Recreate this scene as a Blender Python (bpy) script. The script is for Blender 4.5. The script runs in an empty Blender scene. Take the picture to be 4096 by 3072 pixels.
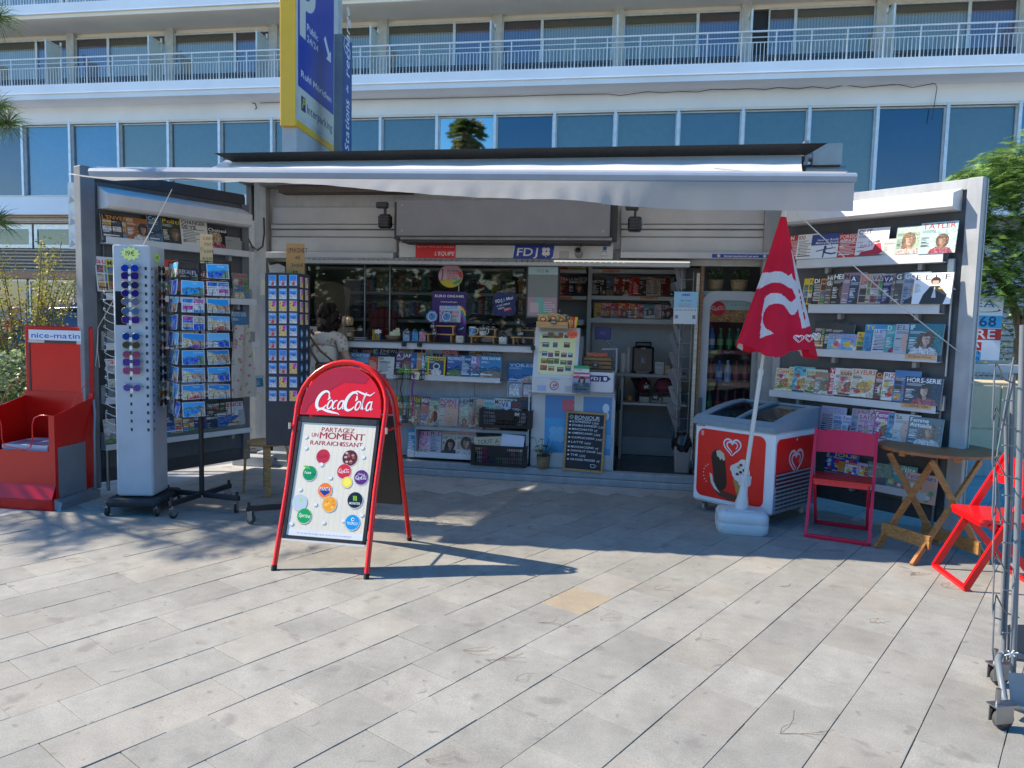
import bpy,math,random
from math import sin,cos,tan,radians,pi,hypot,atan2,sqrt
from mathutils import Vector,Matrix,Euler
random.seed(7)
S=bpy.context.scene
COLL=S.collection
# -- camera
F_PX,PITCH,ROLL,CAM_H=3000.0,radians(4.84),radians(-1.37),1.6
_fw=Vector((0,cos(PITCH),-sin(PITCH)));_up=Vector((0,sin(PITCH),cos(PITCH)));_ri=Vector((1,0,0))
RI=_ri*cos(ROLL)-_up*sin(ROLL);UP=_ri*sin(ROLL)+_up*cos(ROLL)
CAM=Vector((0,0,CAM_H))
cd=bpy.data.cameras.new('camera');cam=bpy.data.objects.new('camera',cd);COLL.objects.link(cam)
cd.sensor_width=36;cd.lens=36*F_PX/4096;cd.clip_start=0.05;cd.clip_end=2000
m=Matrix.Identity(4)
for i in range(3):
 m[i][0]=RI[i];m[i][1]=UP[i];m[i][2]=-_fw[i];m[i][3]=CAM[i]
cam.matrix_world=m;S.camera=cam
# -- world, sun, exposure
SUN_DIR=Vector((-1.4,0.19,1.3)).normalized()
wd=bpy.data.worlds.new('World');S.world=wd;wd.use_nodes=True
nt=wd.node_tree;nt.nodes.clear()
sk=nt.nodes.new('ShaderNodeTexSky');sk.sky_type='NISHITA';sk.sun_disc=False
sk.sun_elevation=math.asin(SUN_DIR.z);sk.sun_rotation=atan2(SUN_DIR.x,SUN_DIR.y)%(2*pi)
sk.air_density=1.0;sk.dust_density=0.4;sk.ozone_density=1.4
bgn=nt.nodes.new('ShaderNodeBackground');bgn.inputs[1].default_value=0.15
wo=nt.nodes.new('ShaderNodeOutputWorld')
hs=nt.nodes.new('ShaderNodeHueSaturation');hs.inputs['Saturation'].default_value=1.55
nt.links.new(sk.outputs[0],hs.inputs['Color']);nt.links.new(hs.outputs[0],bgn.inputs[0]);nt.links.new(bgn.outputs[0],wo.inputs[0])
ld=bpy.data.lights.new('sun','SUN');ld.energy=4.5;ld.angle=radians(0.53);ld.color=(1,0.9,0.74)
sun=bpy.data.objects.new('sun',ld);COLL.objects.link(sun)
sun.rotation_euler=SUN_DIR.to_track_quat('Z','Y').to_euler()
S.view_settings.view_transform='Standard';S.view_settings.look='None'
S.view_settings.exposure=0.98;S.view_settings.gamma=1
S.cycles.max_bounces=8;S.cycles.transparent_max_bounces=12
# -- geometry on planes
def ray(x,y):return _fw*F_PX+RI*(x-2048)-UP*(y-1536)
def G(x,y,z=0.0):
 d=ray(x,y);return CAM+d*((z-CAM_H)/d.z)
def AtY(x,y,yy):
 d=ray(x,y);return CAM+d*(yy/d.y)
class Frame:
 """a vertical working plane: u along it, v away from the camera, z up"""
 def __init__(s,ox,oy,deg):
  s.a=radians(deg);s.o=Vector((ox,oy,0));s.U=Vector((cos(s.a),sin(s.a),0));s.V=Vector((-sin(s.a),cos(s.a),0))
  s.M=Matrix.Translation(s.o)@Matrix.Rotation(s.a,4,'Z')
 def w(s,u,v,z):return s.o+s.U*u+s.V*v+Vector((0,0,z))
 def uz(s,x,y,v=0.0):
  p=s.o+s.V*v;d=ray(x,y);q=CAM+d*(s.V.dot(p-CAM)/s.V.dot(d))
  return(q-p).dot(s.U),q.z
K=Frame(0,7.45,-10)
B=Frame(0,27,-9.5)
RD=Frame(3.47,5.66,-52)
LD=Frame(-3.655,6.385,56)
# -- colours and materials
def H(s,k=1.0):
 v=[int(s[i:i+2],16)/255 for i in(0,2,4)]
 return tuple(k*(c/12.92 if c<=.04045 else((c+.055)/1.055)**2.4)for c in v)
MATS={}
def mat(name):
 if name in MATS:return MATS[name]
 m=bpy.data.materials.new(name);m.use_nodes=True;t=m.node_tree;n=t.nodes;L=t.links
 n.clear();out=n.new('ShaderNodeOutputMaterial');b=n.new('ShaderNodeBsdfPrincipled')
 L.new(b.outputs[0],out.inputs[0]);at=n.new('ShaderNodeAttribute');at.attribute_name='Col'
 I=b.inputs;I['Roughness'].default_value=.5
 def noise(scale,det=3,co=None,rough=.55):
  x=n.new('ShaderNodeTexNoise');x.inputs['Scale'].default_value=scale;x.inputs['Detail'].default_value=det
  x.inputs['Roughness'].default_value=rough
  if co:L.new(co,x.inputs['Vector'])
  return x
 def ramp(src,a,b_,lo,hi):
  r=n.new('ShaderNodeMapRange');r.inputs[1].default_value=a;r.inputs[2].default_value=b_
  r.inputs[3].default_value=lo;r.inputs[4].default_value=hi;L.new(src,r.inputs[0]);return r.outputs[0]
 def mulcol(c,f):
  x=n.new('ShaderNodeVectorMath');x.operation='SCALE';L.new(c,x.inputs[0]);L.new(f,x.inputs['Scale']);return x.outputs[0]
 def mult(a,b_):
  x=n.new('ShaderNodeMath');x.operation='MULTIPLY';L.new(a,x.inputs[0]);L.new(b_,x.inputs[1]);return x.outputs[0]
 def mixc(f,a,b_):
  x=n.new('ShaderNodeMix');x.data_type='RGBA'
  if isinstance(f,float):x.inputs[0].default_value=f
  else:L.new(f,x.inputs[0])
  for i,c in((6,a),(7,b_)):
   if isinstance(c,tuple):x.inputs[i].default_value=(*c,1)
   else:L.new(c,x.inputs[i])
  return x.outputs[2]
 def bump(src,st,dist=.01):
  x=n.new('ShaderNodeBump');x.inputs['Strength'].default_value=st;x.inputs['Distance'].default_value=dist
  L.new(src,x.inputs['Height']);L.new(x.outputs[0],I['Normal'])
 geo=n.new('ShaderNodeNewGeometry');P=geo.outputs['Position']
 tc=n.new('ShaderNodeTexCoord');O=tc.outputs['Object']
 C=at.outputs['Color']
 def base(c):L.new(c,I['Base Color'])
 if name in('paint','worn','gloss','metal','alu','rubber'):
  ro,me,amt=dict(paint=(.45,0,.1),worn=(.6,0,.18),gloss=(.22,0,.05),metal=(.3,1,.15),alu=(.42,.55,.15),rubber=(.8,0,.25))[name]
  a=noise(5,5,P);f=ramp(a.outputs[0],.3,.7,1-amt,1+amt*.4);c=mulcol(C,f)
  if name=='worn':
   mp=n.new('ShaderNodeMapping');mp.inputs['Scale'].default_value=(14,14,1.2);L.new(P,mp.inputs[0])
   s2=noise(1.5,5,mp.outputs[0]);c=mulcol(c,ramp(s2.outputs[0],.35,.8,1.04,.86))
  base(c);I['Roughness'].default_value=ro;I['Metallic'].default_value=me
  a2=noise(25,2,P);L.new(ramp(a2.outputs[0],.3,.7,ro-.04,ro+(.05 if name=='gloss' else.12)),I['Roughness'])
 elif name in('print','photo'):
  if name=='photo':
   v=n.new('ShaderNodeTexVoronoi');v.inputs['Scale'].default_value=75;L.new(O,v.inputs['Vector'])
   hs=n.new('ShaderNodeHueSaturation');L.new(C,hs.inputs['Color']);sp=n.new('ShaderNodeSeparateColor');L.new(v.outputs['Color'],sp.inputs[0])
   L.new(ramp(sp.outputs[0],0,1,.47,.53),hs.inputs['Hue']);L.new(ramp(sp.outputs[1],0,1,.6,1.4),hs.inputs['Saturation'])
   a=noise(70,3,O);C=mulcol(hs.outputs[0],mult(ramp(sp.outputs[2],0,1,.62,1.35),ramp(a.outputs[0],.3,.7,.6,1.4)))
  base(C);I['Roughness'].default_value=.32
  a=noise(2.5,2,O);bump(a.outputs[0],.25,.02)
 elif name=='wood':
  mp=n.new('ShaderNodeMapping');mp.inputs['Scale'].default_value=(3,40,40);L.new(O,mp.inputs[0])
  a=noise(1.6,6,mp.outputs[0],.65);base(mulcol(C,ramp(a.outputs[0],.3,.7,.55,1.3)));I['Roughness'].default_value=.5;bump(a.outputs[0],.3,.004)
 elif name=='wicker':
  w=n.new('ShaderNodeTexWave');w.bands_direction='Z';w.inputs['Scale'].default_value=22;w.inputs['Distortion'].default_value=6;w.inputs['Detail Scale'].default_value=9;L.new(O,w.inputs[0])
  base(mulcol(C,ramp(w.outputs[1],0,1,.45,1.3)));bump(w.outputs[1],.8,.01);I['Roughness'].default_value=.8
 elif name in('fabric','canvas','umbrella','thin_canvas'):
  a=noise(400,2,O);a1=noise(3.5,4,O)
  base(mulcol(C,ramp(a1.outputs[0],.3,.7,.86,1.06)));I['Roughness'].default_value=.9;bump(a1.outputs[0],.5,.02)
  if name in('canvas','umbrella','thin_canvas'):
   tr=n.new('ShaderNodeBsdfTranslucent');L.new(C,tr.inputs[0]);mx=n.new('ShaderNodeMixShader');mx.inputs[0].default_value={'canvas':.3,'umbrella':.3}.get(name,.72)
   L.new(b.outputs[0],mx.inputs[1]);L.new(tr.outputs[0],mx.inputs[2]);L.new(mx.outputs[0],out.inputs[0])
 elif name in('leaf','grass'):
  oi=noise(3,2,P);c=mulcol(C,ramp(oi.outputs[0],.3,.7,.6,1.35));base(c);I['Roughness'].default_value=.42
  tr=n.new('ShaderNodeBsdfTranslucent');L.new(c,tr.inputs[0]);mx=n.new('ShaderNodeMixShader');mx.inputs[0].default_value=.4
  L.new(b.outputs[0],mx.inputs[1]);L.new(tr.outputs[0],mx.inputs[2]);L.new(mx.outputs[0],out.inputs[0])
 elif name=='bark':
  mp=n.new('ShaderNodeMapping');mp.inputs['Scale'].default_value=(9,9,2);L.new(P,mp.inputs[0])
  a=noise(3,6,mp.outputs[0]);base(mulcol(C,ramp(a.outputs[0],.3,.7,.5,1.4)));bump(a.outputs[0],1,.03);I['Roughness'].default_value=.9
 elif name=='stone':
  oi=n.new('ShaderNodeObjectInfo');rnd=oi.outputs['Random']
  a=noise(140,3,P,.75);a2=noise(2.2,5,P,.6);a3=noise(9,4,P,.6)
  f=mult(mult(ramp(a.outputs[0],.25,.75,.72,1.26),ramp(a2.outputs[0],.3,.7,.82,1.1)),mult(ramp(a3.outputs[0],.3,.72,.88,1.08),ramp(rnd,0,1,.88,1.05)))
  c=mulcol(C,f)
  r2=n.new('ShaderNodeMath');r2.operation='FRACT';m2=n.new('ShaderNodeMath');m2.operation='MULTIPLY';m2.inputs[1].default_value=17.3;L.new(rnd,m2.inputs[0]);L.new(m2.outputs[0],r2.inputs[0])
  c=mixc(ramp(r2.outputs[0],.6,1,0,.14),c,(.42,.33,.24))
  v=n.new('ShaderNodeTexVoronoi');v.voronoi_dimensions='2D';v.inputs['Scale'].default_value=3.2
  wp=n.new('ShaderNodeVectorMath');wp.operation='ADD';sc=n.new('ShaderNodeVectorMath');sc.operation='SCALE';sc.inputs['Scale'].default_value=.22
  nw=noise(7,2,P);L.new(nw.outputs[1],sc.inputs[0]);L.new(P,wp.inputs[0]);L.new(sc.outputs[0],wp.inputs[1]);L.new(wp.outputs[0],v.inputs['Vector'])
  vs=n.new('ShaderNodeSeparateColor');L.new(v.outputs['Color'],vs.inputs[0])
  st=mult(ramp(v.outputs['Distance'],.04,.16,1,0),ramp(vs.outputs[0],.2,.9,0,.62))
  c=mixc(st,c,(.16,.145,.13))
  v2=n.new('ShaderNodeTexVoronoi');v2.voronoi_dimensions='2D';v2.inputs['Scale'].default_value=8;L.new(wp.outputs[0],v2.inputs['Vector']);vs2=n.new('ShaderNodeSeparateColor');L.new(v2.outputs['Color'],vs2.inputs[0])
  st2=mult(ramp(v2.outputs['Distance'],.05,.13,1,0),ramp(vs2.outputs[0],.55,.9,0,.72));c=mixc(st2,c,(.15,.14,.13))
  base(c);I['Roughness'].default_value=.8;bump(a.outputs[0],.35,.002)
 elif name=='ground':
  a=noise(3,6,P);c=mulcol(C,ramp(a.outputs[0],.3,.7,.75,1.2));base(c);I['Roughness'].default_value=.9;a2=noise(150,2,P);bump(a2.outputs[0],.4,.004)
 elif name=='plaster':
  a=noise(.6,6,P);base(mulcol(C,ramp(a.outputs[0],.3,.7,.92,1.04)));I['Roughness'].default_value=.75
 elif name in('glass','window','clear','mirror_glass'):
  gl=n.new('ShaderNodeBsdfGlossy');gl.inputs['Roughness'].default_value=.02 if name!='window' else.035
  tr=n.new('ShaderNodeBsdfTransparent');L.new(C,tr.inputs[0]);fr=n.new('ShaderNodeFresnel');fr.inputs[0].default_value=1.5 if name!='window' else 1.9
  mx=n.new('ShaderNodeMixShader')
  if name=='window':
   a=noise(.35,2,P);bump_=n.new('ShaderNodeBump');bump_.inputs['Strength'].default_value=.12;bump_.inputs['Distance'].default_value=.1;L.new(a.outputs[0],bump_.inputs['Height']);L.new(bump_.outputs[0],gl.inputs['Normal'])
   L.new(ramp(fr.outputs[0],0,1,.06,.9),mx.inputs[0])
  elif name=='mirror_glass':L.new(ramp(fr.outputs[0],0,.5,.55,1),mx.inputs[0])
  elif name=='clear':L.new(ramp(fr.outputs[0],0,1,.05,.6),mx.inputs[0])
  else:L.new(fr.outputs[0],mx.inputs[0])
  L.new(tr.outputs[0],mx.inputs[1]);L.new(gl.outputs[0],mx.inputs[2]);L.new(mx.outputs[0],out.inputs[0])
 elif name=='lens':
  base(C);I['Roughness'].default_value=.08;I['Metallic'].default_value=.5
 elif name=='curtain':
  w=n.new('ShaderNodeTexWave');w.inputs['Scale'].default_value=3.2;w.inputs['Distortion'].default_value=2;L.new(O,w.inputs[0])
  base(mulcol(C,ramp(w.outputs[1],0,1,.7,1.1)));I['Roughness'].default_value=.95
 elif name=='tube':
  em=n.new('ShaderNodeEmission');L.new(C,em.inputs[0]);em.inputs[1].default_value=.4;L.new(em.outputs[0],out.inputs[0])
 elif name=='screen':
  em=n.new('ShaderNodeEmission');L.new(C,em.inputs[0]);em.inputs[1].default_value=.12;ad=n.new('ShaderNodeAddShader');base(C);I['Roughness'].default_value=.15
  L.new(em.outputs[0],ad.inputs[0]);L.new(b.outputs[0],ad.inputs[1]);L.new(ad.outputs[0],out.inputs[0])
 elif name=='skin':
  base(C);I['Roughness'].default_value=.55;I['Subsurface Weight'].default_value=.1
 elif name=='hair':
  mp=n.new('ShaderNodeMapping');mp.inputs['Scale'].default_value=(60,60,8);L.new(O,mp.inputs[0]);a=noise(1,4,mp.outputs[0])
  base(mulcol(C,ramp(a.outputs[0],.3,.7,.4,1.5)));I['Roughness'].default_value=.6;I['Specular IOR Level'].default_value=.15;bump(a.outputs[0],1,.02)
 elif name=='floral':
  v=n.new('ShaderNodeTexVoronoi');v.inputs['Scale'].default_value=22;L.new(O,v.inputs['Vector']);vs=n.new('ShaderNodeSeparateColor');L.new(v.outputs['Color'],vs.inputs[0])
  r=ramp(v.outputs['Distance'],.28,.4,1,0);c=mixc(mult(r,ramp(vs.outputs[0],.5,.6,0,.8)),C,(.5,.08,.18));c=mixc(mult(r,ramp(vs.outputs[1],.6,.7,0,.7)),c,(.18,.3,.08));base(c);I['Roughness'].default_value=.9
 MATS[name]=m;return m
# -- text as flat faces
GL={}
def make_glyphs():
 chars=[chr(c)for c in range(33,127)]+list('éÉèàâîôç€°û')
 vl=S.view_layers[0]if S.view_layers else bpy.context.view_layer
 obs=[]
 for w,off in((0,0.0),(1,.013)):
  for ch in chars+(['H']):
   c=bpy.data.curves.new('g','FONT');c.body=ch;c.size=1;c.resolution_u=3;c.offset=off;c.fill_mode='FRONT'
   o=bpy.data.objects.new('g',c);COLL.objects.link(o);obs.append((w,ch,o,c))
 bpy.context.view_layer.update();dg=bpy.context.evaluated_depsgraph_get()
 for w,ch,o,c in obs:
  me=bpy.data.meshes.new_from_object(o.evaluated_get(dg))
  vs=[(v.co.x,v.co.y)for v in me.vertices];fs=[tuple(p.vertices)for p in me.polygons]
  if vs:GL[(w,ch)]=(vs,fs,min(v[0]for v in vs),max(v[0]for v in vs))
  bpy.data.meshes.remove(me)
 for w,ch,o,c in obs:
  bpy.data.objects.remove(o);bpy.data.curves.remove(c)
 hh=max(v[1]for v in GL[(1,'H')][0])
 return hh
CAPH=make_glyphs()
# -- mesh builder
class MB:
 def __init__(s,M=None,col=(.5,.5,.5),mat='paint'):
  s.V=[];s.F=[];s.C=[];s.Mt=[];s.Sm=[];s.mats=[];s.M=M or Matrix.Identity(4);s.col=col;s.mat=mat;s.st=[];s.lay=0
 def push(s,M):s.st.append(s.M);s.M=s.M@M;return s
 def pop(s):s.M=s.st.pop();return s
 def add(s,vs,fs,col=None,mat=None,smooth=False):
  b=len(s.V);M=s.M;s.V+=[M@Vector(v)for v in vs]
  mt=mat or s.mat
  if mt not in s.mats:s.mats.append(mt)
  mi=s.mats.index(mt);c=col or s.col
  for f in fs:
   s.F.append([b+i for i in f]);s.C.append(c);s.Mt.append(mi);s.Sm.append(smooth)
  return s
 def box(s,x0,x1,y0,y1,z0,z1,col=None,mat=None,ch=0):
  if x0>x1:x0,x1=x1,x0
  if y0>y1:y0,y1=y1,y0
  if z0>z1:z0,z1=z1,z0
  ch=min(ch,(x1-x0)*.45,(y1-y0)*.45,(z1-z0)*.45)
  if ch<=0:
   vs=[(x,y,z)for z in(z0,z1)for x,y in((x0,y0),(x1,y0),(x1,y1),(x0,y1))]
   fs=[(3,2,1,0),(4,5,6,7),(0,1,5,4),(1,2,6,5),(2,3,7,6),(3,0,4,7)]
   return s.add(vs,fs,col,mat)
  rings=[]
  def ring(z,i):return[(x0+i+ch,y0+i,z),(x1-i-ch,y0+i,z),(x1-i,y0+i+ch,z),(x1-i,y1-i-ch,z),(x1-i-ch,y1-i,z),(x0+i+ch,y1-i,z),(x0+i,y1-i-ch,z),(x0+i,y0+i+ch,z)]
  rs=[ring(z0,ch*.7),ring(z0+ch,0),ring(z1-ch,0),ring(z1,ch*.7)]
  vs=sum(rs,[]);fs=[tuple(range(7,-1,-1)),tuple(range(24,32))]
  for r in range(3):
   for i in range(8):fs.append((r*8+i,r*8+(i+1)%8,(r+1)*8+(i+1)%8,(r+1)*8+i))
  return s.add(vs,fs,col,mat)
 def prism(s,pts,y0,y1,col=None,mat=None,smooth=False):
  """polygon of (x,z) extruded along y"""
  n=len(pts);vs=[(x,y0,z)for x,z in pts]+[(x,y1,z)for x,z in pts]
  s.add(vs,[tuple(range(n)),tuple(range(2*n-1,n-1,-1))],col,mat)
  return s.add(vs,[((i+1)%n,i,n+i,n+(i+1)%n)for i in range(n)],col,mat,smooth)
 def hprism(s,pts,z0,z1,col=None,mat=None):
  n=len(pts);vs=[(x,y,z0)for x,y in pts]+[(x,y,z1)for x,y in pts]
  return s.add(vs,[tuple(range(n-1,-1,-1)),tuple(range(n,2*n))]+[(i,(i+1)%n,n+(i+1)%n,n+i)for i in range(n)],col,mat)
 def tube(s,path,r,n=8,col=None,mat=None,closed=False,smooth=True):
  path=[Vector(p)for p in path];N=len(path);vs=[]
  rr=r if isinstance(r,(list,tuple))else[r]*N
  up=None
  for i,p in enumerate(path):
   a=path[(i-1)%N]if closed or i>0 else p;b=path[(i+1)%N]if closed or i<N-1 else p
   t=(b-a)
   t=t.normalized()if t.length>1e-9 else Vector((0,0,1))
   if up is None:up=Vector((0,0,1))if abs(t.z)<.9 else Vector((1,0,0))
   x=t.cross(up)
   if x.length<1e-4:x=t.cross(Vector((.3,1,.2)))
   x.normalize();y=x.cross(t).normalized();up=y
   for k in range(n):
    an=2*pi*k/n;vs.append(tuple(p+(x*cos(an)+y*sin(an))*rr[i]))
  fs=[]
  for i in range(N if closed else N-1):
   j=(i+1)%N
   for k in range(n):fs.append((i*n+k,i*n+(k+1)%n,j*n+(k+1)%n,j*n+k))
  s.add(vs,fs,col,mat,smooth)
  if not closed:
   s.add(vs[:n],[tuple(range(n-1,-1,-1))],col,mat);s.add(vs[-n:],[tuple(range(n))],col,mat)
  return s
 def cyl(s,x,y,z0,z1,r,n=16,col=None,mat=None,r2=None):return s.lathe([(r,z0),(r2 if r2 is not None else r,z1)],n,x,y,col,mat,cap=True)
 def lathe(s,prof,n=16,x=0,y=0,col=None,mat=None,cap=False,smooth=True,sx=1,sy=1):
  vs=[(x+r*cos(2*pi*k/n)*sx,y+r*sin(2*pi*k/n)*sy,z)for r,z in prof for k in range(n)]
  fs=[(i*n+k,i*n+(k+1)%n,(i+1)*n+(k+1)%n,(i+1)*n+k)for i in range(len(prof)-1)for k in range(n)]
  s.add(vs,fs,col,mat,smooth)
  if cap:s.add(vs[:n],[tuple(range(n-1,-1,-1))],col,mat);s.add(vs[-n:],[tuple(range(n))],col,mat)
  return s
 def ball(s,x,y,z,rx,ry=None,rz=None,n=10,col=None,mat=None):
  ry=ry or rx;rz=rz or rx;R=max(4,n//2+1)
  s.push(Matrix.Translation((x,y,z))@Matrix.Diagonal((rx,ry,rz,1)))
  s.lathe([(max(.001,sin(pi*i/R)),-cos(pi*i/R))for i in range(R+1)],n,0,0,col,mat);return s.pop()
 def ly(s):s.lay+=1;return-s.lay*.000018
 def rect(s,x0,z0,x1,z1,col,mat='print',ang=0):
  if ang:
   cx,cz=(x0+x1)/2,(z0+z1)/2;a=radians(ang)
   return s.poly([(cx+(x-cx)*cos(a)-(z-cz)*sin(a),cz+(x-cx)*sin(a)+(z-cz)*cos(a))for x,z in((x0,z0),(x1,z0),(x1,z1),(x0,z1))],col,mat)
  y=s.ly();return s.add([(x0,y,z0),(x1,y,z0),(x1,y,z1),(x0,y,z1)],[(0,1,2,3)],col,mat)
 def poly(s,pts,col,mat='print'):
  y=s.ly();return s.add([(x,y,z)for x,z in pts],[tuple(range(len(pts)))],col,mat)
 def ell(s,cx,cz,rx,rz,col,mat='print',n=14,a0=0,a1=360):
  pts=[(cx+rx*cos(radians(a0+(a1-a0)*i/n)),cz+rz*sin(radians(a0+(a1-a0)*i/n)))for i in range(n if a1-a0==360 else n+1)]
  return s.poly(pts,col,mat)
 def ring(s,cx,cz,rx,rz,w,col,mat='print',n=20):
  y=s.ly();vs=[]
  for q in(1,1-w/rx):
   vs+=[(cx+rx*q*cos(2*pi*i/n),y,cz+rz*q*sin(2*pi*i/n))for i in range(n)]
  return s.add(vs,[(i,(i+1)%n,n+(i+1)%n,n+i)for i in range(n)],col,mat)
 def stroke(s,pts,w,col,mat='print'):
  """ribbon through (x,z) or (x,z,width) points"""
  y=s.ly();vs=[];n=len(pts)
  for i,p in enumerate(pts):
   a=pts[max(0,i-1)];b=pts[min(n-1,i+1)];dx,dz=b[0]-a[0],b[1]-a[1];l=hypot(dx,dz)or 1
   ww=(p[2]if len(p)>2 else 1)*w/2
   vs+=[(p[0]-dz/l*ww,y,p[1]+dx/l*ww),(p[0]+dz/l*ww,y,p[1]-dx/l*ww)]
  return s.add(vs,[(2*i,2*i+1,2*i+3,2*i+2)for i in range(n-1)],col,mat)
 def text(s,t,x,z,h,col,w=None,al='l',bold=1,sl=0,mat='print',maxw=None,rot=0):
  """cap height h; w stretches to a width, maxw only squeezes"""
  pen=0;items=[]
  for ch in t:
   if ch==' ':pen+=.3;continue
   g=GL.get((bold,ch))
   if not g:continue
   items.append((g,pen-g[2]));pen+=(g[3]-g[2])+.075
  W=max(pen-.075,.01);k=h/CAPH;kx=k
  if w:kx=w/W
  if maxw and W*kx>maxw:kx=maxw/W
  ox=x-(W*kx/2 if al=='c' else W*kx if al=='r' else 0);y=s.ly();ca,sa=cos(radians(rot)),sin(radians(rot))
  for g,p in items:
   vs=[]
   for vx,vy in g[0]:
    X=ox+(vx+p+vy*sl)*kx-x;Z=vy*k;vs.append((x+X*ca-Z*sa,y,z+X*sa+Z*ca))
   s.add(vs,g[1],col,mat)
  return s
 def build(s,name,parent=None,kind=None,label=None,loc=None):
  me=bpy.data.meshes.new(name)
  off=Vector(loc)if loc else Vector((0,0,0))
  me.from_pydata([tuple(v-off)for v in s.V],[],s.F)
  for mt in s.mats:me.materials.append(mat(mt))
  me.polygons.foreach_set('material_index',s.Mt);me.polygons.foreach_set('use_smooth',s.Sm)
  a=me.color_attributes.new('Col','FLOAT_COLOR','CORNER');buf=[]
  for c,f in zip(s.C,s.F):buf+=[c[0],c[1],c[2],1.0]*len(f)
  a.data.foreach_set('color',buf);me.update()
  o=bpy.data.objects.new(name,me);COLL.objects.link(o);o.location=off
  if parent:o.parent=parent
  if kind:o['kind']=kind
  if label:o['label']=label
  return o
LABELS=set()
def tag(o,label,cat,group=None):
 if label in LABELS and not group:print('DUP LABEL',label)
 LABELS.add(label);nw=len(label.split())
 if nw>16 or nw<4:print('LABEL LEN',nw,label)
 o['label']=label;o['category']=cat
 if group:o['group']=group
 return o
def thing(name,label,cat,loc=(0,0,0),rz=0,group=None,M=None):
 o=bpy.data.objects.new(name,None);COLL.objects.link(o);o.empty_display_size=.1
 if M is not None:o.matrix_world=M
 else:o.location=loc;o.rotation_euler=(0,0,rz)
 return tag(o,label,cat,group)
def copy_thing(o,**kw):
 c=o.copy();COLL.objects.link(c)
 for ch in list(o.children):
  d=ch.copy();COLL.objects.link(d);d.parent=c
  for g in list(ch.children):e=g.copy();COLL.objects.link(e);e.parent=d
 return c
def Tr(x,y,z=0):return Matrix.Translation((x,y,z))
def Rz(d):return Matrix.Rotation(radians(d),4,'Z')
def Rx(d):return Matrix.Rotation(radians(d),4,'X')
def Ry(d):return Matrix.Rotation(radians(d),4,'Y')
def inpoly(x,y,P):
 c=False;j=len(P)-1
 for i in range(len(P)):
  if (P[i][1]>y)!=(P[j][1]>y)and x<(P[j][0]-P[i][0])*(y-P[i][1])/(P[j][1]-P[i][1])+P[i][0]:c=not c
  j=i
 return c
def struct(mb,name,loc=None):o=mb.build(name,loc=loc);o['kind']='structure';return o
WHITE=(.78,.78,.76);RED=H('e01a10');CCRED=H('e0141a');BLACK=(.012,.012,.014)
# == GROUND
m=MB(col=(.34,.32,.29),mat='ground');m.add([(-400,-300,-.03),(400,-300,-.03),(400,500,-.03),(-400,500,-.03)],[(0,1,2,3)])
ground=struct(m,'ground')
m=MB(col=(.09,.09,.088),mat='ground');m.add([(-60,11.5,-.024),(60,11.5,-.024),(60,24,-.024),(-60,24,-.024)],[(0,1,2,3)]);struct(m,'road')
m=MB(col=(.15,.14,.12),mat='ground');m.add([(-14,1,-.018),(14,1,-.018),(14,11.4,-.018),(-14,11.4,-.018)],[(0,1,2,3)]);pave=struct(m,'pavement')
YAW=radians(51.62);TW,TL,OFF=.2784,.340,4.940
tv=Vector((cos(YAW),sin(YAW),0));nv=Vector((-sin(YAW),cos(YAW),0))
def tile_mb(col=(.285,.272,.24)):
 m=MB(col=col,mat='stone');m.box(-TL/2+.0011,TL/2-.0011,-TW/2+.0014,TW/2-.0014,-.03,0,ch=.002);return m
t0=tile_mb().build('paver',pave);tile_me=t0.data;first=[t0]
def poc(x,y):
 d=Vector((x,y,0))-CAM;zz=d.dot(_fw)
 return(2048+F_PX*d.dot(RI)/zz,1536-F_PX*d.dot(UP)/zz)if zz>.3 else(9e9,0)
cand=[]
for r in range(-30,40):
 for k in range(-30,60):
  n_=OFF-TW*(r+.5);t_=(1.179 if r%2==0 else 1.3505)+TL*(k+.5)-TL*10;p=tv*t_+nv*n_
  if p.y<1.2 or p.y>11.3 or abs(p.x)>13:continue
  px=poc(p.x,p.y);vis=-250<px[0]<4350 and px[1]<3350
  hid=(K.V.dot(p-K.o)>.1 and abs(K.U.dot(p-K.o))<2.9)
  cand.append((p.length+(100 if not vis else 0)+(50 if hid else 0),p,vis,hid))
cand.sort(key=lambda c:c[0])
rest=MB(col=(.285,.272,.24),mat='stone')
for i,(d,p,vis,hid)in enumerate(cand):
 rr=random.Random(i*7+1);tilt=(rr.uniform(-.25,.25),rr.uniform(-.2,.2));dz=rr.uniform(-.0022,.001)
 if i<300:
  o=t0 if i==0 else t0.copy()
  if i:COLL.objects.link(o);o.parent=pave
  o.location=(p.x,p.y,dz);o.rotation_euler=(radians(tilt[0]),radians(tilt[1]),YAW+rr.uniform(-.004,.004))
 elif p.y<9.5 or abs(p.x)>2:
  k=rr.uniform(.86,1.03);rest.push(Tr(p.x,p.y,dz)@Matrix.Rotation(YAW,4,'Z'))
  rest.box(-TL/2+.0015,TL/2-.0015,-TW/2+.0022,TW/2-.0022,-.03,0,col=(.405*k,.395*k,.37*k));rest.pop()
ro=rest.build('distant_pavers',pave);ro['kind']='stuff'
q=G(2310,2392);mm=MB(mat='stone',col=(.5,.36,.2))
for i in range(7):
 pass
best=min([c for c in cand[:300]],key=lambda c:(c[1]-Vector((q.x,q.y,0))).length)
for o in pave.children:
 if o.name.startswith('paver')and(Vector(o.location)-best[1]).length<.02:
  o.data=o.data.copy();o['label']='paver stained with orange rust'
  for d in o.data.color_attributes['Col'].data:d.color=(.36,.29,.2,1)
m=MB(mat='bark',col=(.26,.14,.07))
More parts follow.
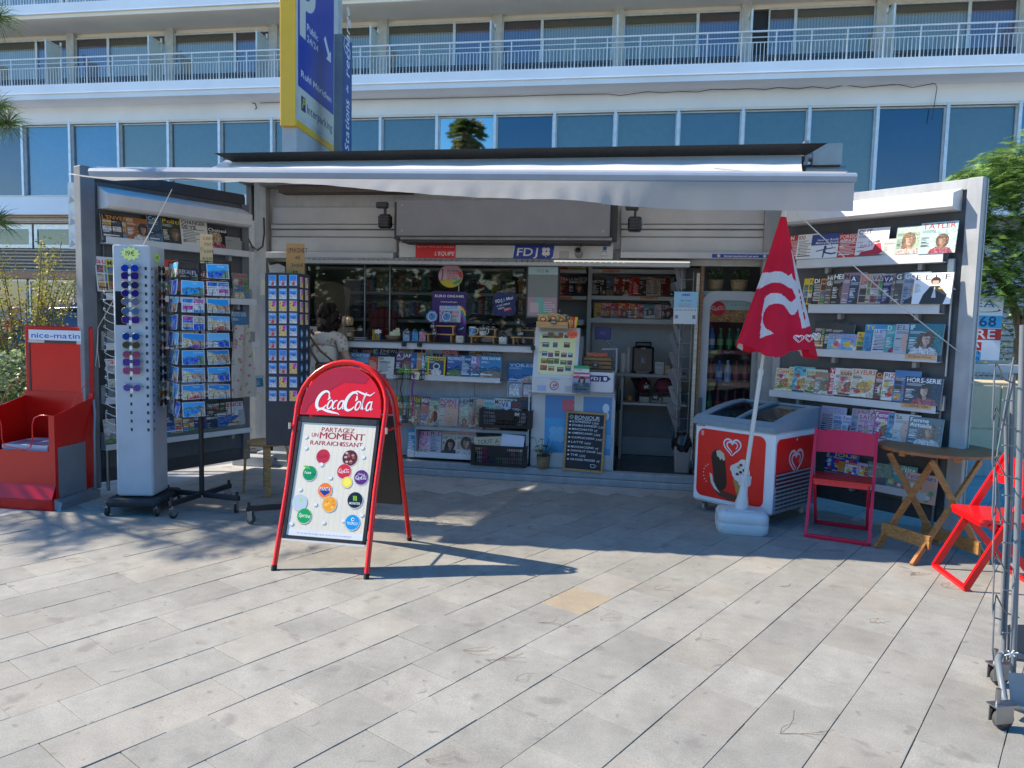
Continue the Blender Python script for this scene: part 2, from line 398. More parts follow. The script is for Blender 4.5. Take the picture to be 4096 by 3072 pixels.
for px,py,n_,l in[(1850,2600,4,.2),(1950,2640,4,.2),(2620,2360,3,.12),(3120,2345,3,.1),(3480,2490,5,.14),(3120,2935,5,.2),(1700,3038,4,.12),(2780,2560,3,.13),(2150,2490,3,.2),(640,2120,6,.2),(870,2160,5,.18),(3640,2300,7,.16),(3780,2350,6,.14),(260,2240,3,.13),(2400,2480,3,.12),(1410,2315,4,.12),(3300,2200,4,.14),(2060,2720,3,.1),(500,2080,5,.15),(1250,2120,4,.15),(2710,2150,4,.12)]:
 p=G(px,py,.002)
 for i in range(n_):
  a=random.uniform(-.5,.5)+random.choice((0,.6));L_=l*random.uniform(.6,1.2);b=random.uniform(-.04,.04)
  m.tube([(p.x+L_*t*cos(a)-sin(a)*b*sin(pi*t),p.y+L_*t*sin(a)+cos(a)*b*sin(pi*t),.0025)for t in(0,.33,.66,1)],.0006,3)
o=m.build('fallen_needles');tag(o,'dry brown pine needles scattered over the grey paving','pine needles');o['kind']='stuff'
m=MB(mat='worn',col=(.35,.32,.28))
for i in range(110):
 p=G(random.uniform(1100,3300),random.uniform(1960,2150));m.push(Tr(p.x,p.y,.001)@Rz(random.uniform(0,360)));s_=random.uniform(.003,.011);m.box(-s_,s_,-s_*.5,s_*.5,0,.002,col=random.choice([(.35,.32,.28),(.12,.08,.05),(.5,.48,.42)]));m.pop()
o=m.build('litter_crumbs');tag(o,'tiny crumbs and leaf bits on the paving below the kiosk step','litter');o['kind']='stuff'
# == HOTEL
hotel=thing('hotel_building','long white hotel front with balconies and a band of blue windows','hotel',M=B.M)
CW=(.74,.79,.85)
m=MB(col=CW,mat='plaster')
U0,U1=-34,30
m.box(U0,U1,0,12,8.88,9.46)
m.box(U0,U1,-1.0,1.0,9.462,9.7)
m.box(U0,U1,-1.0,1.0,12.57,12.82)
m.box(U0,U1,1.05,12,9.66,20,col=(.2,.2,.2))
m.box(U0,U1,0,12,5.35,6.07)
m.box(U0,U1,.6,12,-.02,5.34,col=(.25,.24,.23))
m.box(U0,U1,.35,.9,6.08,8.87,col=(.03,.045,.07))
m.build('wall',hotel)
m=MB(col=CW,mat='plaster');m.box(U0,U1,-1.06,-1.002,9.64,9.985);m.box(U0,U1,-1.06,-1.002,12.53,12.9);m.box(U0,U1,-1.075,-1.06,9.64,9.66);m.box(U0,U1,-1.075,-1.06,12.53,12.55)
m.build('balcony_fascia',hotel)
m=MB(col=(.86,.8,.68),mat='plaster');m.box(U0,U1,.62,1.04,12.25,12.56);m.box(U0,U1,-.98,.6,12.4,12.56,col=(.86,.79,.66));m.build('soffit',hotel)
m=MB(col=(.62,.65,.67),mat='paint')
for zb in(9.985,12.9):
 m.box(U0,U1,-1.03,-.98,zb+.93,zb+.98);m.box(U0,U1,-1.015,-.995,zb+.76,zb+.79);m.box(U0,U1,-1.015,-.995,zb+.6,zb+.63)
m.build('handrail',hotel)
pm=MB(col=(.55,.6,.63),mat='paint');pm.box(-.02,.02,-1.03,-.985,0,.95);p0=None
for zb in(9.985,12.9):
 for i in range(-24,20):
  u=-.12+1.0645*i
  if p0 is None:o=p0=pm.build('railing_post',hotel)
  else:o=p0.copy();COLL.objects.link(o);o.parent=hotel
  o.location=(u,0,zb)
m=MB(col=(.6,.64,.66),mat='paint')
for zb in(9.985,12.9):
 for i in range(-24,19):
  for k in range(1,9):u=-.12+1.0645*(i+k/9);m.box(u-.01,u+.01,-1.014,-.996,zb,zb+.6)
o=m.build('balusters',hotel);o['kind']='stuff'
GRN=(.5,.58,.56)
def window(u0,u1,v,z0,z1,glass=(.85,.93,.96),cur=(.42,.5,.5),pel=None,fw=.05,fcol=(.62,.63,.62),back=True,curt='curtain',name='window',gmat='window'):
 m=MB(col=fcol,mat='alu')
 m.box(u0,u0+fw,v-.04,v+.04,z0,z1);m.box(u1-fw,u1,v-.04,v+.04,z0,z1);m.box(u0+fw,u1-fw,v-.04,v+.04,z1-fw*1.4,z1);m.box(u0+fw,u1-fw,v-.04,v+.04,z0,z0+fw)
 w=m.build(name,hotel)
 m=MB(col=glass,mat=gmat);m.add([(u0+fw,v,z0+fw),(u1-fw,v,z0+fw),(u1-fw,v,z1-fw),(u0+fw,v,z1-fw)],[(0,1,2,3)]);m.build('pane',w)
 if back:
  m=MB(col=cur,mat=curt);m.box(u0+.02,u1-.02,v+.1,v+.12,z0,z1-(.22 if pel else.02));
  if pel:m.box(u0+.02,u1-.02,v+.06,v+.095,z1-.3,z1-.05,col=pel,mat='paint')
  m.build('curtain',w)
 return w
fz=9.99
PV=.55
pil=[B.uz(x,300,PV)[0]for x in(645,1066,1516,1988,2480,2993,3538)]
pil=[pil[3]+4.265*i for i in range(-7,8)]
m0=MB(col=(.5,.5,.46),mat='worn');m0.box(-.17,.17,.42,1.04,9.7,12.56);pc=None
sc0=MB(col=(.62,.65,.62),mat='paint');sc0.box(-.03,.03,-.85,-.8,9.985,11.7);sc0.box(-.03,.03,-.1,-.05,9.985,11.85);sc0.box(-.03,.03,-.8,-.1,11.65,11.7)
sc0.add([(0,-.8,9.99),(0,-.1,9.99),(0,-.1,11.65),(0,-.8,11.65)],[(0,1,2,3)],col=(.6,.66,.6),mat='paint');sc=None
for i,u in enumerate(pil):
 if pc is None:pc=m0.build('pilaster',hotel);sc=sc0.build('balcony_screen',hotel);a,b_=pc,sc
 else:
  a=pc.copy();COLL.objects.link(a);b_=sc.copy();COLL.objects.link(b_);a.parent=b_.parent=hotel
 a.location=(u,0,0);b_.location=(u+.02,0,0)
 if i==len(pil)-1:continue
 l,r=u+.17,u+4.265-.17;mirror=(i-7)%2==0
 nar=1.42
 mid=l+nar if mirror else r-nar
 for(a0,a1,nr)in((l,mid,mirror),(mid,r,not mirror)):
  purple=nr
  c=(.5,.42,.52)if purple else(.66,.62,.55)
  if i==9 and nr:
   window(a0+.55,a1,PV,fz,12.24,cur=c,pel=(.2,.1,.07));mm=MB(col=(.015,.015,.018),mat='paint');mm.box(a0,a0+.55,PV+.1,PV+.3,9.7,12.2);mm.build('doorway_dark',hotel);continue  # near-black slab paints the dark inside the open balcony door
  window(a0,a1,PV,fz,12.24,glass=(.8,.85,.95)if purple else(.9,.94,.93),cur=c,pel=(.2,.11,.07)if purple else(.19,.16,.1))
lp=None
for i,u in enumerate(pil[:-1]):
 for q_ in range(7):
  if lp is None:
   m=MB(col=(.06,.08,.1),mat='paint')  # dark slats paint reflections of the building opposite into the window foot
   for k in range(5):m.box(0,.52,.42,.46,.02+k*.14,.142+k*.14)
   lp=o=m.build('reflection_slats',hotel)
  else:o=lp.copy();COLL.objects.link(o);o.parent=hotel
  o.location=(u+.25+q_*.55,0,fz)
for i in range(15):
 window(pil[0]+i*4.265-.2,pil[0]+i*4.265+3.9,PV,12.9,15.2,cur=(.3,.4,.5))
for i in range(-14,14):
 u=-.83+2.11*i
 mm=MB(col=(.6,.66,.72),mat='alu');mm.box(u-.05,u+.05,-.05,.28,6.07,8.88);mm.build('mullion',hotel)
 style={-1:'m',0:'deep',6:'deep',-9:'light',-10:'deep',-11:'light',-12:'deep',8:'light'}.get(i,'blind')
 if i==-8:style='light'
 cur={'deep':(.03,.08,.26),'light':(.2,.48,.72),'blind':(.25+.04*(i%3),.29+.03*(i%3),.33+.02*(i%2)),'m':(.01,.02,.04)}[style]
 cn_='paint';gl={'deep':(.3,.5,.85),'light':(.6,.85,1),'blind':(.75,.85,.9),'m':(.1,.12,.14)}[style]
 window(u+.05,u+2.06,.12,6.07,8.8,glass=gl,cur=cur,fw=.04,fcol=(.5,.53,.55),curt='paint',name='strip_window',gmat='mirror_glass' if style=='m' else 'window')
m=MB(col=(.66,.66,.64),mat='plaster');m.box(U0,U1,-.03,0,8.8,8.88);m.box(U0,U1,-.02,0,6.02,6.07);m.build('window_trim',hotel)
m=MB(col=(.42,.3,.22),mat='wood')
for z in(5.3,5.22,5.07):m.box(U0,-16.5,.25,.3,z-.035,z+.015)
m.box(U0,-16.5,.25,.3,5.1,5.2,col=(.48,.38,.3))
for k in range(7):m.box(U0,-16.5,.25,.3,4.0-k*.135-.05,4.0-k*.135)
m.box(U0,-16.5,.2,.5,2.82,3.12,col=(.3,.15,.09));m.box(-17.9,-16.4,.3,.42,0,2.8,col=(.36,.2,.14))
for k in range(22):m.box(-17.9,-16.4,.27,.3,.1+k*.12,.18+k*.12,col=(.45,.3,.23))
m.build('wooden_louvres',hotel)
for k in range(6):
 u=-20.15+.15-k*2.15;window(u+.25,u+2.3,.4,4.05,5.0,cur=(.03,.05,.06),glass=(.3,.36,.4),fw=.14,fcol=(.7,.7,.68),curt='paint',name='louvre_window')
 window(u-.1,u+1.95,.45,.05,2.8,cur=(.3,.4,.42),glass=(.7,.8,.82),fw=.06,curt='paint',name='shop_window')
m=MB(col=(.6,.6,.58),mat='paint');m.push(Tr(B.uz(298,700,-1.2)[0],-1.2,0));x0,x1=-.3,2.2;m.box(x0,x1,0,.1,3.9,6.35)
for k in range(9):
 z=3.95+k*.27;c=[(.35,.33,.34),(.5,.5,.5),(.62,.62,.62)][k%3];m.poly([(x0+.02,z),(x0+.3+.1*(k%2),z+.1),(x0+.1,z+.3)],c,'paint');m.poly([(x0+.4,z),(x0+.8,z+.12),(x0+.5,z+.32)],[(.5,.5,.5),(.33,.31,.33)][k%2],'paint')
for k in range(9):
 for j in range(5):m.poly([(x0+.75+.3*j,3.95+k*.27),(x0+1.0+.3*j,4.05+k*.27),(x0+.85+.3*j,4.2+k*.27)],[(.5,.5,.5),(.33,.31,.33),(.6,.6,.6)][(k+j)%3],'paint')
m.build('patterned_panel',hotel)
m=MB(col=(.05,.05,.05),mat='rubber');pts=[]
for i,(x,y)in enumerate([(1040,412),(1440,398),(1560,396),(1750,393),(2100,384),(2215,380),(2430,376),(2480,382),(2590,367),(2650,371),(2715,366),(2790,368),(2850,357),(2920,359),(2990,355),(3060,358),(3115,350),(3190,356),(3250,347),(3310,354),(3380,340),(3450,350),(3520,343),(3590,337),(3650,350),(3740,333),(3748,350),(3740,400),(3728,480)]):
 u,z=B.uz(x,y,-.1);pts.append((u,-.1,z))
m.tube(pts,.012,5);u,z=B.uz(1010,412,-.1);m.tube([(u,-.1,z),(u+.12,-.1,z-.03),(u+.16,-.1,z-.2),(u+.1,-.1,z-.22)],.02,5);m.build('cable',hotel)
wing=thing('side_building','pale grey shop front with metal shutters behind the right tree','building',loc=(0,0,0))
m=MB(col=(.5,.5,.5),mat='plaster');m.box(9.5,22,17,19,0,3.6);m.build('wall',wing)
m=MB(col=(.33,.35,.37),mat='alu')
for k in range(22):m.box(9.8,21.5,16.9,16.99,.5+k*.13,.6+k*.13)
m.build('roller_shutter',wing)
# == planting bed on the left
m=MB(col=(.3,.26,.2),mat='ground');m.box(-14,-4.0,8.0,16,-.02,.18);struct(m,'planting_bed')
m=MB(col=(.42,.4,.38),mat='worn');m.box(-14,-3.95,7.85,7.995,-.02,.3,ch=.01);m.box(-14,-3.9,11.9,12.2,.1,.78,ch=.01);o=m.build('bed_kerb');tag(o,'low grey stone kerb wall round the planting bed','kerb')
def blades(m,pts,h,w,cols,spread):
 for x,y,z in pts:
  a=random.uniform(0,2*pi);b=random.uniform(-.9,.9);hh=h*random.uniform(.5,1.2);dx,dy=cos(a)*spread*hh,sin(a)*spread*hh;c=random.choice(cols);wx,wy=-sin(b)*w,cos(b)*w*.3
  wx=w
  v=[(x-wx,y,z),(x+wx,y,z),(x+dx*.45+wx*.8,y+dy*.45,z+hh*.7),(x+dx*.45-wx*.8,y+dy*.45,z+hh*.7),(x+dx,y+dy,z+hh*(.75 if spread>.6 else 1))]
  m.add(v,[(0,1,2,3),(3,2,4)],col=c)
gc=[(.1,.17,.03),(.14,.2,.05),(.2,.24,.08),(.07,.12,.03)]
m=MB(mat='grass')
blades(m,[(random.uniform(-9,-4.0),random.uniform(8.0,11.8),.15)for _ in range(9000)],.42,.006,gc,.7)
blades(m,[(random.uniform(-4.6,-4.0),random.uniform(8.0,9.6),.15)for _ in range(2500)],.35,.005,[(.35,.27,.12),(.4,.33,.16),(.25,.18,.08)],.9)
blades(m,[(random.uniform(-11,-4.2),random.uniform(12.2,13),.2)for _ in range(5000)],.6,.01,gc+[(.2,.3,.05)],.6)
o=m.build('long_grass');tag(o,'long green and straw coloured grass in the planting bed','grass');o['kind']='stuff'
def leafball(m,cx,cy,cz,r,n,ls,cols,sq=.8,hollow=.5):
 for _ in range(n):
  while True:
   a,b,c=random.uniform(-1,1),random.uniform(-1,1),random.uniform(-1,1);d=a*a+b*b+c*c
   if hollow*hollow<d<1:break
  x,y,z=cx+a*r,cy+b*r,cz+c*r*sq;l=ls*random.uniform(.6,1.3)
  d1=Vector((random.uniform(-1,1),random.uniform(-1,1),random.uniform(-.7,.4))).normalized();d2=d1.cross(Vector((random.uniform(-1,1),random.uniform(-1,1),random.uniform(-1,1)))).normalized()*(l*.32);d1*=l
  p=Vector((x,y,z));m.add([tuple(p),tuple(p+d1*.5+d2),tuple(p+d1),tuple(p+d1*.5-d2)],[(0,1,2,3)],col=random.choice(cols))
sh=thing('airy_shrub','tall thin stemmed shrub with small yellow green leaves left of the kiosk','shrub',loc=(-7.0,10.8,.15))
ms=MB(mat='bark',col=(.22,.17,.1));mc=MB(mat='leaf')
for i in range(34):
 a=random.uniform(0,2*pi);tilt=random.uniform(.05,.42);L_=random.uniform(1.5,2.5);x,y=cos(a)*.12,sin(a)*.12;pts=[]
 for k in range(6):
  t=k/5;pts.append((x+cos(a)*tilt*L_*t**1.3,y+sin(a)*tilt*L_*t**1.3*.7,L_*t))
 ms.tube(pts,[.011*(1-.8*k/5)+.002 for k in range(6)],5)
 for k in range(26):
  t=random.uniform(.35,1.02);q_=Vector(pts[0]).lerp(Vector(pts[-1]),t);q_.x=x+cos(a)*tilt*L_*t**1.3;q_.y=y+sin(a)*tilt*L_*t**1.3*.7;q_.z=L_*t
  leafball(mc,q_.x,q_.y,q_.z,.11,5,.045,[(.3,.3,.04),(.22,.26,.04),(.4,.36,.06),(.12,.17,.03),(.34,.24,.06)],hollow=0)
ms.build('stems',sh);mc.build('foliage',sh)
hd=thing('rosemary_bush','low pale green bushy shrub at the left picture edge','bush',loc=(-7.2,9.6,.15));m=MB(mat='leaf')
for i in range(14):leafball(m,random.uniform(-1.2,1.4),random.uniform(-.5,.5),random.uniform(.2,.75),.4,330,.07,[(.16,.22,.1),(.24,.3,.16),(.1,.16,.05),(.3,.36,.22)],hollow=.3)
m.build('foliage',hd)
# == tree on the right
tr=thing('street_tree','leafy green street tree with forked trunk behind the right kiosk door','tree',loc=(6.85,10.3,0));tr.scale=(1,1,.87)
m=MB(mat='bark',col=(.25,.18,.12))
def limb(m,a,b,r0,r1,bend=.1,n=6):
 a,b=Vector(a),Vector(b);o_=Vector((random.uniform(-1,1),random.uniform(-1,1),0))*bend
 pts=[a.lerp(b,i/n)+o_*sin(pi*i/n)for i in range(n+1)];m.tube(pts,[r0+(r1-r0)*i/n for i in range(n+1)],9);return pts
limb(m,(0,0,0),(.12,0,1.75),.12,.1,.05)
for a,b,r0,r1 in[((.12,0,1.7),(.75,.2,2.75),.085,.05),((.12,0,1.7),(-.3,.2,2.9),.07,.04),((.12,0,1.7),(.2,-.2,3.3),.06,.03),((-.3,.2,2.9),(-.6,0,3.8),.04,.015),((.75,.2,2.75),(1.5,.1,3.5),.05,.02),((.2,-.2,3.3),(.1,0,4.3),.03,.01),((.75,.2,2.75),(.8,-.3,3.9),.04,.015)]:limb(m,a,b,r0,r1)
m.build('trunk',tr)
m=MB(mat='leaf');lc=[(.13,.24,.05),(.2,.34,.06),(.28,.43,.1),(.07,.14,.03),(.36,.5,.16)]
def sprays(m,cx,cy,cz,r,n,cols):
 for _ in range(n):
  while True:
   a,b,c=random.uniform(-1,1),random.uniform(-1,1),random.uniform(-1,1);d=a*a+b*b+c*c
   if .25<d<1:break
  p=Vector((cx+a*r,cy+b*r,cz+c*r*.75));az=random.uniform(0,2*pi);d1=Vector((cos(az),sin(az),random.uniform(-.9,.1))).normalized();sd=d1.cross(Vector((0,0,1))).normalized();col=random.choice(cols)
  for k in range(5):
   q_=p+d1*(.035*k)
   for sg in(-1,1):
    e=q_+(sd*sg+d1*.5)*.06;wv=d1*.012;m.add([tuple(q_-wv),tuple(q_+wv),tuple(e)],[(0,1,2)],col=col)
for cx,cy,cz,r,n in[(-.35,0,3.75,.75,800),(.4,0,4.2,.75,800),(-.55,-.1,3.0,.6,520),(.2,-.2,3.2,.7,560),(1.1,0,3.7,.8,700),(.95,-.1,2.9,.6,450),(-.75,.1,2.45,.42,260),(1.7,.2,3.2,.7,400),(.5,-.2,2.55,.4,200),(1.5,.1,2.4,.5,250),(-.3,0,4.3,.5,360),(-.85,0,3.5,.45,320),(-.7,-.2,4.0,.5,380),(-.5,-.2,2.6,.5,300),(0,-.2,2.4,.45,260),(.3,0,4.7,.6,400)]:sprays(m,cx,cy,cz,r,n,lc)
m.build('crown',tr)
bs=thing('small_leafy_shrub','green leafy shrub with small leaves behind the white railing','shrub',loc=(7.8,11.4,0));m=MB(mat='leaf')
for i in range(8):leafball(m,random.uniform(-.9,1.2),random.uniform(-.2,.4),random.uniform(.3,1.7),.4,240,.06,[(.1,.16,.05),(.2,.25,.12),(.06,.1,.03)],hollow=.2)
m.build('foliage',bs)
# == pine on the left, its branch enters the frame
pn=thing('pine_tree','dark needled pine reaching into the top left of the picture','pine tree',loc=(-9.6,7.4,0))
m=MB(mat='bark',col=(.2,.13,.09));limb(m,(0,0,0),(.3,.2,6.5),.2,.12,.2)
tips=[]
def tgt(gx,gy,z):return(gx-1.077*z+9.6,gy+.146*z-7.4,z)
rp=random.Random(4)
for i in range(34):tips.append(tgt(rp.uniform(-4.6,-1.6),rp.uniform(5.2,6.6),rp.uniform(3.2,4.6)))
for i in range(6):tips.append(tgt(rp.uniform(-3.2,-1.7),rp.uniform(4.95,5.5),rp.uniform(3.2,4.2)))
for i in range(16):tips.append(tgt(rp.uniform(-.9,.9),rp.uniform(6.3,7.7),rp.uniform(5.5,6.8)))
for i in range(26):tips.append(tgt(rp.uniform(-.75,.35),rp.uniform(5.9,7.0),rp.uniform(5.3,6.4)))
tips+=[(5.62,-1.4,3.05),(5.6,-1.5,3.12),(5.56,-1.4,3.85),(5.5,-1.4,2.3)]
for i in range(8):tips.append((rp.uniform(-2.5,1.2),rp.uniform(-2,2.5),rp.uniform(5.2,7.2)))
for t_ in tips:limb(m,(.25,.15,random.uniform(3.4,5.6)),t_,.05,.008,.25)
m.build('trunk',pn)
m=MB(mat='leaf')
def tuft(m,p,L_,n):
 p=Vector(p)
 for _ in range(n):
  d=Vector((random.gauss(0,1),random.gauss(0,1),random.gauss(.25,.8))).normalized()*L_*random.uniform(.7,1.15);dr=Vector((0,0,-.25*L_));s_=d.cross(Vector((0,1,.3))).normalized()*.0016
  c=random.choice([(.06,.12,.03),(.1,.17,.04),(.04,.08,.02),(.14,.2,.05)])
  m.add([tuple(p-s_),tuple(p+s_),tuple(p+d*.6+s_+dr*.2),tuple(p+d*.6-s_+dr*.2),tuple(p+d+dr)],[(0,1,2,3),(3,2,4)],col=c)
for i,t_ in enumerate(tips):
 for k in range(9 if i<82 else(3 if i<86 else 5)):
  sp=.24 if i<82 else(.04 if i<86 else.4)
  b0=Vector(t_)+Vector((random.uniform(-sp,sp*.6),random.uniform(-sp,sp),random.uniform(-sp,sp)))*(1 if k else 0)
  if i>=82 and i<86:b0.x=min(b0.x,t_[0])
  tuft(m,b0,.2,75)
m.build('needles',pn)
# == things beyond the kiosk, right
sg=thing('estate_agent_board','white and blue estate agency board with phone number beside the tree','sign',M=Tr(*AtY(3935,1500,10)[:])@Rz(-12));sg.location.z=0
def zat(py,x=3935):return AtY(x,py,10).z
m=MB(Tr(0,0,0),col=(.75,.76,.78));u0,u1=-1.2,.17;z0,z1=zat(1440),zat(1182);m.box(u0,u1,0,.03,z0,z1);m.push(Tr(0,0,0));m.lay=8
m.rect(u0,z0,u1,z1,(.75,.78,.8));m.rect(u0,zat(1312),u1,zat(1262),H('3aa5d8'));m.rect(u0,zat(1360),u1,zat(1314),H('c62a2a'));m.text('VENEA',-.55,zat(1228),.1,H('2a7ab8'),w=.62);m.text('ENTREPRISES',-.55,zat(1246),.04,H('5a7a98'),w=.6)
m.text('06 08 68',-.66,zat(1305),.13,H('163a66'),w=.76);m.text('A VENDRE',-.95,zat(1354),.12,WHITE,w=1.05);m.ell(-.05,zat(1240),.2,.03,H('2a5a98'));m.ell(-.08,zat(1238),.2,.03,(.75,.78,.8));m.build('board',sg)
m=MB(col=(.3,.3,.3));m.box(-1.0,-.95,.03,.08,0,z0);m.build('post',sg)
sg2=thing('lower_estate_board','lower blue and red board hung on the railing under the estate sign','sign',M=Tr(*AtY(3900,1500,9.8)[:])@Rz(-12));sg2.location.z=0
m=MB(col=(.7,.7,.7));z0,z1=zat(1445),zat(1368);m.box(-1,.05,0,.03,z0,z1);m.lay=8;m.rect(-1,z0,.05,(z0+z1)/2,H('3aa5d8'));m.rect(-1,(z0+z1)/2+.02,.05,z1,H('c62a2a'));m.text('VENEA',.03,(z0+z1)/2+.06,.1,WHITE,al='r',w=.6);m.text('venea.com',.03,z0+.1,.06,H('163a66'),al='r',w=.5);m.text('agence.com',.03,z0+.02,.06,H('163a66'),al='r',w=.5);m.build('board',sg2)
rl=thing('white_railing','white metal railing with flat top rail behind the right door','railing',M=Tr(*AtY(3990,1530,9.4)[:])@Rz(-6));rl.location.z=0;zt=AtY(3990,1458,9.4).z
m=MB(col=(.62,.62,.6));m.box(-1,3.5,-.05,.05,zt-.1,zt)
m.build('top_rail',rl)
for k in range(9):m=MB(col=(.6,.6,.58));m.box(-.95+k*.5,-.9+k*.5,-.02,.02,0,zt-.1);m.build('railing_post',rl)
m=MB(col=(.6,.6,.58))
for k in range(60):m.box(-.88+k*.07,-.865+k*.07,-.008,.008,.2,zt-.1)
m.build('pickets',rl)['kind']='stuff'
cb=thing('beige_utility_cabinet','beige metal utility cabinet with two doors beyond the right door','cabinet',M=Tr(*AtY(3950,1700,8.6)[:])@Rz(-8));cb.location.z=0;zc=AtY(3950,1528,8.6).z;zb=AtY(3950,1815,8.6).z
m=MB(col=(.62,.5,.3));m.box(-.6,.95,0,.5,zb+.0,zc,ch=.01);m.build('cabinet_body',cb)
for k,(a,b_)in enumerate(((-.58,.1),(.12,.93))):m=MB(col=(.66,.53,.33));m.box(a,b_,-.012,0,zb+.3,zc-.04,ch=.004);m.box(a,b_,-.012,0,zb+.03,zb+.28,ch=.004);m.build('door',cb)
m=MB(col=(.3,.28,.25));m.box(.3,.75,-.02,-.013,zb+.35+.35,zb+.95,col=(.36,.34,.3));m.build('vent_panel',cb)
m=MB(col=(.5,.49,.46),mat='worn');m.box(-1.2,4,-.4,.8,0,zb-.001);m.build('plinth',cb)
# == parked car, left
car=thing('parked_car','dark blue parked car partly hidden behind the left kiosk door','car',loc=(-8.95,14.0,.12),rz=radians(-4))
m=MB(col=(.02,.035,.1),mat='gloss')
prof=[(-.1,.35),(-.15,.75),(0,1.0),(.15,1.08),(.75,1.52),(1.3,1.62),(2.6,1.6),(3.3,1.15),(4.3,1.0),(4.5,.6),(4.45,.35)]
n_=len(prof)
vs=[(x,-.85+(.16 if z>1.1 else 0),z)for x,z in prof]+[(x,.85-(.16 if z>1.1 else 0),z)for x,z in prof]
m.add(vs,[tuple(range(n_)),tuple(range(2*n_-1,n_-1,-1))]);m.add(vs,[((i+1)%n_,i,n_+i,n_+(i+1)%n_)for i in range(n_)],smooth=True);m.build('body',car)
m=MB(col=(.02,.03,.06),mat='lens');m.prism([(.45,1.12),(.88,1.46),(1.5,1.5),(1.5,1.12)],-.72,-.705);m.prism([(1.56,1.12),(1.56,1.5),(2.5,1.48),(2.95,1.12)],-.72,-.705);m.build('side_window',car)
m=MB(col=(.5,.5,.52),mat='metal');m.tube([(.4,-.74,1.1),(.86,-.72,1.5),(1.5,-.72,1.53),(2.5,-.72,1.51)],.012,5);m.build('chrome_trim',car)
m=MB(col=(.5,.02,.02),mat='gloss');m.box(-.17,.1,-.86,-.6,.82,1.0,ch=.02);m.build('tail_light',car)
for x in(.75,3.6):
 m=MB(col=(.02,.02,.02),mat='rubber');m.push(Tr(x,-.72,.33)@Rx(90));m.cyl(0,0,-.1,.12,.33,24);m.pop();w_=m.build('wheel',car)
 m=MB(col=(.5,.5,.5),mat='metal');m.push(Tr(x,-.845,.33)@Rx(90));m.cyl(0,0,0,.01,.2,16);m.pop();m.build('rim',w_)
# == tree row added behind the viewer to darken reflections, and the mirrored palm
bt=MB(mat='leaf');rt=random.Random(21)
for i in range(26):
 x=-42+i*3.4+rt.uniform(-1,1);hh=rt.uniform(3.2,6.5)
 for k in range(3):leafball(bt,x+rt.uniform(-1,1),-20+rt.uniform(-2,2),hh*(.35+.25*k),2.6,150,.75,[(.03,.06,.015),(.05,.09,.02),(.02,.04,.012)],sq=.75,hollow=.4)
o=bt.build('added_tree_line');tag(o,'row of dark green park trees opposite the kiosk, seen only in the glass','trees');o['kind']='stuff'
q0=B.w(-1.85,.12,8.25);nrm=-B.V;dv=(q0-CAM).normalized();rf=dv-nrm*(2*dv.dot(nrm))
pc_=q0+rf*(38/hypot(rf.x,rf.y));pt_z=pc_.z+.8
pal=thing('palm_tree','tall fan palm opposite the hotel, mirrored in one hotel window','palm tree',loc=(pc_.x,pc_.y,0))
m=MB(mat='bark',col=(.2,.15,.1));limb(m,(0,0,0),(0,0,pt_z-1),.4,.3,.1);m.lathe([(.3,pt_z-4),(.7,pt_z-3.2),(.8,pt_z-1.8),(.4,pt_z-1),(.2,pt_z-.6)],18,col=(.22,.17,.09));m.build('trunk',pal)
m=MB(mat='leaf')
for i in range(420):
 az=random.uniform(0,2*pi);el=random.uniform(-1.35,1.3);L_=random.uniform(1.1,1.9);d=Vector((cos(az)*cos(el),sin(az)*cos(el),sin(el)));c=Vector((0,0,pt_z-1.0-(random.uniform(0,2.0)if el<0 else 0)));e=c+d*L_*.5
 for k in range(7):
  q_=(k-3)*.24;sd=d.cross(Vector((0,0,1))).normalized();dd=(d*cos(q_)+sd*sin(q_)).normalized();m.add([tuple(e),tuple(e+dd*L_*.3+sd*.05),tuple(e+dd*L_*.55+Vector((0,0,-.25)))],[(0,1,2)],col=random.choice([(.1,.15,.04),(.2,.24,.07),(.3,.25,.1)if el<0 else(.08,.13,.03)]))
m.build('crown',pal)
# == KIOSK
def frect(Fr,x0,y0,x1,y1,v=0.0):
 ym,xm=(y0+y1)/2,(x0+x1)/2
 return Fr.uz(x0,ym,v)[0],Fr.uz(x1,ym,v)[0],Fr.uz(xm,y1,v)[1],Fr.uz(xm,y0,v)[1]
kiosk=thing('newspaper_kiosk','grey newspaper kiosk with open side doors and a long pale awning','kiosk',M=K.M)
KI=K.M.inverted();RM=KI@RD.M;LM=KI@LD.M
GREY=H('8f9192',.9);LGREY=(.43,.44,.435);DGREY=(.045,.048,.052);SHELF=(.62,.64,.66);OFFW=(.5,.5,.47)
FZ=.135
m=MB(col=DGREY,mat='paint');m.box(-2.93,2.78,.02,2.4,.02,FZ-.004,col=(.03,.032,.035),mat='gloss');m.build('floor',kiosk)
m=MB(col=(.3,.32,.34),mat='worn');m.box(-2.75,2.6,-.03,.018,0,.065,ch=.008);m.box(-2.75,2.6,-.008,.1,.068,FZ+.002,ch=.006)
m.box(-2.98,-2.55,-.12,.016,0,.11,ch=.01,col=(.4,.41,.42));m.build('door_sill',kiosk)
m=MB(col=(.34,.34,.32),mat='worn');m.box(-2.95,2.8,2.1,2.16,FZ,2.6,col=(.3,.3,.29));m.box(-2.95,-2.85,.2,2.1,FZ,2.6);m.box(2.7,2.8,.45,2.1,FZ,2.6)
m.box(-2.95,2.8,.2,2.16,2.27,2.33,col=(.2,.2,.2))
m.build('wall',kiosk)
m=MB(col=(.12,.12,.12),mat='worn');m.box(-3.0,2.85,.1,2.3,2.98,3.1);m.box(-3.0,2.85,2.2,2.3,0,2.98);m.box(-3.0,-2.94,.25,2.3,0,2.98);m.box(2.81,2.87,.25,2.3,0,2.98)
m.build('roof',kiosk)
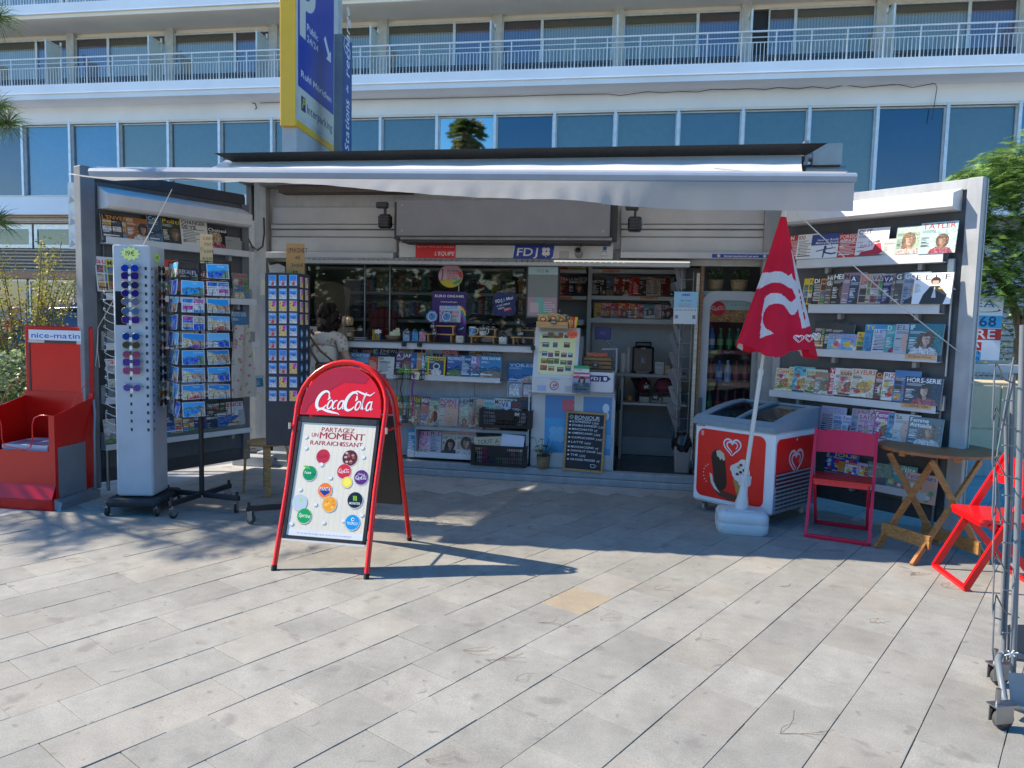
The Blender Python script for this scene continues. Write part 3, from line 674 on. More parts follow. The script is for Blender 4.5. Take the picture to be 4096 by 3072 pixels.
m=MB(col=(.035,.033,.03),mat='worn')
ul,zl=K.uz(855,613,-.28);ur,zr=K.uz(3312,571,-.28);zz=(zl+zr)/2
u2,z2=K.uz(3240,590,-.1)
m.add([(ul,-.28,zz),(ur,-.28,zz),(ur-.13,-.06,zz-.055),(ul+.1,-.06,zz-.055),(ul,-.26,zz),(ur,-.26,zz),(ur-.13,-.04,zz-.035),(ul+.1,-.04,zz-.035)],[(0,1,2,3),(7,6,5,4),(0,4,5,1),(1,5,6,2),(0,3,7,4)])
m.box(ul+.1,ur-.14,-.04,.12,zz-.1,zz-.058,col=(.028,.026,.026));m.box(ul+.1,ur-.14,.13,2.3,zz-.1,zz-.06)
m.build('roof_lip',kiosk)
m=MB(col=(.03,.03,.03),mat='paint');u,z=K.uz(3058,602,-.1);m.box(u-.04,u+.04,-.12,-.03,z-.03,z+.02,ch=.008);u,z=K.uz(2000,620,-.1);m.box(u-.04,u+.04,-.12,-.03,z-.03,z+.02,ch=.008);m.build('bracket',kiosk)
PV0=.1
def kbox(m,x0,y0,x1,y1,v,dv,**k):
 a,b_,c,d=frect(K,x0,y0,x1,y1,v);m.box(a,b_,v,v+dv,c,d,**k);return a,b_,c,d
m=MB(col=(.36,.35,.33),mat='worn');u0=K.uz(1019,1200,PV0)[0];m.box(u0,u0+.13,PV0,PV0+.12,FZ,3.0);u1=K.uz(3052,1200,PV0)[0];m.build('corner_post',kiosk);m=MB(col=(.36,.35,.33),mat='worn');m.box(u1-.02,u1+.16,PV0,PV0+.12,FZ,3.0);m.build('corner_post',kiosk)
zn=K.uz(2000,1052,PV0)[1]
m=MB(col=(.5,.49,.46),mat='worn');m.box(u0+.13,u1,PV0+.1,PV0+.14,zn,3.0);m.build('fascia',kiosk)
for(x0,x1,lipx)in((1075,1580,1588),(2482,3078,3080)):
 m=MB(col=(.42,.42,.4),mat='paint')
 for(ya,yb,dv,c)in((822,893,.03,(.5,.48,.45)),(895,913,.06,(.5,.49,.46)),(915,944,.035,(.5,.5,.48)),(946,1008,.05,(.52,.52,.5)),(1009,1036,.16,(.47,.48,.48))):
  a,b_,c_,d=frect(K,x0,ya,min(x1,lipx),yb,PV0);zc=K.uz(2000,(ya+yb)/2+(2000-(x0+x1)/2)*0.012,PV0)[1];m.box(a,b_,PV0+.1-dv,PV0+.099,c_,d-.004,col=c,ch=.006)
 m.build('rolled_shutter',kiosk)
m=MB(col=(.13,.135,.145),mat='paint')
a,b_,c,d=frect(K,1585,798,2440,945,-.22);m.box(a,b_,-.22,.08,c,d,ch=.008,col=(.2,.2,.215));BX=(a,b_,c,d)
for uu in(a+.06,b_-.06):
 for z in(c+.05,d-.05):m.push(Tr(uu,-.222,z)@Rx(90));m.cyl(0,0,-.004,.003,.012,8,col=(.3,.3,.3));m.pop()
m.build('sign_box',kiosk)
m=MB(col=(.06,.058,.055),mat='worn');m.box(a+.03,b_+.02,-.18,.05,c-.03,c-.004,col=(.3,.3,.3));m.box(a+.05,b_+.0,-.19,.06,c-.06,c-.034,col=(.03,.028,.028));m.box(a-.06,a-.004,-.1,.06,c-.02,d,col=(.05,.05,.05));m.box(b_+.004,b_+.06,-.1,.06,c-.02,d,col=(.05,.05,.05))
m.build('box_rail',kiosk)
FV=.06
m=MB(col=(.64,.63,.6),mat='paint');a,b_,c,d=frect(K,1596,972,2452,1034,FV);m.box(a,b_,FV,PV0+.098,c,d,ch=.004);m.build('fascia_board',kiosk)
def kplate(name,x0,y0,x1,y1,v,draw,th=.006,base=(.5,.5,.5),parent=kiosk,Fr=K,bm='print',**k):
 a,b_,c,d=frect(Fr,x0,y0,x1,y1,v);M=(KI@Fr.M if parent is kiosk else Fr.M)@Tr(a,v,c)
 m=MB(M);w,h=b_-a,d-c;m.box(0,w,0,th,0,h,col=base,mat=bm);m.lay=2;draw(m,w,h);return m.build(name,parent,**k)
def d_equipe(m,w,h):
 m.rect(0,0,w,h,H('e0151a'));m.text('Tout le foot. Tous les sports. Tous les jours.',w*.03,h*.76,h*.11,WHITE,w=w*.94,bold=0);m.text("L'EQUIPE",w*.96,h*.22,h*.26,WHITE,al='r',w=w*.48,sl=.25)
kplate('sports_paper_plate',1662,976,1822,1034,FV-.008,d_equipe)
def clover(m,x,z,r,c,rc=None):
 for a in(45,135,225,315):
  m.push(Tr(0,0));q=radians(a);m.ell(x+cos(q)*r*.55,z+sin(q)*r*.55,r*.46,r*.46,c,n=10);m.pop()
 m.stroke([(x,z),(x-r*.1,z-r*.9),(x+r*.1,z-r*1.15)],r*.16,c)
 m.rect(x-r*.04,z-r*.12,x+r*.32,z+r*.25,rc or RED)
def d_fdj(m,w,h):
 s_=w*.05;m.poly([(s_,h),(w-.01,h),(w,h*.9),(w-s_*.6,h*.15),(w-s_*1.6,0),(0,0)],H('123a9a'));m.text('FDJ',w*.09,h*.2,h*.58,WHITE,w=w*.5,sl=.1);clover(m,w*.8,h*.52,h*.36,WHITE)
kplate('lottery_plate',2052,980,2217,1034,FV-.008,d_fdj,th=.004,base=H('d8dce8'))
kplate('press_strip',2848,1017,3075,1031,PV0-.067,lambda m,w,h:(m.rect(0,0,w,h,H('1c3a94')),m.ell(w*.12,h*.5,h*.45,h*.42,(.6,.55,.35)),m.text('International press',w*.22,h*.22,h*.52,WHITE,w=w*.6),m.ell(w*.93,h*.5,h*.45,h*.42,(.6,.55,.35))),th=.004)
kplate('chair_sticker',2400,985,2432,1025,FV-.004,lambda m,w,h:(m.rect(0,0,w,h,(.6,.6,.58)),m.stroke([(w*.1,h*.25),(w*.35,h*.6),(w*.75,h*.6),(w*.9,h*.2)],.003,H('1c4a84')),m.poly([(w*.35,h*.62),(w*.8,h*.58),(w*.85,h*.95),(w*.4,h*.98)],H('2a5a94')),m.rect(w*.3,h*.45,w*.8,h*.5,H('1c4a84')),m.rect(0,0,w,h*.08,(.3,.4,.5))),th=.002)
kplate('old_sticker_mark',2237,1004,2276,1034,FV-.003,lambda m,w,h:m.rect(0,0,w,h,(.42,.41,.38)),th=.001)
m=MB(col=(.5,.52,.55),mat='alu');a,b_,c,d=frect(K,1180,1036,2760,1048,-.02);zl0=K.uz(2000,1060,-.02)[1];zl1=K.uz(2000,1047,-.02)[1];zl2=K.uz(2000,1034,-.02)[1]
m.box(a,b_,-.02,.14,zl0,zl1,col=(.4,.41,.4),mat='paint');m.box(a,b_,.03,.14,zl1,zl2,col=(.3,.3,.3),mat='paint')
k=0
while a+k*.055<b_-.6:uu=a+k*.055;m.add([(uu,-.018,zl1),(uu+.018,-.018,zl1),(uu+.009,.03,zl2)],[(0,1,2)],col=(.75,.78,.8),mat='metal');k+=1
m.build('light_housing',kiosk)
m=MB(col=(1,.97,.9),mat='tube');ua=K.uz(2215,1048,-.02)[0];m.push(Tr(ua,-.005,zl1+.014)@Ry(90));m.cyl(0,0,0,b_-ua,.007,8);m.pop();m.build('light_tube',kiosk)
fl=thing('flood_light','black flood light on bracket left of the grey sign box','lamp',M=K.M@Tr(*[*[K.uz(1540,880,-.12)[0]],-.12,K.uz(1540,915,-.12)[1]]))
m=MB(col=(.02,.022,.025),mat='gloss');m.box(-.065,.065,-.04,.05,0,.14,ch=.02)
for i in range(4):m.box(-.055,.055,-.05,-.041,.02+i*.03,.03+i*.03,col=(.04,.04,.045))
m.build('housing',fl);m=MB(col=(.03,.03,.03));m.box(-.012,.012,-.01,.01,.14,.2);m.box(-.09,.03,-.03,.03,.2,.26,ch=.01);m.build('bracket',fl)
f2=copy_thing(fl);u,z=K.uz(2538,928,-.12);f2.matrix_world=K.M@Tr(u,-.12,z);LABELS.add('x');tag(f2,'dark ribbed flood light hanging right of the grey sign box','lamp')
fl['group']=f2['group']='flood lights under the awning'
cm=thing('security_camera','small grey cylindrical security camera on the white fascia board','camera',M=K.M@Tr(K.uz(2314,1005,FV-.1)[0],FV-.1,K.uz(2314,1010,FV-.1)[1]));m=MB(col=(.25,.25,.25));m.push(Rx(75));m.cyl(0,0,-.06,.06,.038,14);m.cyl(0,0,.06,.062,.028,12,col=BLACK,mat='gloss');m.pop();m.build('body',cm);m=MB(col=BLACK);m.tube([(0,.02,.03),(.02,.06,.07),(.03,.1,.08)],.006,5);m.build('cable',cm)
SV=1.35
for i,(x0,y0,x1,y1)in enumerate([(2238,1078,2345,1092),(2360,1078,2745,1094),(2238,1184,2345,1198),(2360,1185,2745,1201),(2360,1275,2700,1294),(2238,1278,2335,1300),(1260,1168,2095,1180),(1260,1278,2095,1290),(1260,1070,2095,1082)]):
 m=MB(col=(.5,.51,.5),mat='paint');a,b_,c,d=frect(K,x0,y0,x1,y1,SV-.14);m.box(a,b_,SV-.14,SV-.12,c,d);m.box(a,b_,SV-.12,SV+.2,c,c+.015);m.build('shelf',kiosk)
m=MB(col=(.45,.45,.44),mat='paint');a,b_,c,d=frect(K,2345,1060,2360,1900,SV);m.box(a,b_,SV-.15,SV+.2,FZ,2.25)
a,b_,c,d=frect(K,2360,1294,2760,1500,SV+.15);m.box(a,b_+.3,SV+.2,SV+.24,FZ,2.25,col=(.6,.6,.6));m.box(-2.8,a,SV+.2,SV+.24,FZ,2.25,col=(.22,.22,.22));m.build('shelf_back',kiosk)
def lab(x0,y0,x1,y1,t,Fr=K,v=SV-.145,base=H('d8773a')):return kplate('shelf_label',x0,y0,x1,y1,v,lambda m,w,h:(m.rect(0,0,w,h,base),m.text(t,w/2,h*.25,h*.5,BLACK,al='c',maxw=w*.8)),th=.002,Fr=Fr)
lab(2409,1080,2479,1089,'SPORTS');lab(2560,1187,2633,1197,'HISTOIRE');lab(2238,1186,2289,1196,'BEAUX-ARTS');lab(2000,1080,2050,1090,'JEUX ENFANTS',base=H('8a5a30'))
m=MB(col=(.22,.22,.215),mat='paint');a,b_,c,d=frect(K,2461,1496,2712,1509,.75);m.box(a-.02,b_+.1,.75,1.3,c,d,ch=.004);CZ=d
a2,b2,c2,d2=frect(K,2491,1614,2708,1622,.8);m.box(a2,b2+.1,.8,1.3,c2,d2,col=(.4,.4,.4));CZ2=d2
m.box(a2-.03,a2,.78,1.3,FZ,c,col=(.3,.28,.25));m.box(a2,b2+.2,1.15,1.2,FZ,c2,col=(.16,.17,.18));m.box(a2,b2+.1,1.1,1.3,FZ,FZ+.2,col=(.25,.26,.27));m.build('counter',kiosk)
m=MB(col=(.22,.115,.05),mat='wood');a,b_,c,d=frect(K,2787,1050,2800,1900,.22);m.box(a,b_,.22,.34,FZ,2.19);m.build('wooden_post',kiosk)
m=MB(col=(.5,.45,.36),mat='wood');a,b_,c,d=frect(K,2770,1080,2783,1900,.2);m.box(a,b_,.2,.24,.25,2.1);m.build('upright_batten',kiosk)
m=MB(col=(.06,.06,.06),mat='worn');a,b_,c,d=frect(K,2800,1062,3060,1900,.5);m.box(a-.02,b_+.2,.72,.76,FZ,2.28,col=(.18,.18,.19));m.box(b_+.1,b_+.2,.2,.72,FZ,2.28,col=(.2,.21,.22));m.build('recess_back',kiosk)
WV=.34
m=MB(col=(.72,.76,.74),mat='clear');a,b_,c,d=frect(K,1215,1062,2105,1362,WV);m.add([(a,WV,c),(b_,WV,c),(b_,WV,d),(a,WV,d)],[(0,1,2,3)]);WN=(a,b_,c,d);m.build('window_pane',kiosk)
m=MB(col=(.08,.08,.08),mat='alu')
for x in(1460,1560,1835):u=K.uz(x,1200,WV)[0];m.box(u-.006,u+.006,WV-.01,WV+.01,c,d,col=(.25,.26,.26))
m.box(a,a+.04,WV-.02,WV+.04,c,d+.1);m.build('window_frame',kiosk)
LZ=K.uz(1700,1368,.0)[1]
m=MB(col=(.55,.56,.57),mat='paint');lu0=K.uz(1245,1380,.0)[0];lu1=K.uz(2128,1380,.0)[0];zb=K.uz(1700,1398,0)[1]
m.box(lu0,lu1,0,WV+.1,LZ-.012,LZ,col=(.05,.05,.05));m.box(lu0,lu1,.012,.16,zb,LZ-.013,ch=.003);m.build('counter_ledge',kiosk)
m=MB(col=(.46,.48,.5),mat='worn');m.box(-2.6,lu1,.3,.34,FZ,zb);
for uu in(-1.3,-.45):m.box(uu,uu+.004,.296,.3,.2,zb,col=(.15,.15,.15))
m.build('lower_panel',kiosk)
m=MB(col=(.05,.05,.05),mat='paint');m.box(-2.62,lu0+.35,.1,.298,FZ,zb+.2,col=(.3,.29,.28));m.build('side_panel',kiosk)
m=MB(col=BLACK)
for x in(1615,1677,2132):u=K.uz(x,1372,-.02)[0];m.box(u-.02,u+.02,-.03,.02,LZ-.05,LZ-.01,ch=.004)
m.build('ledge_clip',kiosk)
def rack(x0,x1,yt,yb,v,depth,zc=None):
 m=MB(col=SHELF,mat='paint');a,b_,c,d=frect(K,x0,yt,x1,yb,v);m.box(a,b_,v,v+.008,c,d,ch=.002);m.box(a,b_,v+.008,v+depth,c,c+.01);m.build('rack_ledge',kiosk);return a,b_,c,d
RK1=rack(1545,2000,1503,1524,.06,.25);RK3=rack(1660,1884,1812,1834,.04,.25);RK3b=rack(1630,1656,1800,1828,.06,.2)
m=MB(col=(.33,.34,.35),mat='paint');a,b_,c,d=frect(K,1660,1716,2112,1728,.03);m.box(a,b_,.03,.3,c,d);RK2Z=d;m.box(a,a+.01,.03,.3,FZ+.1,c);m.box(b_-.02,b_,.03,.3,FZ+.02,c);m.build('tray_shelf',kiosk)
m=MB(col=(.8,.85,.86),mat='clear');a,b_,c,d=frect(K,1650,1625,2000,1712,.05);m.add([(a,.05,c),(b_,.05,c),(b_,.05,d),(a,.05,d)],[(0,1,2,3)]);m.build('acrylic_front',kiosk)
m=MB(col=(.18,.18,.17),mat='worn');m.box(-2.7,2.55,-.02,.2,2.93,2.99);m.box(-2.5,-1.1,0,.18,2.86,2.925,col=(.1,.07,.05));m.build('awning_cassette',kiosk)
# -- doors
def door(Fr,w,name,z0=.1,z1=2.72,flip=False,lab_=None):
 MM=KI@Fr.M;m=MB(MM,col=(.1,.105,.11),mat='worn')
 m.box(0,w,0,.035,z0,z1);m.box(0,w,-.0,-.012,z0,z0+.12,col=(.05,.053,.057))
 dd=m.build(name,kiosk,label=lab_)
 return dd,MM
RF=Frame(*(RD.o-RD.U*1.66)[:2],-52);RMM=KI@RF.M
dR,_=door(RF,1.66,'door',.1,2.74)
FR=(.36,.365,.37)
m=MB(RMM,col=FR,mat='worn');m.box(1.55,1.66,-.045,.06,.06,2.74,ch=.006);m.box(0,1.55,-.02,.05,2.66,2.74,ch=.004);m.box(-.02,.05,-.02,.05,.1,2.66);m.build('door_frame',dR)
m=MB(RMM,col=(.55,.56,.56),mat='alu');u=1.47
m.tube([(u,-.03,.05),(u,-.03,1.0)],.012,6,col=(.2,.2,.2));m.tube([(u+.02,-.03,1.25),(u+.02,-.03,2.1)],.009,6);m.box(u-.02,u+.03,-.05,-.01,1.98,2.15,ch=.005);m.box(u-.02,u+.03,-.05,-.01,.98,1.1,ch=.005);m.build('espagnolette_rod',dR)
def lightbox(Fr,MM,par,pts,v=-.2):
 us=[Fr.uz(x,y,v)for x,y in pts];zt=us[0][1];zb_=us[1][1];a,b_=us[2][0],us[3][0]
 m=MB(MM,col=(.7,.7,.68),mat='paint');prof=[(-.005,zt),(v,zb_+.12),(v,zb_+.02),(v+.03,zb_),(-.005,zb_)]
 n=len(prof);vs=[(a,y,z)for y,z in prof]+[(b_,y,z)for y,z in prof]
 m.add(vs,[tuple(range(n)),tuple(range(2*n-1,n-1,-1))]+[(i,n+i,n+(i+1)%n,(i+1)%n)for i in range(n)]);return m.build('light_box',par)
lightbox(RF,RMM,dR,[(3700,755),(3700,845),(3130,850),(3810,820)],-.17)
def dshelf(Fr,MM,par,yl,yr,xl,xr,v=-.11,th=.05,lip_l=True,w=None):
 """shelf ledge: top edge pixels at both ends give its height"""
 ua,za=Fr.uz(xl,yl,v);ub,zb_=Fr.uz(xr,yr,v);z=(za+zb_)/2
 m=MB(MM,col=SHELF,mat='paint');m.box(ua,ub,v,v+.006,z-th,z,ch=.002);m.box(ua,ub,v+.006,-.001,z-th,z-th+.008);m.box(ua,ub,-.03,-.001,z-th+.008,z+.1,col=(.3,.31,.32))
 for uu in(ua+.25,ub-.2):m.box(uu,uu+.03,v*.6,-.001,z-th-.05,z-th-.002,col=(.3,.31,.32))
 m.build('shelf',par);return z-th+.008,ua,ub
LFm=LD;LMM=KI@LD.M
dL,_=door(LD,1.62,'door',.1,2.78)
m=MB(LMM,col=(.16,.17,.19),mat='worn');m.box(-.02,.1,-.05,.06,.06,2.8,ch=.006);m.box(.1,1.6,-.02,.05,2.7,2.8,ch=.004,col=(.05,.05,.055));m.box(1.56,1.64,-.03,.05,.1,2.7);m.build('door_frame',dL)
m=MB(LMM,col=(.4,.4,.4),mat='alu');m.tube([(.17,-.03,.02),(.17,-.03,2.3)],.01,6,col=(.12,.12,.12));m.box(.15,.2,-.05,-.01,2.2,2.36,ch=.005);m.tube([(.15,-.05,.04),(.15,-.05,.72)],.01,6);m.build('espagnolette_rod',dL)
lightbox(LD,LMM,dL,[(480,745),(470,835),(430,790),(1010,880)],-.17)
# -- awning
aw=thing('awning','long pale grey cloth awning with a hanging valance over the kiosk front','awning',M=K.M)
A0=AtY(3425,696,5.42);Afr=Frame(A0.x,A0.y,-5.0);AI=KI@Afr.M
uL=Afr.uz(361,680)[0];zt=(Afr.uz(361,671)[1]+Afr.uz(3426,692)[1])/2;zb_=(Afr.uz(361,708)[1]+Afr.uz(3419,736)[1])/2
m=MB(AI,col=(.3,.34,.4),mat='paint');pr_=[(0,zt),(-.02,zt-.01),(-.03,zt-.03),(-.028,(zt+zb_)/2),(-.015,zb_+.008),(0,zb_),(.05,zb_),(.05,zt)]
n=len(pr_);vs=[(uL,y,z)for y,z in pr_]+[(0,y,z)for y,z in pr_];m.add(vs,[tuple(range(n)),tuple(range(2*n-1,n-1,-1))]+[(i,n+i,n+(i+1)%n,(i+1)%n)for i in range(n)],smooth=False);m.build('front_bar',aw)
NX,NY=90,14;tl=K.uz(868,640,.0);trr=K.uz(3207,607,.0);ztop=(tl[1]+trr[1])/2
top0=Vector((K.uz(900,640,0)[0],0,ztop));top1=Vector((K.uz(3207,607,0)[0],0,ztop));b0=AI@Vector((uL+.03,.02,zt+.012));b1=AI@Vector((-.05,.02,zt+.012))
vs=[]
for j in range(NY+1):
 t=j/NY
 for i in range(NX+1):
  s_=i/NX;a=top0.lerp(top1,s_);b=b0.lerp(b1,s_);edge=.0
  p=a.lerp(b,t);wn=sin(pi*t)
  sag=.12*(1-(1-t)**2-t)if t<1 else 0
  p.z-=abs(.16*wn)*(1 if s_>.02 else.8)
  side=1-min(1,(1-s_)/.12);p.x-=side*wn*.1
  side=1-min(1,s_/.12);p.x+=side*wn*.1
  p.z+=.012*sin(s_*37+t*2)*wn*.6+.01*sin(s_*90+3*t)*wn*.3
  vs.append(tuple(p))
m=MB(col=(.78,.76,.73),mat='canvas');m.add(vs,[(j*(NX+1)+i,(j+1)*(NX+1)+i,(j+1)*(NX+1)+i+1,j*(NX+1)+i+1)for j in range(NY)for i in range(NX)],smooth=True);o=m.build('canopy',aw)
bot=[(361,712),(420,733),(540,747),(660,744),(800,740),(1000,750),(1200,757),(1400,768),(1550,783),(1700,795),(1850,804),(2110,815),(2290,815),(2500,833),(2790,842),(3100,843),(3400,847)]
def interp(x,P):
 for a,b in zip(P,P[1:]):
  if a[0]<=x<=b[0]:return a[1]+(b[1]-a[1])*(x-a[0])/(b[0]-a[0])
 return P[-1][1]if x>P[0][0]else P[0][1]
NX,NY=200,8;LEN=.245;vs=[];rnd=random.Random(3);ph=[rnd.uniform(0,6)for _ in range(6)]
for i in range(NX+1):
 x=362+(3412-362)*i/NX;u,_z=Afr.uz(x,720);yb_=interp(x,bot);zz_=Afr.uz(x,yb_)[1];drop=min(LEN,max(.02,zb_-zz_));back=sqrt(max(0,LEN**2-drop**2))
 back=min(back,.26)*max(0,min(1,(2750-x)/500))
 for j in range(NY+1):
  t=j/NY;e=t*t*(1 if back>.01 else 0)
  rip=(.010*sin(i*.55+ph[0])+.008*sin(i*.23+ph[1])+.006*sin(i*1.1+ph[2]))*t*(1.0 if x<2500 else.35)
  zj=zb_-.002-drop*t;yj=-.032-back*t**.9+rip
  vs.append((u,yj,zj))
m=MB(AI,col=(.74,.73,.7),mat='thin_canvas');m.add(vs,[(i*(NY+1)+j,i*(NY+1)+j+1,(i+1)*(NY+1)+j+1,(i+1)*(NY+1)+j)for i in range(NX)for j in range(NY)],smooth=True)
m.build('valance',aw)
for s_ in(.2,.82):
 m=MB(col=(.4,.41,.42),mat='alu');a=top0.lerp(top1,s_)+Vector((0,.05,-.12));b=b0.lerp(b1,s_)+Vector((0,.02,-.05));e=(a+b)/2+Vector((.45,0,-.02));m.tube([a,e,b],.022,8);m.build('folding_arm',aw)
m=MB(col=(.3,.3,.31),mat='alu');m.push(Tr(top1.x+.08,.06,ztop-.03)@Ry(90));m.cyl(0,0,-.06,.04,.05,14);m.pop();m.box(top1.x+.02,top1.x+.06,0,.1,ztop-.12,ztop+.1);m.box(top1.x+.1,top1.x+.35,.0,.14,ztop-.12,ztop+.07,col=(.32,.32,.31));m.push(Tr(top1.x+.05,.07,ztop-.16)@Ry(90));m.cyl(0,0,0,.35,.04,12,col=(.35,.34,.33));m.pop();m.build('roller',aw)
def rope(name,label,pts,r=.004,col=(.6,.58,.52)):m=MB(col=col,mat='fabric');m.tube(pts,r,6);o=m.build(name);return tag(o,label,'rope')
def RDp(x,y,v):u,z=RF.uz(x,y,v);return RF.w(u,v,z)
p0=Afr.w(*[Afr.uz(3195,848)[0]],.05,Afr.uz(3195,848)[1]);p1=RDp(3827,1400,-.05)
rope('tie_rope','pale cord running down from the awning across the right door magazines',[p0.lerp(p1,t)+Vector((0,0,-.03*sin(pi*t)))for t in[i/8 for i in range(9)]]+[p1+Vector((.03,-.02,-.02)),p1+Vector((.06,-.03,-.25)),RDp(3890,1530,-.07)])
def LDp(x,y,v):u,z=LD.uz(x,y,v);return LD.w(u,v,z)
p0=Afr.w(Afr.uz(660,748)[0],.1,Afr.uz(660,748)[1]);p1=LDp(392,1310,-.06)
rope('left_tie_rope','pale cord from the awning to the left door rod, with hanging loop',[p0.lerp(p1,t)+Vector((0,0,-.02*sin(pi*t)))for t in[i/8 for i in range(9)]]+[LDp(388,1400,-.07),LDp(382,1465,-.07),LDp(398,1470,-.07),LDp(390,1400,-.075),LDp(392,1330,-.07)],r=.0035)
m=MB(KI@Matrix.Identity(4),col=(.05,.05,.05));pts=[K.w(*[K.uz(x,y,.05)[0]],.05,K.uz(x,y,.05)[1])for x,y in[(987,905),(990,950),(1010,990),(1030,1000),(1050,985),(1057,930),(1055,870)]];m.tube(pts,.011,8,mat='rubber');m.build('hanging_cable',kiosk)
# == MAGAZINES
ORD='first second third fourth fifth sixth seventh eighth ninth tenth eleventh twelfth thirteenth fourteenth fifteenth sixteenth seventeenth eighteenth nineteenth twentieth'.split()
SK=[(.55,.33,.23),(.62,.4,.3),(.4,.22,.14)]
def lines(m,x,z,w,h,n,col,rr):
 for i in range(n):
  hh=h/n;m.rect(x,z+h-(i+.6)*hh,x+w*rr.uniform(.5,1),z+h-(i+.25)*hh,col)
def portrait(m,cx,z0,s,rr,hair=None,cloth=None):
 sk=rr.choice(SK);sd=tuple(c*.62 for c in sk);hair=hair or rr.choice([(.03,.018,.015),(.12,.06,.03),(.4,.28,.13),(.2,.12,.07)]);cloth=cloth or rr.choice([(.03,.03,.045),(.5,.5,.5),(.3,.05,.07),(.07,.12,.25),(.45,.36,.32)]);g=rr.choice((-1,1));t=rr.uniform(-.06,.06)*s
 m.poly([(cx-s*.48,z0),(cx-s*.42,z0+s*.16),(cx-s*.18,z0+s*.29),(cx+s*.16,z0+s*.27),(cx+s*.38,z0+s*.2),(cx+s*.5,z0)],cloth,'photo')
 hp=[(cx+t+s*.25*cos(radians(a))*(1+.12*rr.random()),z0+s*.55+s*(.27 if a<180 else.33)*sin(radians(a))*(1+.1*rr.random()))for a in range(0,360,24)]
 m.poly(hp,hair,'photo');m.poly([(cx-s*.07,z0+s*.2),(cx+s*.08,z0+s*.2),(cx+t+s*.07,z0+s*.42),(cx+t-s*.07,z0+s*.42)],sd,'photo')
 m.ell(cx+t,z0+s*.53,s*.135,s*.185,sk);m.ell(cx+t+g*s*.055,z0+s*.52,s*.08,s*.165,sd,'photo');m.ell(cx+t-g*s*.05,z0+s*.69,s*.15,s*.075,hair,'photo')
 m.ell(cx+t-s*.05,z0+s*.555,s*.022,s*.009,(.08,.05,.04));m.ell(cx+t+s*.055,z0+s*.555,s*.022,s*.009,(.06,.04,.03));m.ell(cx+t,z0+s*.435,s*.035,s*.011,(.3,.09,.08))
 if rr.random()<.5:m.poly([(cx-g*s*.15,z0+s*.6),(cx-g*s*.26,z0+s*.5),(cx-g*s*.3,z0+s*.22),(cx-g*s*.16,z0+s*.2),(cx-g*s*.12,z0+s*.42)],hair,'photo')
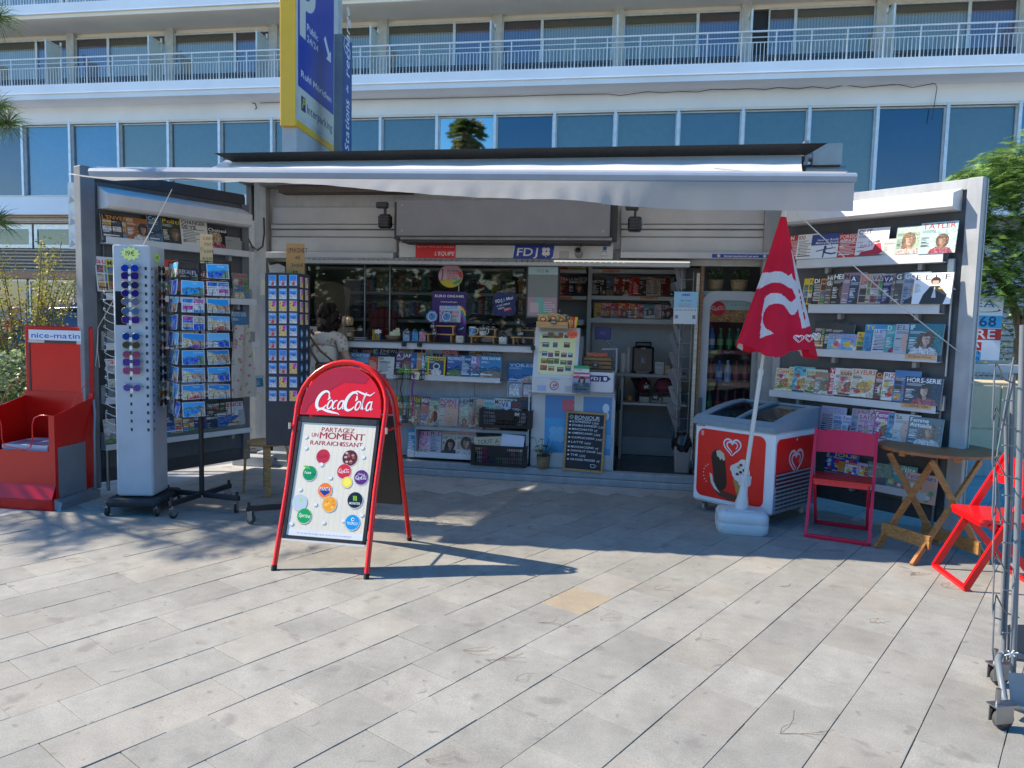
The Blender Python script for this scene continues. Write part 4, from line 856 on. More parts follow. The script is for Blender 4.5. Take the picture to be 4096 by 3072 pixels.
def cover(m,w,h,bg,title,tc,style,seed):
 rr=random.Random(seed);k=min(w,h*.75)
 lum=sum(bg);alt=(.75,.75,.73)if lum<.9 else(.03,.03,.04)
 if style=='l':
  m.rect(0,0,w,h,bg,'print');m.poly([(0,0),(w,0),(w,h*.45),(w*.7,h*.55),(w*.4,h*.4),(0,h*.5)],tuple(c*.5 for c in bg),'photo');m.poly([(0,0),(w,0),(w,h*.25),(w*.5,h*.33),(0,h*.2)],rr.choice([(.1,.16,.05),(.05,.12,.2),(.2,.15,.1)]),'photo')
 elif style=='s':
  m.rect(0,0,w,h,bg);m.rect(0,0,w,h*.42,(.02,.12,.4),'photo');m.poly([(w*.3,0),(w,0),(w,h*.38),(w*.7,h*.3)],(.5,.42,.3),'photo')
 elif style=='c':
  m.rect(0,0,w,h,bg);n=3
  for i in range(n):
   for j in range(3):m.rect(w*(.04+i*.32),h*(.04+j*.25),w*(.32+i*.32),h*(.26+j*.25),rr.choice([(.3,.1,.1),(.1,.2,.35),(.5,.45,.3),(.1,.25,.1),(.05,.05,.06),(.5,.3,.1),(.55,.5,.5)]),'photo')
 elif style=='t':
  m.rect(0,0,w,h,bg);lines(m,w*.08,h*.1,w*.8,h*.55,9,alt,rr)
 elif style in 'pPd':
  m.rect(0,0,w,h,bg,'photo' if style=='d' else 'print');m.rect(w*.3,0,w,h*.78,tuple(min(.8,c*rr.uniform(.6,1.1))for c in bg),'photo');s_=k*(1.25 if style=='P' else 1.0);portrait(m,w*rr.uniform(.48,.62),0,s_*1.0,rr,cloth=(.02,.02,.025)if style=='d' else None)
  lines(m,w*.05,h*.2,w*.25,h*.35,7,alt,rr)
 elif style=='f':
  m.rect(0,0,w,h,bg);m.rect(0,0,w,h*.55,tuple(c*.8 for c in bg),'photo');m.ell(w*.55,h*.36,w*.42,h*.29,(.58,.56,.52),'photo');m.ell(w*.55,h*.36,w*.31,h*.21,rr.choice([(.45,.16,.05),(.5,.28,.08),(.3,.08,.05)]),'photo');m.ell(w*.3,h*.2,w*.15,h*.08,rr.choice([(.1,.25,.04),(.5,.05,.04)]),'photo');lines(m,w*.06,h*.6,w*.4,h*.12,3,alt,rr);m.ell(w*rr.uniform(.15,.85),h*rr.uniform(.5,.7),w*.1,w*.1,rr.choice([(.7,.5,.03),(.5,.05,.25),(.6,.05,.05)]));m.rect(w*.05,h*.03,w*rr.uniform(.6,.95),h*.09,rr.choice([(.7,.7,.66),(.05,.04,.04)]))
 elif style=='k':
  m.rect(0,0,w,h,bg)
  for _ in range(9):m.ell(rr.uniform(.15,.85)*w,rr.uniform(.1,.65)*h,w*rr.uniform(.06,.14),w*rr.uniform(.06,.12),rr.choice([(.6,.05,.05),(.7,.5,.03),(.05,.25,.6),(.7,.7,.7),(.1,.4,.15),(.6,.2,.35)]))
  for _ in range(5):x,z=rr.uniform(.1,.8)*w,rr.uniform(.1,.6)*h;m.rect(x,z,x+w*.12,z+w*.1,rr.choice([(.05,.1,.4),(.7,.65,.6),(.6,.1,.1)]))
 elif style=='b':
  m.rect(0,0,w,h,bg,'photo')
 elif style=='r':
  m.rect(0,0,w,h,bg);m.rect(0,h*.55,w,h,H('1f3f86'));c=(.02,.04,.12);m.ell(w*.5,h*.45,w*.05,w*.06,c)
  m.stroke([(w*.5,h*.4),(w*.47,h*.24)],w*.09,c);m.stroke([(w*.2,h*.3),(w*.48,h*.37),(w*.85,h*.42)],w*.035,c);m.stroke([(w*.47,h*.24),(w*.72,h*.17),(w*.88,h*.2)],w*.05,c);m.stroke([(w*.47,h*.24),(w*.45,h*.03)],w*.05,c)
  m.text('How to Really',w*.2,h*.72,h*.085,WHITE,w=w*.72,sl=.2);m.text('Motivate People',w*.15,h*.6,h*.085,WHITE,w=w*.8,sl=.2);return
 elif style=='o':
  m.rect(0,0,w,h,bg);m.poly([(w*.1,0),(w*.2,h*.16),(w*.55,h*.22),(w*.6,h*.42),(w*.78,h*.44),(w*.86,h*.12),(w*.7,0)],H('b5173c'),'print');m.ell(w*.7,h*.48,w*.055,h*.05,SK[0]);m.ell(w*.7,h*.515,w*.055,h*.03,(.02,.01,.01));m.rect(0,0,w,h*.04,(.1,.1,.1));m.text('TOM',w*.38,h*.45,h*.09,H('b5173c'),w=w*.28);m.text('DALEY',w*.15,h*.33,h*.09,H('b5173c'),w=w*.4)
  lines(m,w*.75,h*.55,w*.2,h*.25,6,(.3,.3,.3),rr)
 elif style=='e':
  m.rect(0,0,w,h,bg);m.poly([(w*.2,0),(w*.28,h*.3),(w*.45,h*.58),(w*.68,h*.58),(w*.9,h*.3),(w*.82,0)],(.012,.012,.016),'print');m.poly([(w*.5,h*.2),(w*.56,h*.58),(w*.62,h*.2)],(.6,.6,.6));m.ell(w*.57,h*.74,w*.13,h*.13,(.02,.012,.01));m.ell(w*.57,h*.7,w*.085,h*.095,SK[0]);m.rect(w*.49,h*.75,w*.65,h*.79,(.02,.012,.01));m.ell(w*.72,h*.5,w*.07,h*.03,(.5,.35,.1));lines(m,w*.04,h*.35,w*.18,h*.3,8,(.2,.2,.2),rr)
  for i,ch in enumerate('ELLE'):m.text(ch,w*(.05+.25*i),h*.78,h*.17,tc,w=w*.14,bold=0)
  return
 elif style=='n':m.rect(0,0,w,h,bg)
 elif style=='M':
  m.rect(0,0,w,h,bg);m.ell(w*.62,h*.38,w*.36,h*.42,(.6,.38,.3));m.ell(w*.5,h*.42,w*.04,h*.015,(.05,.03,.03));m.ell(w*.78,h*.42,w*.04,h*.015,(.05,.03,.03));m.poly([(w*.62,h*.4),(w*.56,h*.26),(w*.68,h*.26)],(.5,.29,.22));m.rect(w*.5,h*.15,w*.72,h*.17,(.35,.12,.1))
 if title:
  L_=title.split('/');th=min(h*.15,w*.85/max(2.2,len(max(L_,key=len))*.62))if len(L_)>1 else min(h*.16,w*.9/max(1.6,len(title)*.55))
  for i,t in enumerate(L_):m.text(t,w*.05,h*.96-th*(1.18*i+1),th,tc,maxw=w*.9,w=w*.9 if len(t)>3 and len(L_)==1 else None)
 lines(m,w*.05,h*.66,w*.5,h*.1,3,alt,rr)
 for _ in range(4):z=rr.uniform(.03,.5)*h;m.rect(w*.05,z,w*rr.uniform(.15,.3),z+h*.016,alt)
 if style in 'tlsc' and rr.random()<.6:m.rect(w*.06,h*.1,w*rr.uniform(.5,.9),h*.14,alt)
def mag_at(M,w,h,th,bg,title,tc,style,label,seed,group='magazines on show at the kiosk',name='magazine'):
 m=MB();m.box(0,w,0,th,0,h,col=(.6,.6,.58),mat='print')
 if th>.012:
  for i in range(int(th/.005)):m.box(w,w+.001,.002+i*.005,.004+i*.005,.004,h-.004,col=(.3,.3,.3),mat='print')
 cover(m,w,h,bg,title,tc,style,seed);o=m.build(name);o.matrix_world=M;tag(o,label,'magazine',group);return o
def shelf_mags(Fr,ox,oy,sc,rows,v,place,tilt=-9,zbase=None,dv=-.004,minw=.2,th=.008):
 """each row: x0,x1,ytop,ybottom in enlarged pixels | cover | title | title colour | style | description"""
 R_=[r.strip()for r in rows.strip().split('\n')if r.strip()]
 for i,r in enumerate(R_):
  a,bg,ti,tc,st,de=[q.strip()for q in r.split('|')];x0,x1,yt,yb=[float(q)for q in a.split(',')]
  S_=lambda x,y:(ox+x/sc,oy+y/sc)
  vv=v+dv*i
  u0,z0=Fr.uz(*S_(x0,yb),vv);u1,_=Fr.uz(*S_(x1,yb),vv);_,z1=Fr.uz(*S_(x0,yt),vv+.03)
  if zbase is not None:z0=zbase
  w=max(u1-u0,minw if i<len(R_)-1 else 0);h=z1-z0
  if i<len(R_)-1:w=min(w,max(u1-u0,.215))
  last=ORD[i]if i<len(R_)-1 else 'last'
  nm=f'{de}, {last} on {place}'
  mag_at(Fr.M@Tr(u0,vv,z0)@Rx(tilt),w,h,th,H(bg),ti,H(tc),st,nm,hash_(de+place+str(i)))
def hash_(s):
 v=7
 for c in s:v=(v*31+ord(c))%1000003
 return v
def mk_shelf(yl,yr,xl,xr,v=-.11,th=.05):return dshelf(RF,RMM,dR,yl,yr,xl,xr,v,th)
Q=lambda ox,oy,sc:(lambda x,y:(ox+x/sc,oy+y/sc))
q=Q(3000,680,2.018)
for(xa,ya,xb,yb)in[(375,715,1560,676),(470,1085,1530,1082),(425,1440,1510,1485)]:a,b_=q(xa,ya),q(xb,yb);mk_shelf(a[1],b_[1],a[0],b_[0],th=.075 if ya<1400 else.065)
q2=Q(3000,1450,2.018)
for(xa,ya,xb,yb)in[(155,222,1500,350),(560,575,1500,650),(560,880,1420,1075)]:a,b_=q2(xa,ya),q2(xb,yb);mk_shelf(a[1],b_[1],a[0],b_[0],th=.06)
MV=-.085
shelf_mags(RF,3000,680,2.018,'''
300,355,530,715 | c0282a | N | ffffff | t | red newspaper style magazine
365,480,525,722 | e8e6e2 | 100 | 8a2430 | t | white magazine with the number 100
478,500,530,720 | 30201c | RK | d0d0d0 | b | thin dark brown magazine
478,715,525,718 | dfe6ee |  | ffffff | r | blue and white magazine with a leaping runner
698,862,520,708 | c8241c | FOREIGN/AFFAIRS | f0e0d0 | t | red magazine with white serif title
842,1100,478,698 | e2e0e2 | OUT | 17171c | o | white magazine with man in crimson suit
1062,1170,560,690 | b8b8b4 |  | ffffff | n | blank pale card
1162,1360,462,684 | 9fb4a4 | VOGUE | cfe0d4 | P | pale green magazine with dark haired woman
1352,1650,430,680 | a8c4c0 | TATLER | b3283a | p | pastel magazine with seated woman in grey''',MV,'top shelf of the right door')
shelf_mags(RF,3000,680,2.018,'''
412,455,875,1085 | d6b81c | | 222222 | c | yellow bordered magazine
452,500,872,1085 | e6c520 | N | 222222 | c | yellow and white bordered magazine
488,555,870,1082 | 2a1c14 | DI | ffffff | t | dark magazine with yellow frame
548,605,875,1082 | c98a5c | M/Ma | 5a2a1a | c | orange magazine
590,660,845,1082 | 6a5c52 | HO/GA | e8e0d4 | b | brown grey homes magazine
642,755,830,1082 | 1c1e1c | HELLO | ffffff | d | black magazine with red masthead
725,860,828,1080 | 94788c | M | 4a3a48 | n | plain mauve magazine
782,862,850,1080 | 28466c | A | ffffff | d | dark blue magazine with white edge
862,980,838,1078 | bfa394 | ELLE/DECO | d04a3a | c | beige interiors magazine
952,1072,840,1078 | b0a4a0 | VANITY | 30303a | c | patterned cream magazine
1048,1140,855,1078 | 3c3462 | VA | e0e0ee | d | deep purple magazine
1122,1190,840,1080 | 7a7068 | | 222222 | b | grey brown magazine spine
1145,1235,830,1080 | 5c5450 | G | e6e6e6 | b | dark grey magazine with white letter G
1213,1330,825,1080 | 8896a6 | GQ | e4e4e0 | p | grey blue magazine with man in coat
1300,1612,832,1082 | e6e6ea | ELLE | 17171c | e | large white magazine with woman in leather jacket''',MV,'second shelf of the right door')
shelf_mags(RF,3000,680,2.018,'''
500,592,1222,1438 | 1c1a20 | | ffffff | c | dark celebrity magazine with couple
582,655,1230,1440 | 14141a | | ffffff | d | black magazine with woman in gown
640,718,1240,1440 | 20262c | | ffffff | d | dark magazine with man in suit
618,740,1318,1450 | 7cb4d0 | SPECIAL | c82a4a | k | light blue comic
722,850,1320,1455 | 6ca6d6 | Tasch | d04a9a | k | blue comic with pink lettering
848,912,1305,1460 | d8c42a | tele | c8281c | c | yellow television guide
905,1010,1240,1465 | 3f96c8 | TV | f0d818 | p | blue television magazine with red TV title
975,1092,1280,1468 | c8d0dc | LA SETTIMANA | 1c3a94 | t | pale newsprint puzzle weekly
1075,1172,1245,1470 | 5aa6a8 | D | d8eee8 | p | teal magazine
1150,1280,1240,1475 | b4bac2 | ELLE | 707a86 | M | grey magazine with bald man close-up
1255,1540,1235,1482 | 1f6a78 | IF | e4e8e8 | P | large teal magazine with long haired woman''',MV,'third shelf of the right door')
shelf_mags(RF,3000,1450,2.018,'''
190,320,38,224 | d8c8a8 | Cuisine | c8401c | f | cream cookery magazine with roast
292,345,30,230 | e0cf7a | G | 3f78b8 | f | yellow food magazine
330,465,25,236 | 5cb4c8 | C'est | 183a5a | f | light blue vegetable recipe magazine
430,525,45,244 | c8c8ae | petits | 8a9a3a | f | pale green dessert magazine
505,640,70,250 | 8a8478 | plats | d06a1c | p | food magazine with cook in blue shirt
620,690,35,252 | b5202a | V/DE FR | ffffff | t | red wine magazine
662,735,38,256 | dcd6d8 | | c02a6a | f | white recipe magazine with bowl
700,840,52,262 | d8b090 | cuisine | 17171c | f | peach coloured cookery magazine
798,995,42,270 | d6cdb8 | SAVEURS | c82a3a | f | big white magazine with shared food platter
988,1070,70,290 | 7a2430 | Cui | e8c83a | f | dark red cookery magazine
1050,1180,72,300 | e0dcd4 | PIZZA | c8201c | f | white pizza magazine
1140,1290,55,308 | 4a78a8 | | ffffff | c | blue magazine with small photos
1228,1535,105,325 | 2a3448 | HORS-SERIE | f2f2f2 | P | large dark blue cookery special with young man''',MV,'fourth shelf of the right door')
shelf_mags(RF,3000,1450,2.018,'''
545,750,340,600 | b8b4c4 | NOTRE | a890c8 | t | lilac grey magazine
648,740,408,600 | c4ccd8 | mie/pour | 3a6ac8 | t | white and blue magazine
725,800,420,600 | c8d8e8 | Fem | c84a5a | p | pale blue women's magazine
795,880,362,605 | 9098ac | SANTE | c84a5a | p | grey health magazine
850,960,405,608 | d8a8b8 | SANTE | 7a3a4a | p | pink health magazine
940,1000,370,612 | c8a0b4 | A | 5a3a2a | b | rose coloured magazine
982,1112,385,620 | b83a84 | Femme/Actuelle | f2e8ee | f | magenta women's magazine
1090,1165,405,625 | 4a98c0 | M | 1a3a5a | f | light blue magazine
1142,1275,402,632 | c8c4c0 | Sa | 3a3a4a | M | white magazine with face in profile
1256,1540,425,650 | 5a6a74 | Femme/Actuelle | e8e8e8 | P | large grey magazine with smiling blonde woman''',MV,'fifth shelf of the right door')
shelf_mags(RF,3000,1450,2.018,'''
592,700,700,865 | 2c2e78 | JE | e8d83a | k | dark blue children's magazine
650,860,712,875 | 34389a | JOUE | e8d83a | k | round topped blue children's magazine
705,830,788,878 | d88a3a | | ffffff | k | orange children's magazine
762,900,812,890 | dce4e8 | je | 2a78c8 | k | white children's magazine
855,960,800,895 | c4b4d8 | P | 4a3a9a | k | lilac children's magazine
940,1050,790,905 | 6a8a7a | | ffffff | b | plastic wrapped green toy magazine
1085,1320,805,1055 | 2f9a9a | Ma p'tite | f2f2e0 | k | teal sticker magazine
1232,1492,872,1105 | d8a890 | Petit Ours | 3a4ab8 | k | large peach coloured picture book''',MV,'bottom shelf of the right door')
def rlab(x0,y0,x1,y1,t):
 a,b_=q(x0,y0),q(x1,y1)
 kp=frect(RF,*a,*b_,-.114);m=MB(RMM@Tr(kp[0],-.113,kp[2]));w,h=kp[1]-kp[0],kp[3]-kp[2];m.box(0,w,0,.001,0,h,col=H('d8a878'),mat='print');m.lay=2;m.text(t,w/2,h*.3,h*.45,(.1,.06,.04),al='c',w=w*.78,sl=.15);m.build('shelf_label',dR)
rlab(1250,1492,1496,1530,'INTERNATIONAL');q=Q(3000,1450,2.018);rlab(1218,335,1460,372,'CUISINE/VIN')
# ---- left door
q=Q(600,900,3.16)
def lshelf(a,b_,th=.06):dshelf(LD,LMM,dL,a[1],b_[1],a[0],b_[0],-.11,th)
lq=Q(280,640,2.212)
lshelf(lq(320,672),lq(1585,808));lshelf((425,1165),q(1352,955));lshelf((425,1350),(1040,1385));lshelf((425,1575),(1045,1560));lshelf((425,1795),(1006,1697),.05)
shelf_mags(LD,280,640,2.212,'''
285,560,470,680 | 17120f | L'ENVERS | d88a20 | c | black magazine with orange cold case title
505,745,500,700 | 9a5a24 | 100 | e8c89a | P | brown orange magazine with gold face
700,868,482,718 | 1f4a64 | Col | b8d0d8 | l | dark blue magazine with splashing wave
825,1025,505,735 | 1c2a14 | Politis | d8b81c | d | green magazine with figure lying in grass
992,1230,515,745 | d8d6cc | CHANGER/DE VIE | 17171c | t | thick white magazine with red and yellow band
1232,1405,590,775 | 14181a | Choiseul | e8e8e8 | P | black magazine with woman in pink jacket
1385,1518,675,795 | 9a9a96 | | ffffff | n | blank grey card''',MV,'top shelf of the left door',dv=-.003)
shelf_mags(LD,0,750,3.16,'''
1240,1440,862,1310 | c8ccd4 | auto | d02020 | c | white car magazine with red logo
1375,1600,900,1300 | c8c03a | MOTO | 2a2a2a | c | yellow green car magazine
2060,2290,900,1300 | b83a2a | | ffffff | c | red motoring magazine''',MV,'second shelf of the left door')
shelf_mags(LD,600,900,3.16,'''
390,560,540,900 | 17233a | RENAULT | c8d0e0 | b | navy magazine behind the postcard rack
550,700,560,910 | 1c2a5a | FLASH | e8e8f0 | c | dark blue magazine with red top
690,900,590,920 | 7a2020 | RETRO | e8e0d0 | b | dark red magazine
1070,1262,600,935 | 8a8480 | Classiques | c83028 | c | grey classic car magazine with red title''',MV,'left door shelf behind the postcards')
shelf_mags(LD,600,900,3.16,'''
820,1040,1080,1500 | 3a4a5a | | ffffff | l | slate coloured magazine
1060,1255,1085,1440 | 4a7aa0 | COTE SUD | c8d8e0 | l | sea blue coast magazine with serif title''',MV,'third shelf of the left door')
shelf_mags(LD,0,1250,2.765,'''
1200,1420,510,830 | c8d4d8 | GH | d8281c | c | pale blue magazine with red badge
1170,1300,1180,1495 | b8b8b4 | SCIENCE | 5a5a5a | l | tall travel magazine with green cover''',MV-.02,'left edge of the left door')
shelf_mags(LD,600,1500,2.553,'''
150,290,430,600 | 1a3470 | OC | e8e8e8 | s | deep blue ocean magazine
262,350,395,592 | 9aa07a | ALCOOL | 17171c | c | olive science magazine
340,470,410,585 | 5a4a4c | | ffffff | c | brown illustrated magazine
455,600,410,560 | 1c2f6a | SCI | ffffff | b | blue science magazine
580,745,400,548 | 14284a | AU COEUR/DES ATOMES | e0e8f0 | b | dark blue magazine about atoms
595,720,290,400 | 3a5a2a | La Recherche | f0f0e8 | c | green topped research magazine
700,970,285,530 | d0d0d8 | SCIENCE | c82a2a | s | white science magazine with blue diamond
915,975,350,500 | a0a4a8 | | ffffff | n | plain grey card holder''',MV,'bottom shelf of the left door',dv=-.002)
shelf_mags(LD,600,1500,2.553,'''
870,960,0,138 | c84a20 | | ffffff | c | orange school book
950,1045,0,130 | d86a2a | | ffffff | c | orange and white workbook
1045,1160,10,125 | 2a7a9a | CODE | ffffff | t | blue rules of the road book''',MV,'fourth shelf of the left door',minw=.05)
# ---- rack under the window ledge
zz1=RK1[2]+.012
G1='window rack'
shelf_mags(K,1200,950,2.212,'''
420,540,980,1150 | 4a5a7a | CAR | e8e8e8 | b | blue grey magazine
530,640,985,1150 | 8a3a34 | L'EXPRESS | f0e8e0 | p | brick red news magazine
636,700,970,1150 | 3f7a9a | gr | e8f0f0 | b | turquoise magazine
688,860,980,1150 | 17253a | JDNEWS | d8d8dc | d | dark news magazine with man in glasses
864,1002,972,1150 | d8d4d0 | philosophie | 2a2a2a | t | white magazine with grey lowercase title
998,1065,970,1150 | 1a1a22 | | ffffff | b | black magazine
1058,1110,980,1150 | 5a2030 | S | e8c8d0 | b | dark wine coloured magazine
1100,1180,982,1150 | cfcfd2 | | ffffff | t | white paper magazine
1165,1262,985,1150 | 9ac0d8 | | ffffff | c | pale blue magazine
1252,1400,995,1150 | c8283a | NOUVEL | f0e0e0 | c | bright red news magazine
1398,1500,1003,1150 | 22262e | | ffffff | d | dark magazine with face
1488,1550,980,1150 | b0a890 | | 222222 | t | cream magazine
1545,1725,988,1150 | 1c1a12 | GO | d8a020 | c | black and gold magazine
1605,1778,1010,1150 | 5a646c | ECORESEAU | c8d0d4 | b | grey business magazine''',.2,'back row of the '+G1,minw=.12,th=.005)
shelf_mags(K,1200,950,2.212,'''
408,460,1005,1170 | 1c1c1c | 10 | e8d020 | c | black and yellow magazine
440,610,1015,1170 | 7aa4cc | Carte | dce8f4 | s | light blue magazine
600,690,1050,1190 | c85020 | | e0e0e0 | t | orange fronted magazine
686,828,1050,1205 | d0cdc8 | 100/romans | 2a2a2a | t | white novel guide with the number 100
840,985,1015,1210 | 6a3a5a | A JAP | f0f0f0 | d | purple red magazine with big white title
975,1035,1022,1210 | 2f5aa0 | | ffffff | p | blue magazine with smiling face
1025,1085,1015,1215 | b88a5a | | 000000 | n | tan card folder
1068,1110,1035,1220 | 2a5a88 | 5/PAY/FR | f0f0f0 | t | deep blue magazine with figure 5
1095,1150,1040,1222 | 3a8a4a | GEO | e8f0e8 | l | green travel magazine
1125,1280,1050,1222 | 3a4a5a | NATIONAL | e8c020 | n | yellow framed magazine with astronaut
1295,1430,1045,1225 | 3a5a9a | PROVENCE | e8eef4 | l | blue magazine with lavender sunset
1420,1510,1040,1230 | 1f5a8a | 50/PAYSAGES | f2f2f2 | t | blue magazine with big figure 50
1505,1590,1045,1232 | 8a7aa0 | TE/SA | e8e8f0 | l | mauve sea cliff magazine
1585,1775,1045,1235 | 3a78a8 | TERRE SAUVAGE | f4f4f0 | l | large blue green magazine with mountain trail''',.1,'front row of the '+G1,minw=.1)
for o in list(bpy.data.objects):
 if o.get('label','').startswith('yellow framed magazine with astronaut'):
  w=max(v.co.x for v in o.data.vertices);h=max(v.co.z for v in o.data.vertices);m=MB();m.lay=30;b_=w*.07
  for r_ in((0,0,w,b_),(0,h-b_,w,h),(0,0,b_,h),(w-b_,0,w,h)):m.rect(*r_,H('e8b818'))
  m.ell(w*.5,h*.5,w*.2,h*.17,(.6,.6,.62));m.ell(w*.5,h*.5,w*.14,h*.11,(.03,.035,.05));m.ell(w*.5,h*.2,w*.3,h*.18,(.5,.52,.55),'photo');m.build('cover_picture',o)
shelf_mags(K,1500,1400,2.765,'''
1465,1755,135,350 | 3f78b4 | VOILES | dce8f4 | s | large blue sailing magazine''',.2,'wall beside the scratch card display')
def tray(x0,y0,x1,y1,col,label):
 a,b_,c,d=frect(K,1500+x0/2.765,1400+y0/2.765,1500+x1/2.765,1400+y1/2.765,.12)
 t=thing('card_tray',label,'tray',M=K.M@Tr(a,.12,c)@Rx(-12),group='card trays');w,h=b_-a,d-c
 m=MB(col=col,mat='gloss');m.box(0,.006,0,.05,0,h);m.box(w-.006,w,0,.05,0,h);m.box(.006,w-.006,0,.05,0,.006);m.box(.006,w-.006,0,.05,h-.006,h);m.box(.006,w-.006,.044,.05,.006,h-.006);m.build('tray',t)
 m=MB(col=(.45,.5,.55),mat='photo');m.box(.012,w-.012,.01,.043,.01,h*.85);m.rect(.02,.02,w-.02,h*.7,(.5,.52,.55),'photo');m.build('cards',t)
tray(1462,345,1618,520,(.5,.56,.66),'white plastic tray of small cards below the sailing magazine');tray(1622,355,1742,520,(.55,.3,.34),'pink plastic tray of small cards beside the scratch card display')
zz2=RK2Z+.002
shelf_mags(K,1500,1400,2.765,'''
225,310,500,800 | 6a6420 | F | e8e020 | c | yellow and black puzzle magazine
300,375,505,805 | 3a2a2a | | ffffff | c | dark crime magazine
365,440,500,810 | a82a2a | DRE | e8e060 | c | red magazine
432,505,520,830 | 5a5020 | DETE | e8e030 | d | olive detective magazine
498,595,515,830 | a03a44 | M&N | f0f0f0 | s | red and blue gossip magazine
585,705,540,835 | 8a9a7a | Femme/Actuelle | f0f0f0 | f | green women's weekly
700,908,525,838 | b8bac0 | POINT/DE VUE | d02028 | M | white magazine with royal portrait
922,1030,530,845 | b4b4b0 | HEP | 2a2a2a | p | black and white magazine
1025,1115,518,848 | a09c98 | MO | 4a4a4a | p | grey fashion magazine
1110,1195,535,850 | c8a888 | | 222222 | P | beige magazine with orange tint
1190,1305,545,855 | a8c0cc | tetu | 1f8a4a | p | pale blue magazine with green title
1300,1555,530,860 | c8c8c4 | MONSIEUR | 2a2a2a | t | white men's magazine with serif title
1380,1495,565,860 | c0c8d4 | VII | 1c2a6a | b | white magazine with roman numeral
1490,1740,565,865 | 3a3a3e | GQ | c82a2a | d | dark magazine with red letters behind crate''',.2,'middle tray below the window',minw=.1)
shelf_mags(K,1500,1400,2.765,'''
350,432,880,1175 | 2f8ab8 | on! | e8e8e0 | t | sky blue magazine
480,602,890,1140 | d8a0b4 | B.I. | d02a6a | k | pink magazine with flower print
600,725,890,1142 | b8b4c0 | R.I. | d02a6a | t | magazine with navy stripes
733,892,892,1145 | d0b8a4 | marie claire | c04a7a | P | peach magazine with woman and pink banner
890,1108,895,1150 | d4bca8 | marie claire | c04a7a | P | second peach magazine with woman and pink banner''',.1,'bottom rack below the window',minw=.1)
# ---- inside the kiosk
shelf_mags(K,2000,900,2.212,'''
522,552,455,622 | b05a44 | TS | f0e0d0 | c | coral art magazine
550,600,455,622 | 7a2424 | Bea | f0e8e8 | b | dark red art magazine
598,775,455,620 | 0e141c | LA GAZETTE/DROUOT | d8d8d8 | d | large black auction magazine''',SV-.09,'inner arts shelf',minw=.08)
shelf_mags(K,2000,900,2.212,'''
525,600,362,392 | c82a1c | | ffffff | n | bright red paper
602,760,362,392 | c8c040 | | ffffff | t | yellow paper''',SV-.09,'upper inner arts shelf',minw=.08)
shelf_mags(K,2000,900,2.212,'''
810,885,480,625 | 1c1a14 | HIST | e8e0c8 | t | black history magazine
882,940,478,625 | 2a2620 | HI | e8e0c8 | d | dark history magazine
938,1008,450,625 | 5a6a7a | | e8e0c8 | l | grey blue history magazine
1003,1080,462,625 | 8a2420 | Se | f0e0d8 | p | red science magazine
1078,1142,470,625 | 7a3020 | Match | f0f0f0 | p | weekly with man in shirt
1140,1180,460,625 | c0281c | | f0f0f0 | b | red history magazine
1176,1232,465,625 | a82018 | | f0f0f0 | t | red magazine with white box
1228,1300,455,625 | 3a3430 | GUERRES | e8e0c8 | k | war history magazine with orange disc
1292,1360,460,625 | c0bab0 | MAI/BLO | c8281c | t | white magazine with red capitals
1352,1425,475,625 | b8a890 | LE TE | 2a2a2a | t | cream magazine
1420,1505,462,625 | 6a1a14 | HI | d8c8a0 | b | dark red magazine
1500,1600,455,625 | 141418 | LE VIF | d0d0d0 | d | black magazine with orange figure''',SV-.09,'inner history shelf',minw=.06)
shelf_mags(K,2000,900,2.212,'''
832,895,690,822 | d0a020 | TV | f02818 | p | yellow television listing
890,980,685,824 | b82a20 | TELE | f0f0f0 | p | red television weekly
978,1048,690,825 | b83a44 | | f0f0f0 | P | pink television weekly
1042,1135,685,825 | c8281c | Tele/15 | f0e040 | p | red fortnight television guide
1130,1215,690,826 | c82a1c | Tele/2 | f0e040 | c | red two week television guide
1210,1275,700,826 | b02a2a | Tele | f0f0f0 | p | crimson television guide
1268,1370,705,826 | 5a8a9a | | f0f0f0 | P | pale blue guide with dark haired woman
1365,1430,700,826 | c8a8a8 | 7 | c8281c | t | white guide with red seven
1425,1530,705,826 | 5a2a34 | TELE | e8e8e8 | d | dark wine television guide''',SV-.09,'inner television shelf',minw=.06)
rs=random.Random(5)
for row,(x0,x1,yt,yb,n_,nm)in enumerate([(480,1170,325,475,14,'upper'),(480,1170,555,700,14,'lower'),(1450,1990,350,500,9,'upper right'),(1450,1990,520,690,9,'lower right')]):
 rows=''
 ds=['foil wrapped toy packet','glossy comic','red toy magazine','blue puzzle book','yellow game magazine','silver sticker packet','green nature magazine','dark comic book','orange packet','white colouring book','purple toy packet','small red book','turquoise packet','brown paper packet']
 cs=['7a8088','3a4a6a','9a2420','24508a','b8a020','8a9098','3a6a3a','1c1c22','b86a2a','9a9a96','5a3a7a','8a2a2a','2a8a8a','5a4430']
 for i in range(n_):
  a=x0+(x1-x0)*i/n_;rows+=f'{a:.0f},{a + (x1 - x0) / n_ * .96:.0f},{yt + rs.uniform(-12, 14):.0f},{yb}|{cs[i]}|{rs.choice(["", "JEUX", "MOTS", "LOL", "SUPER"])}|e8e0d0|{rs.choice("kcbt")}|{ds[i]}\n'
 shelf_mags(K,1200,950,2.212,rows,SV-.09,f'{nm} shelf seen through the window',minw=.03,dv=0)
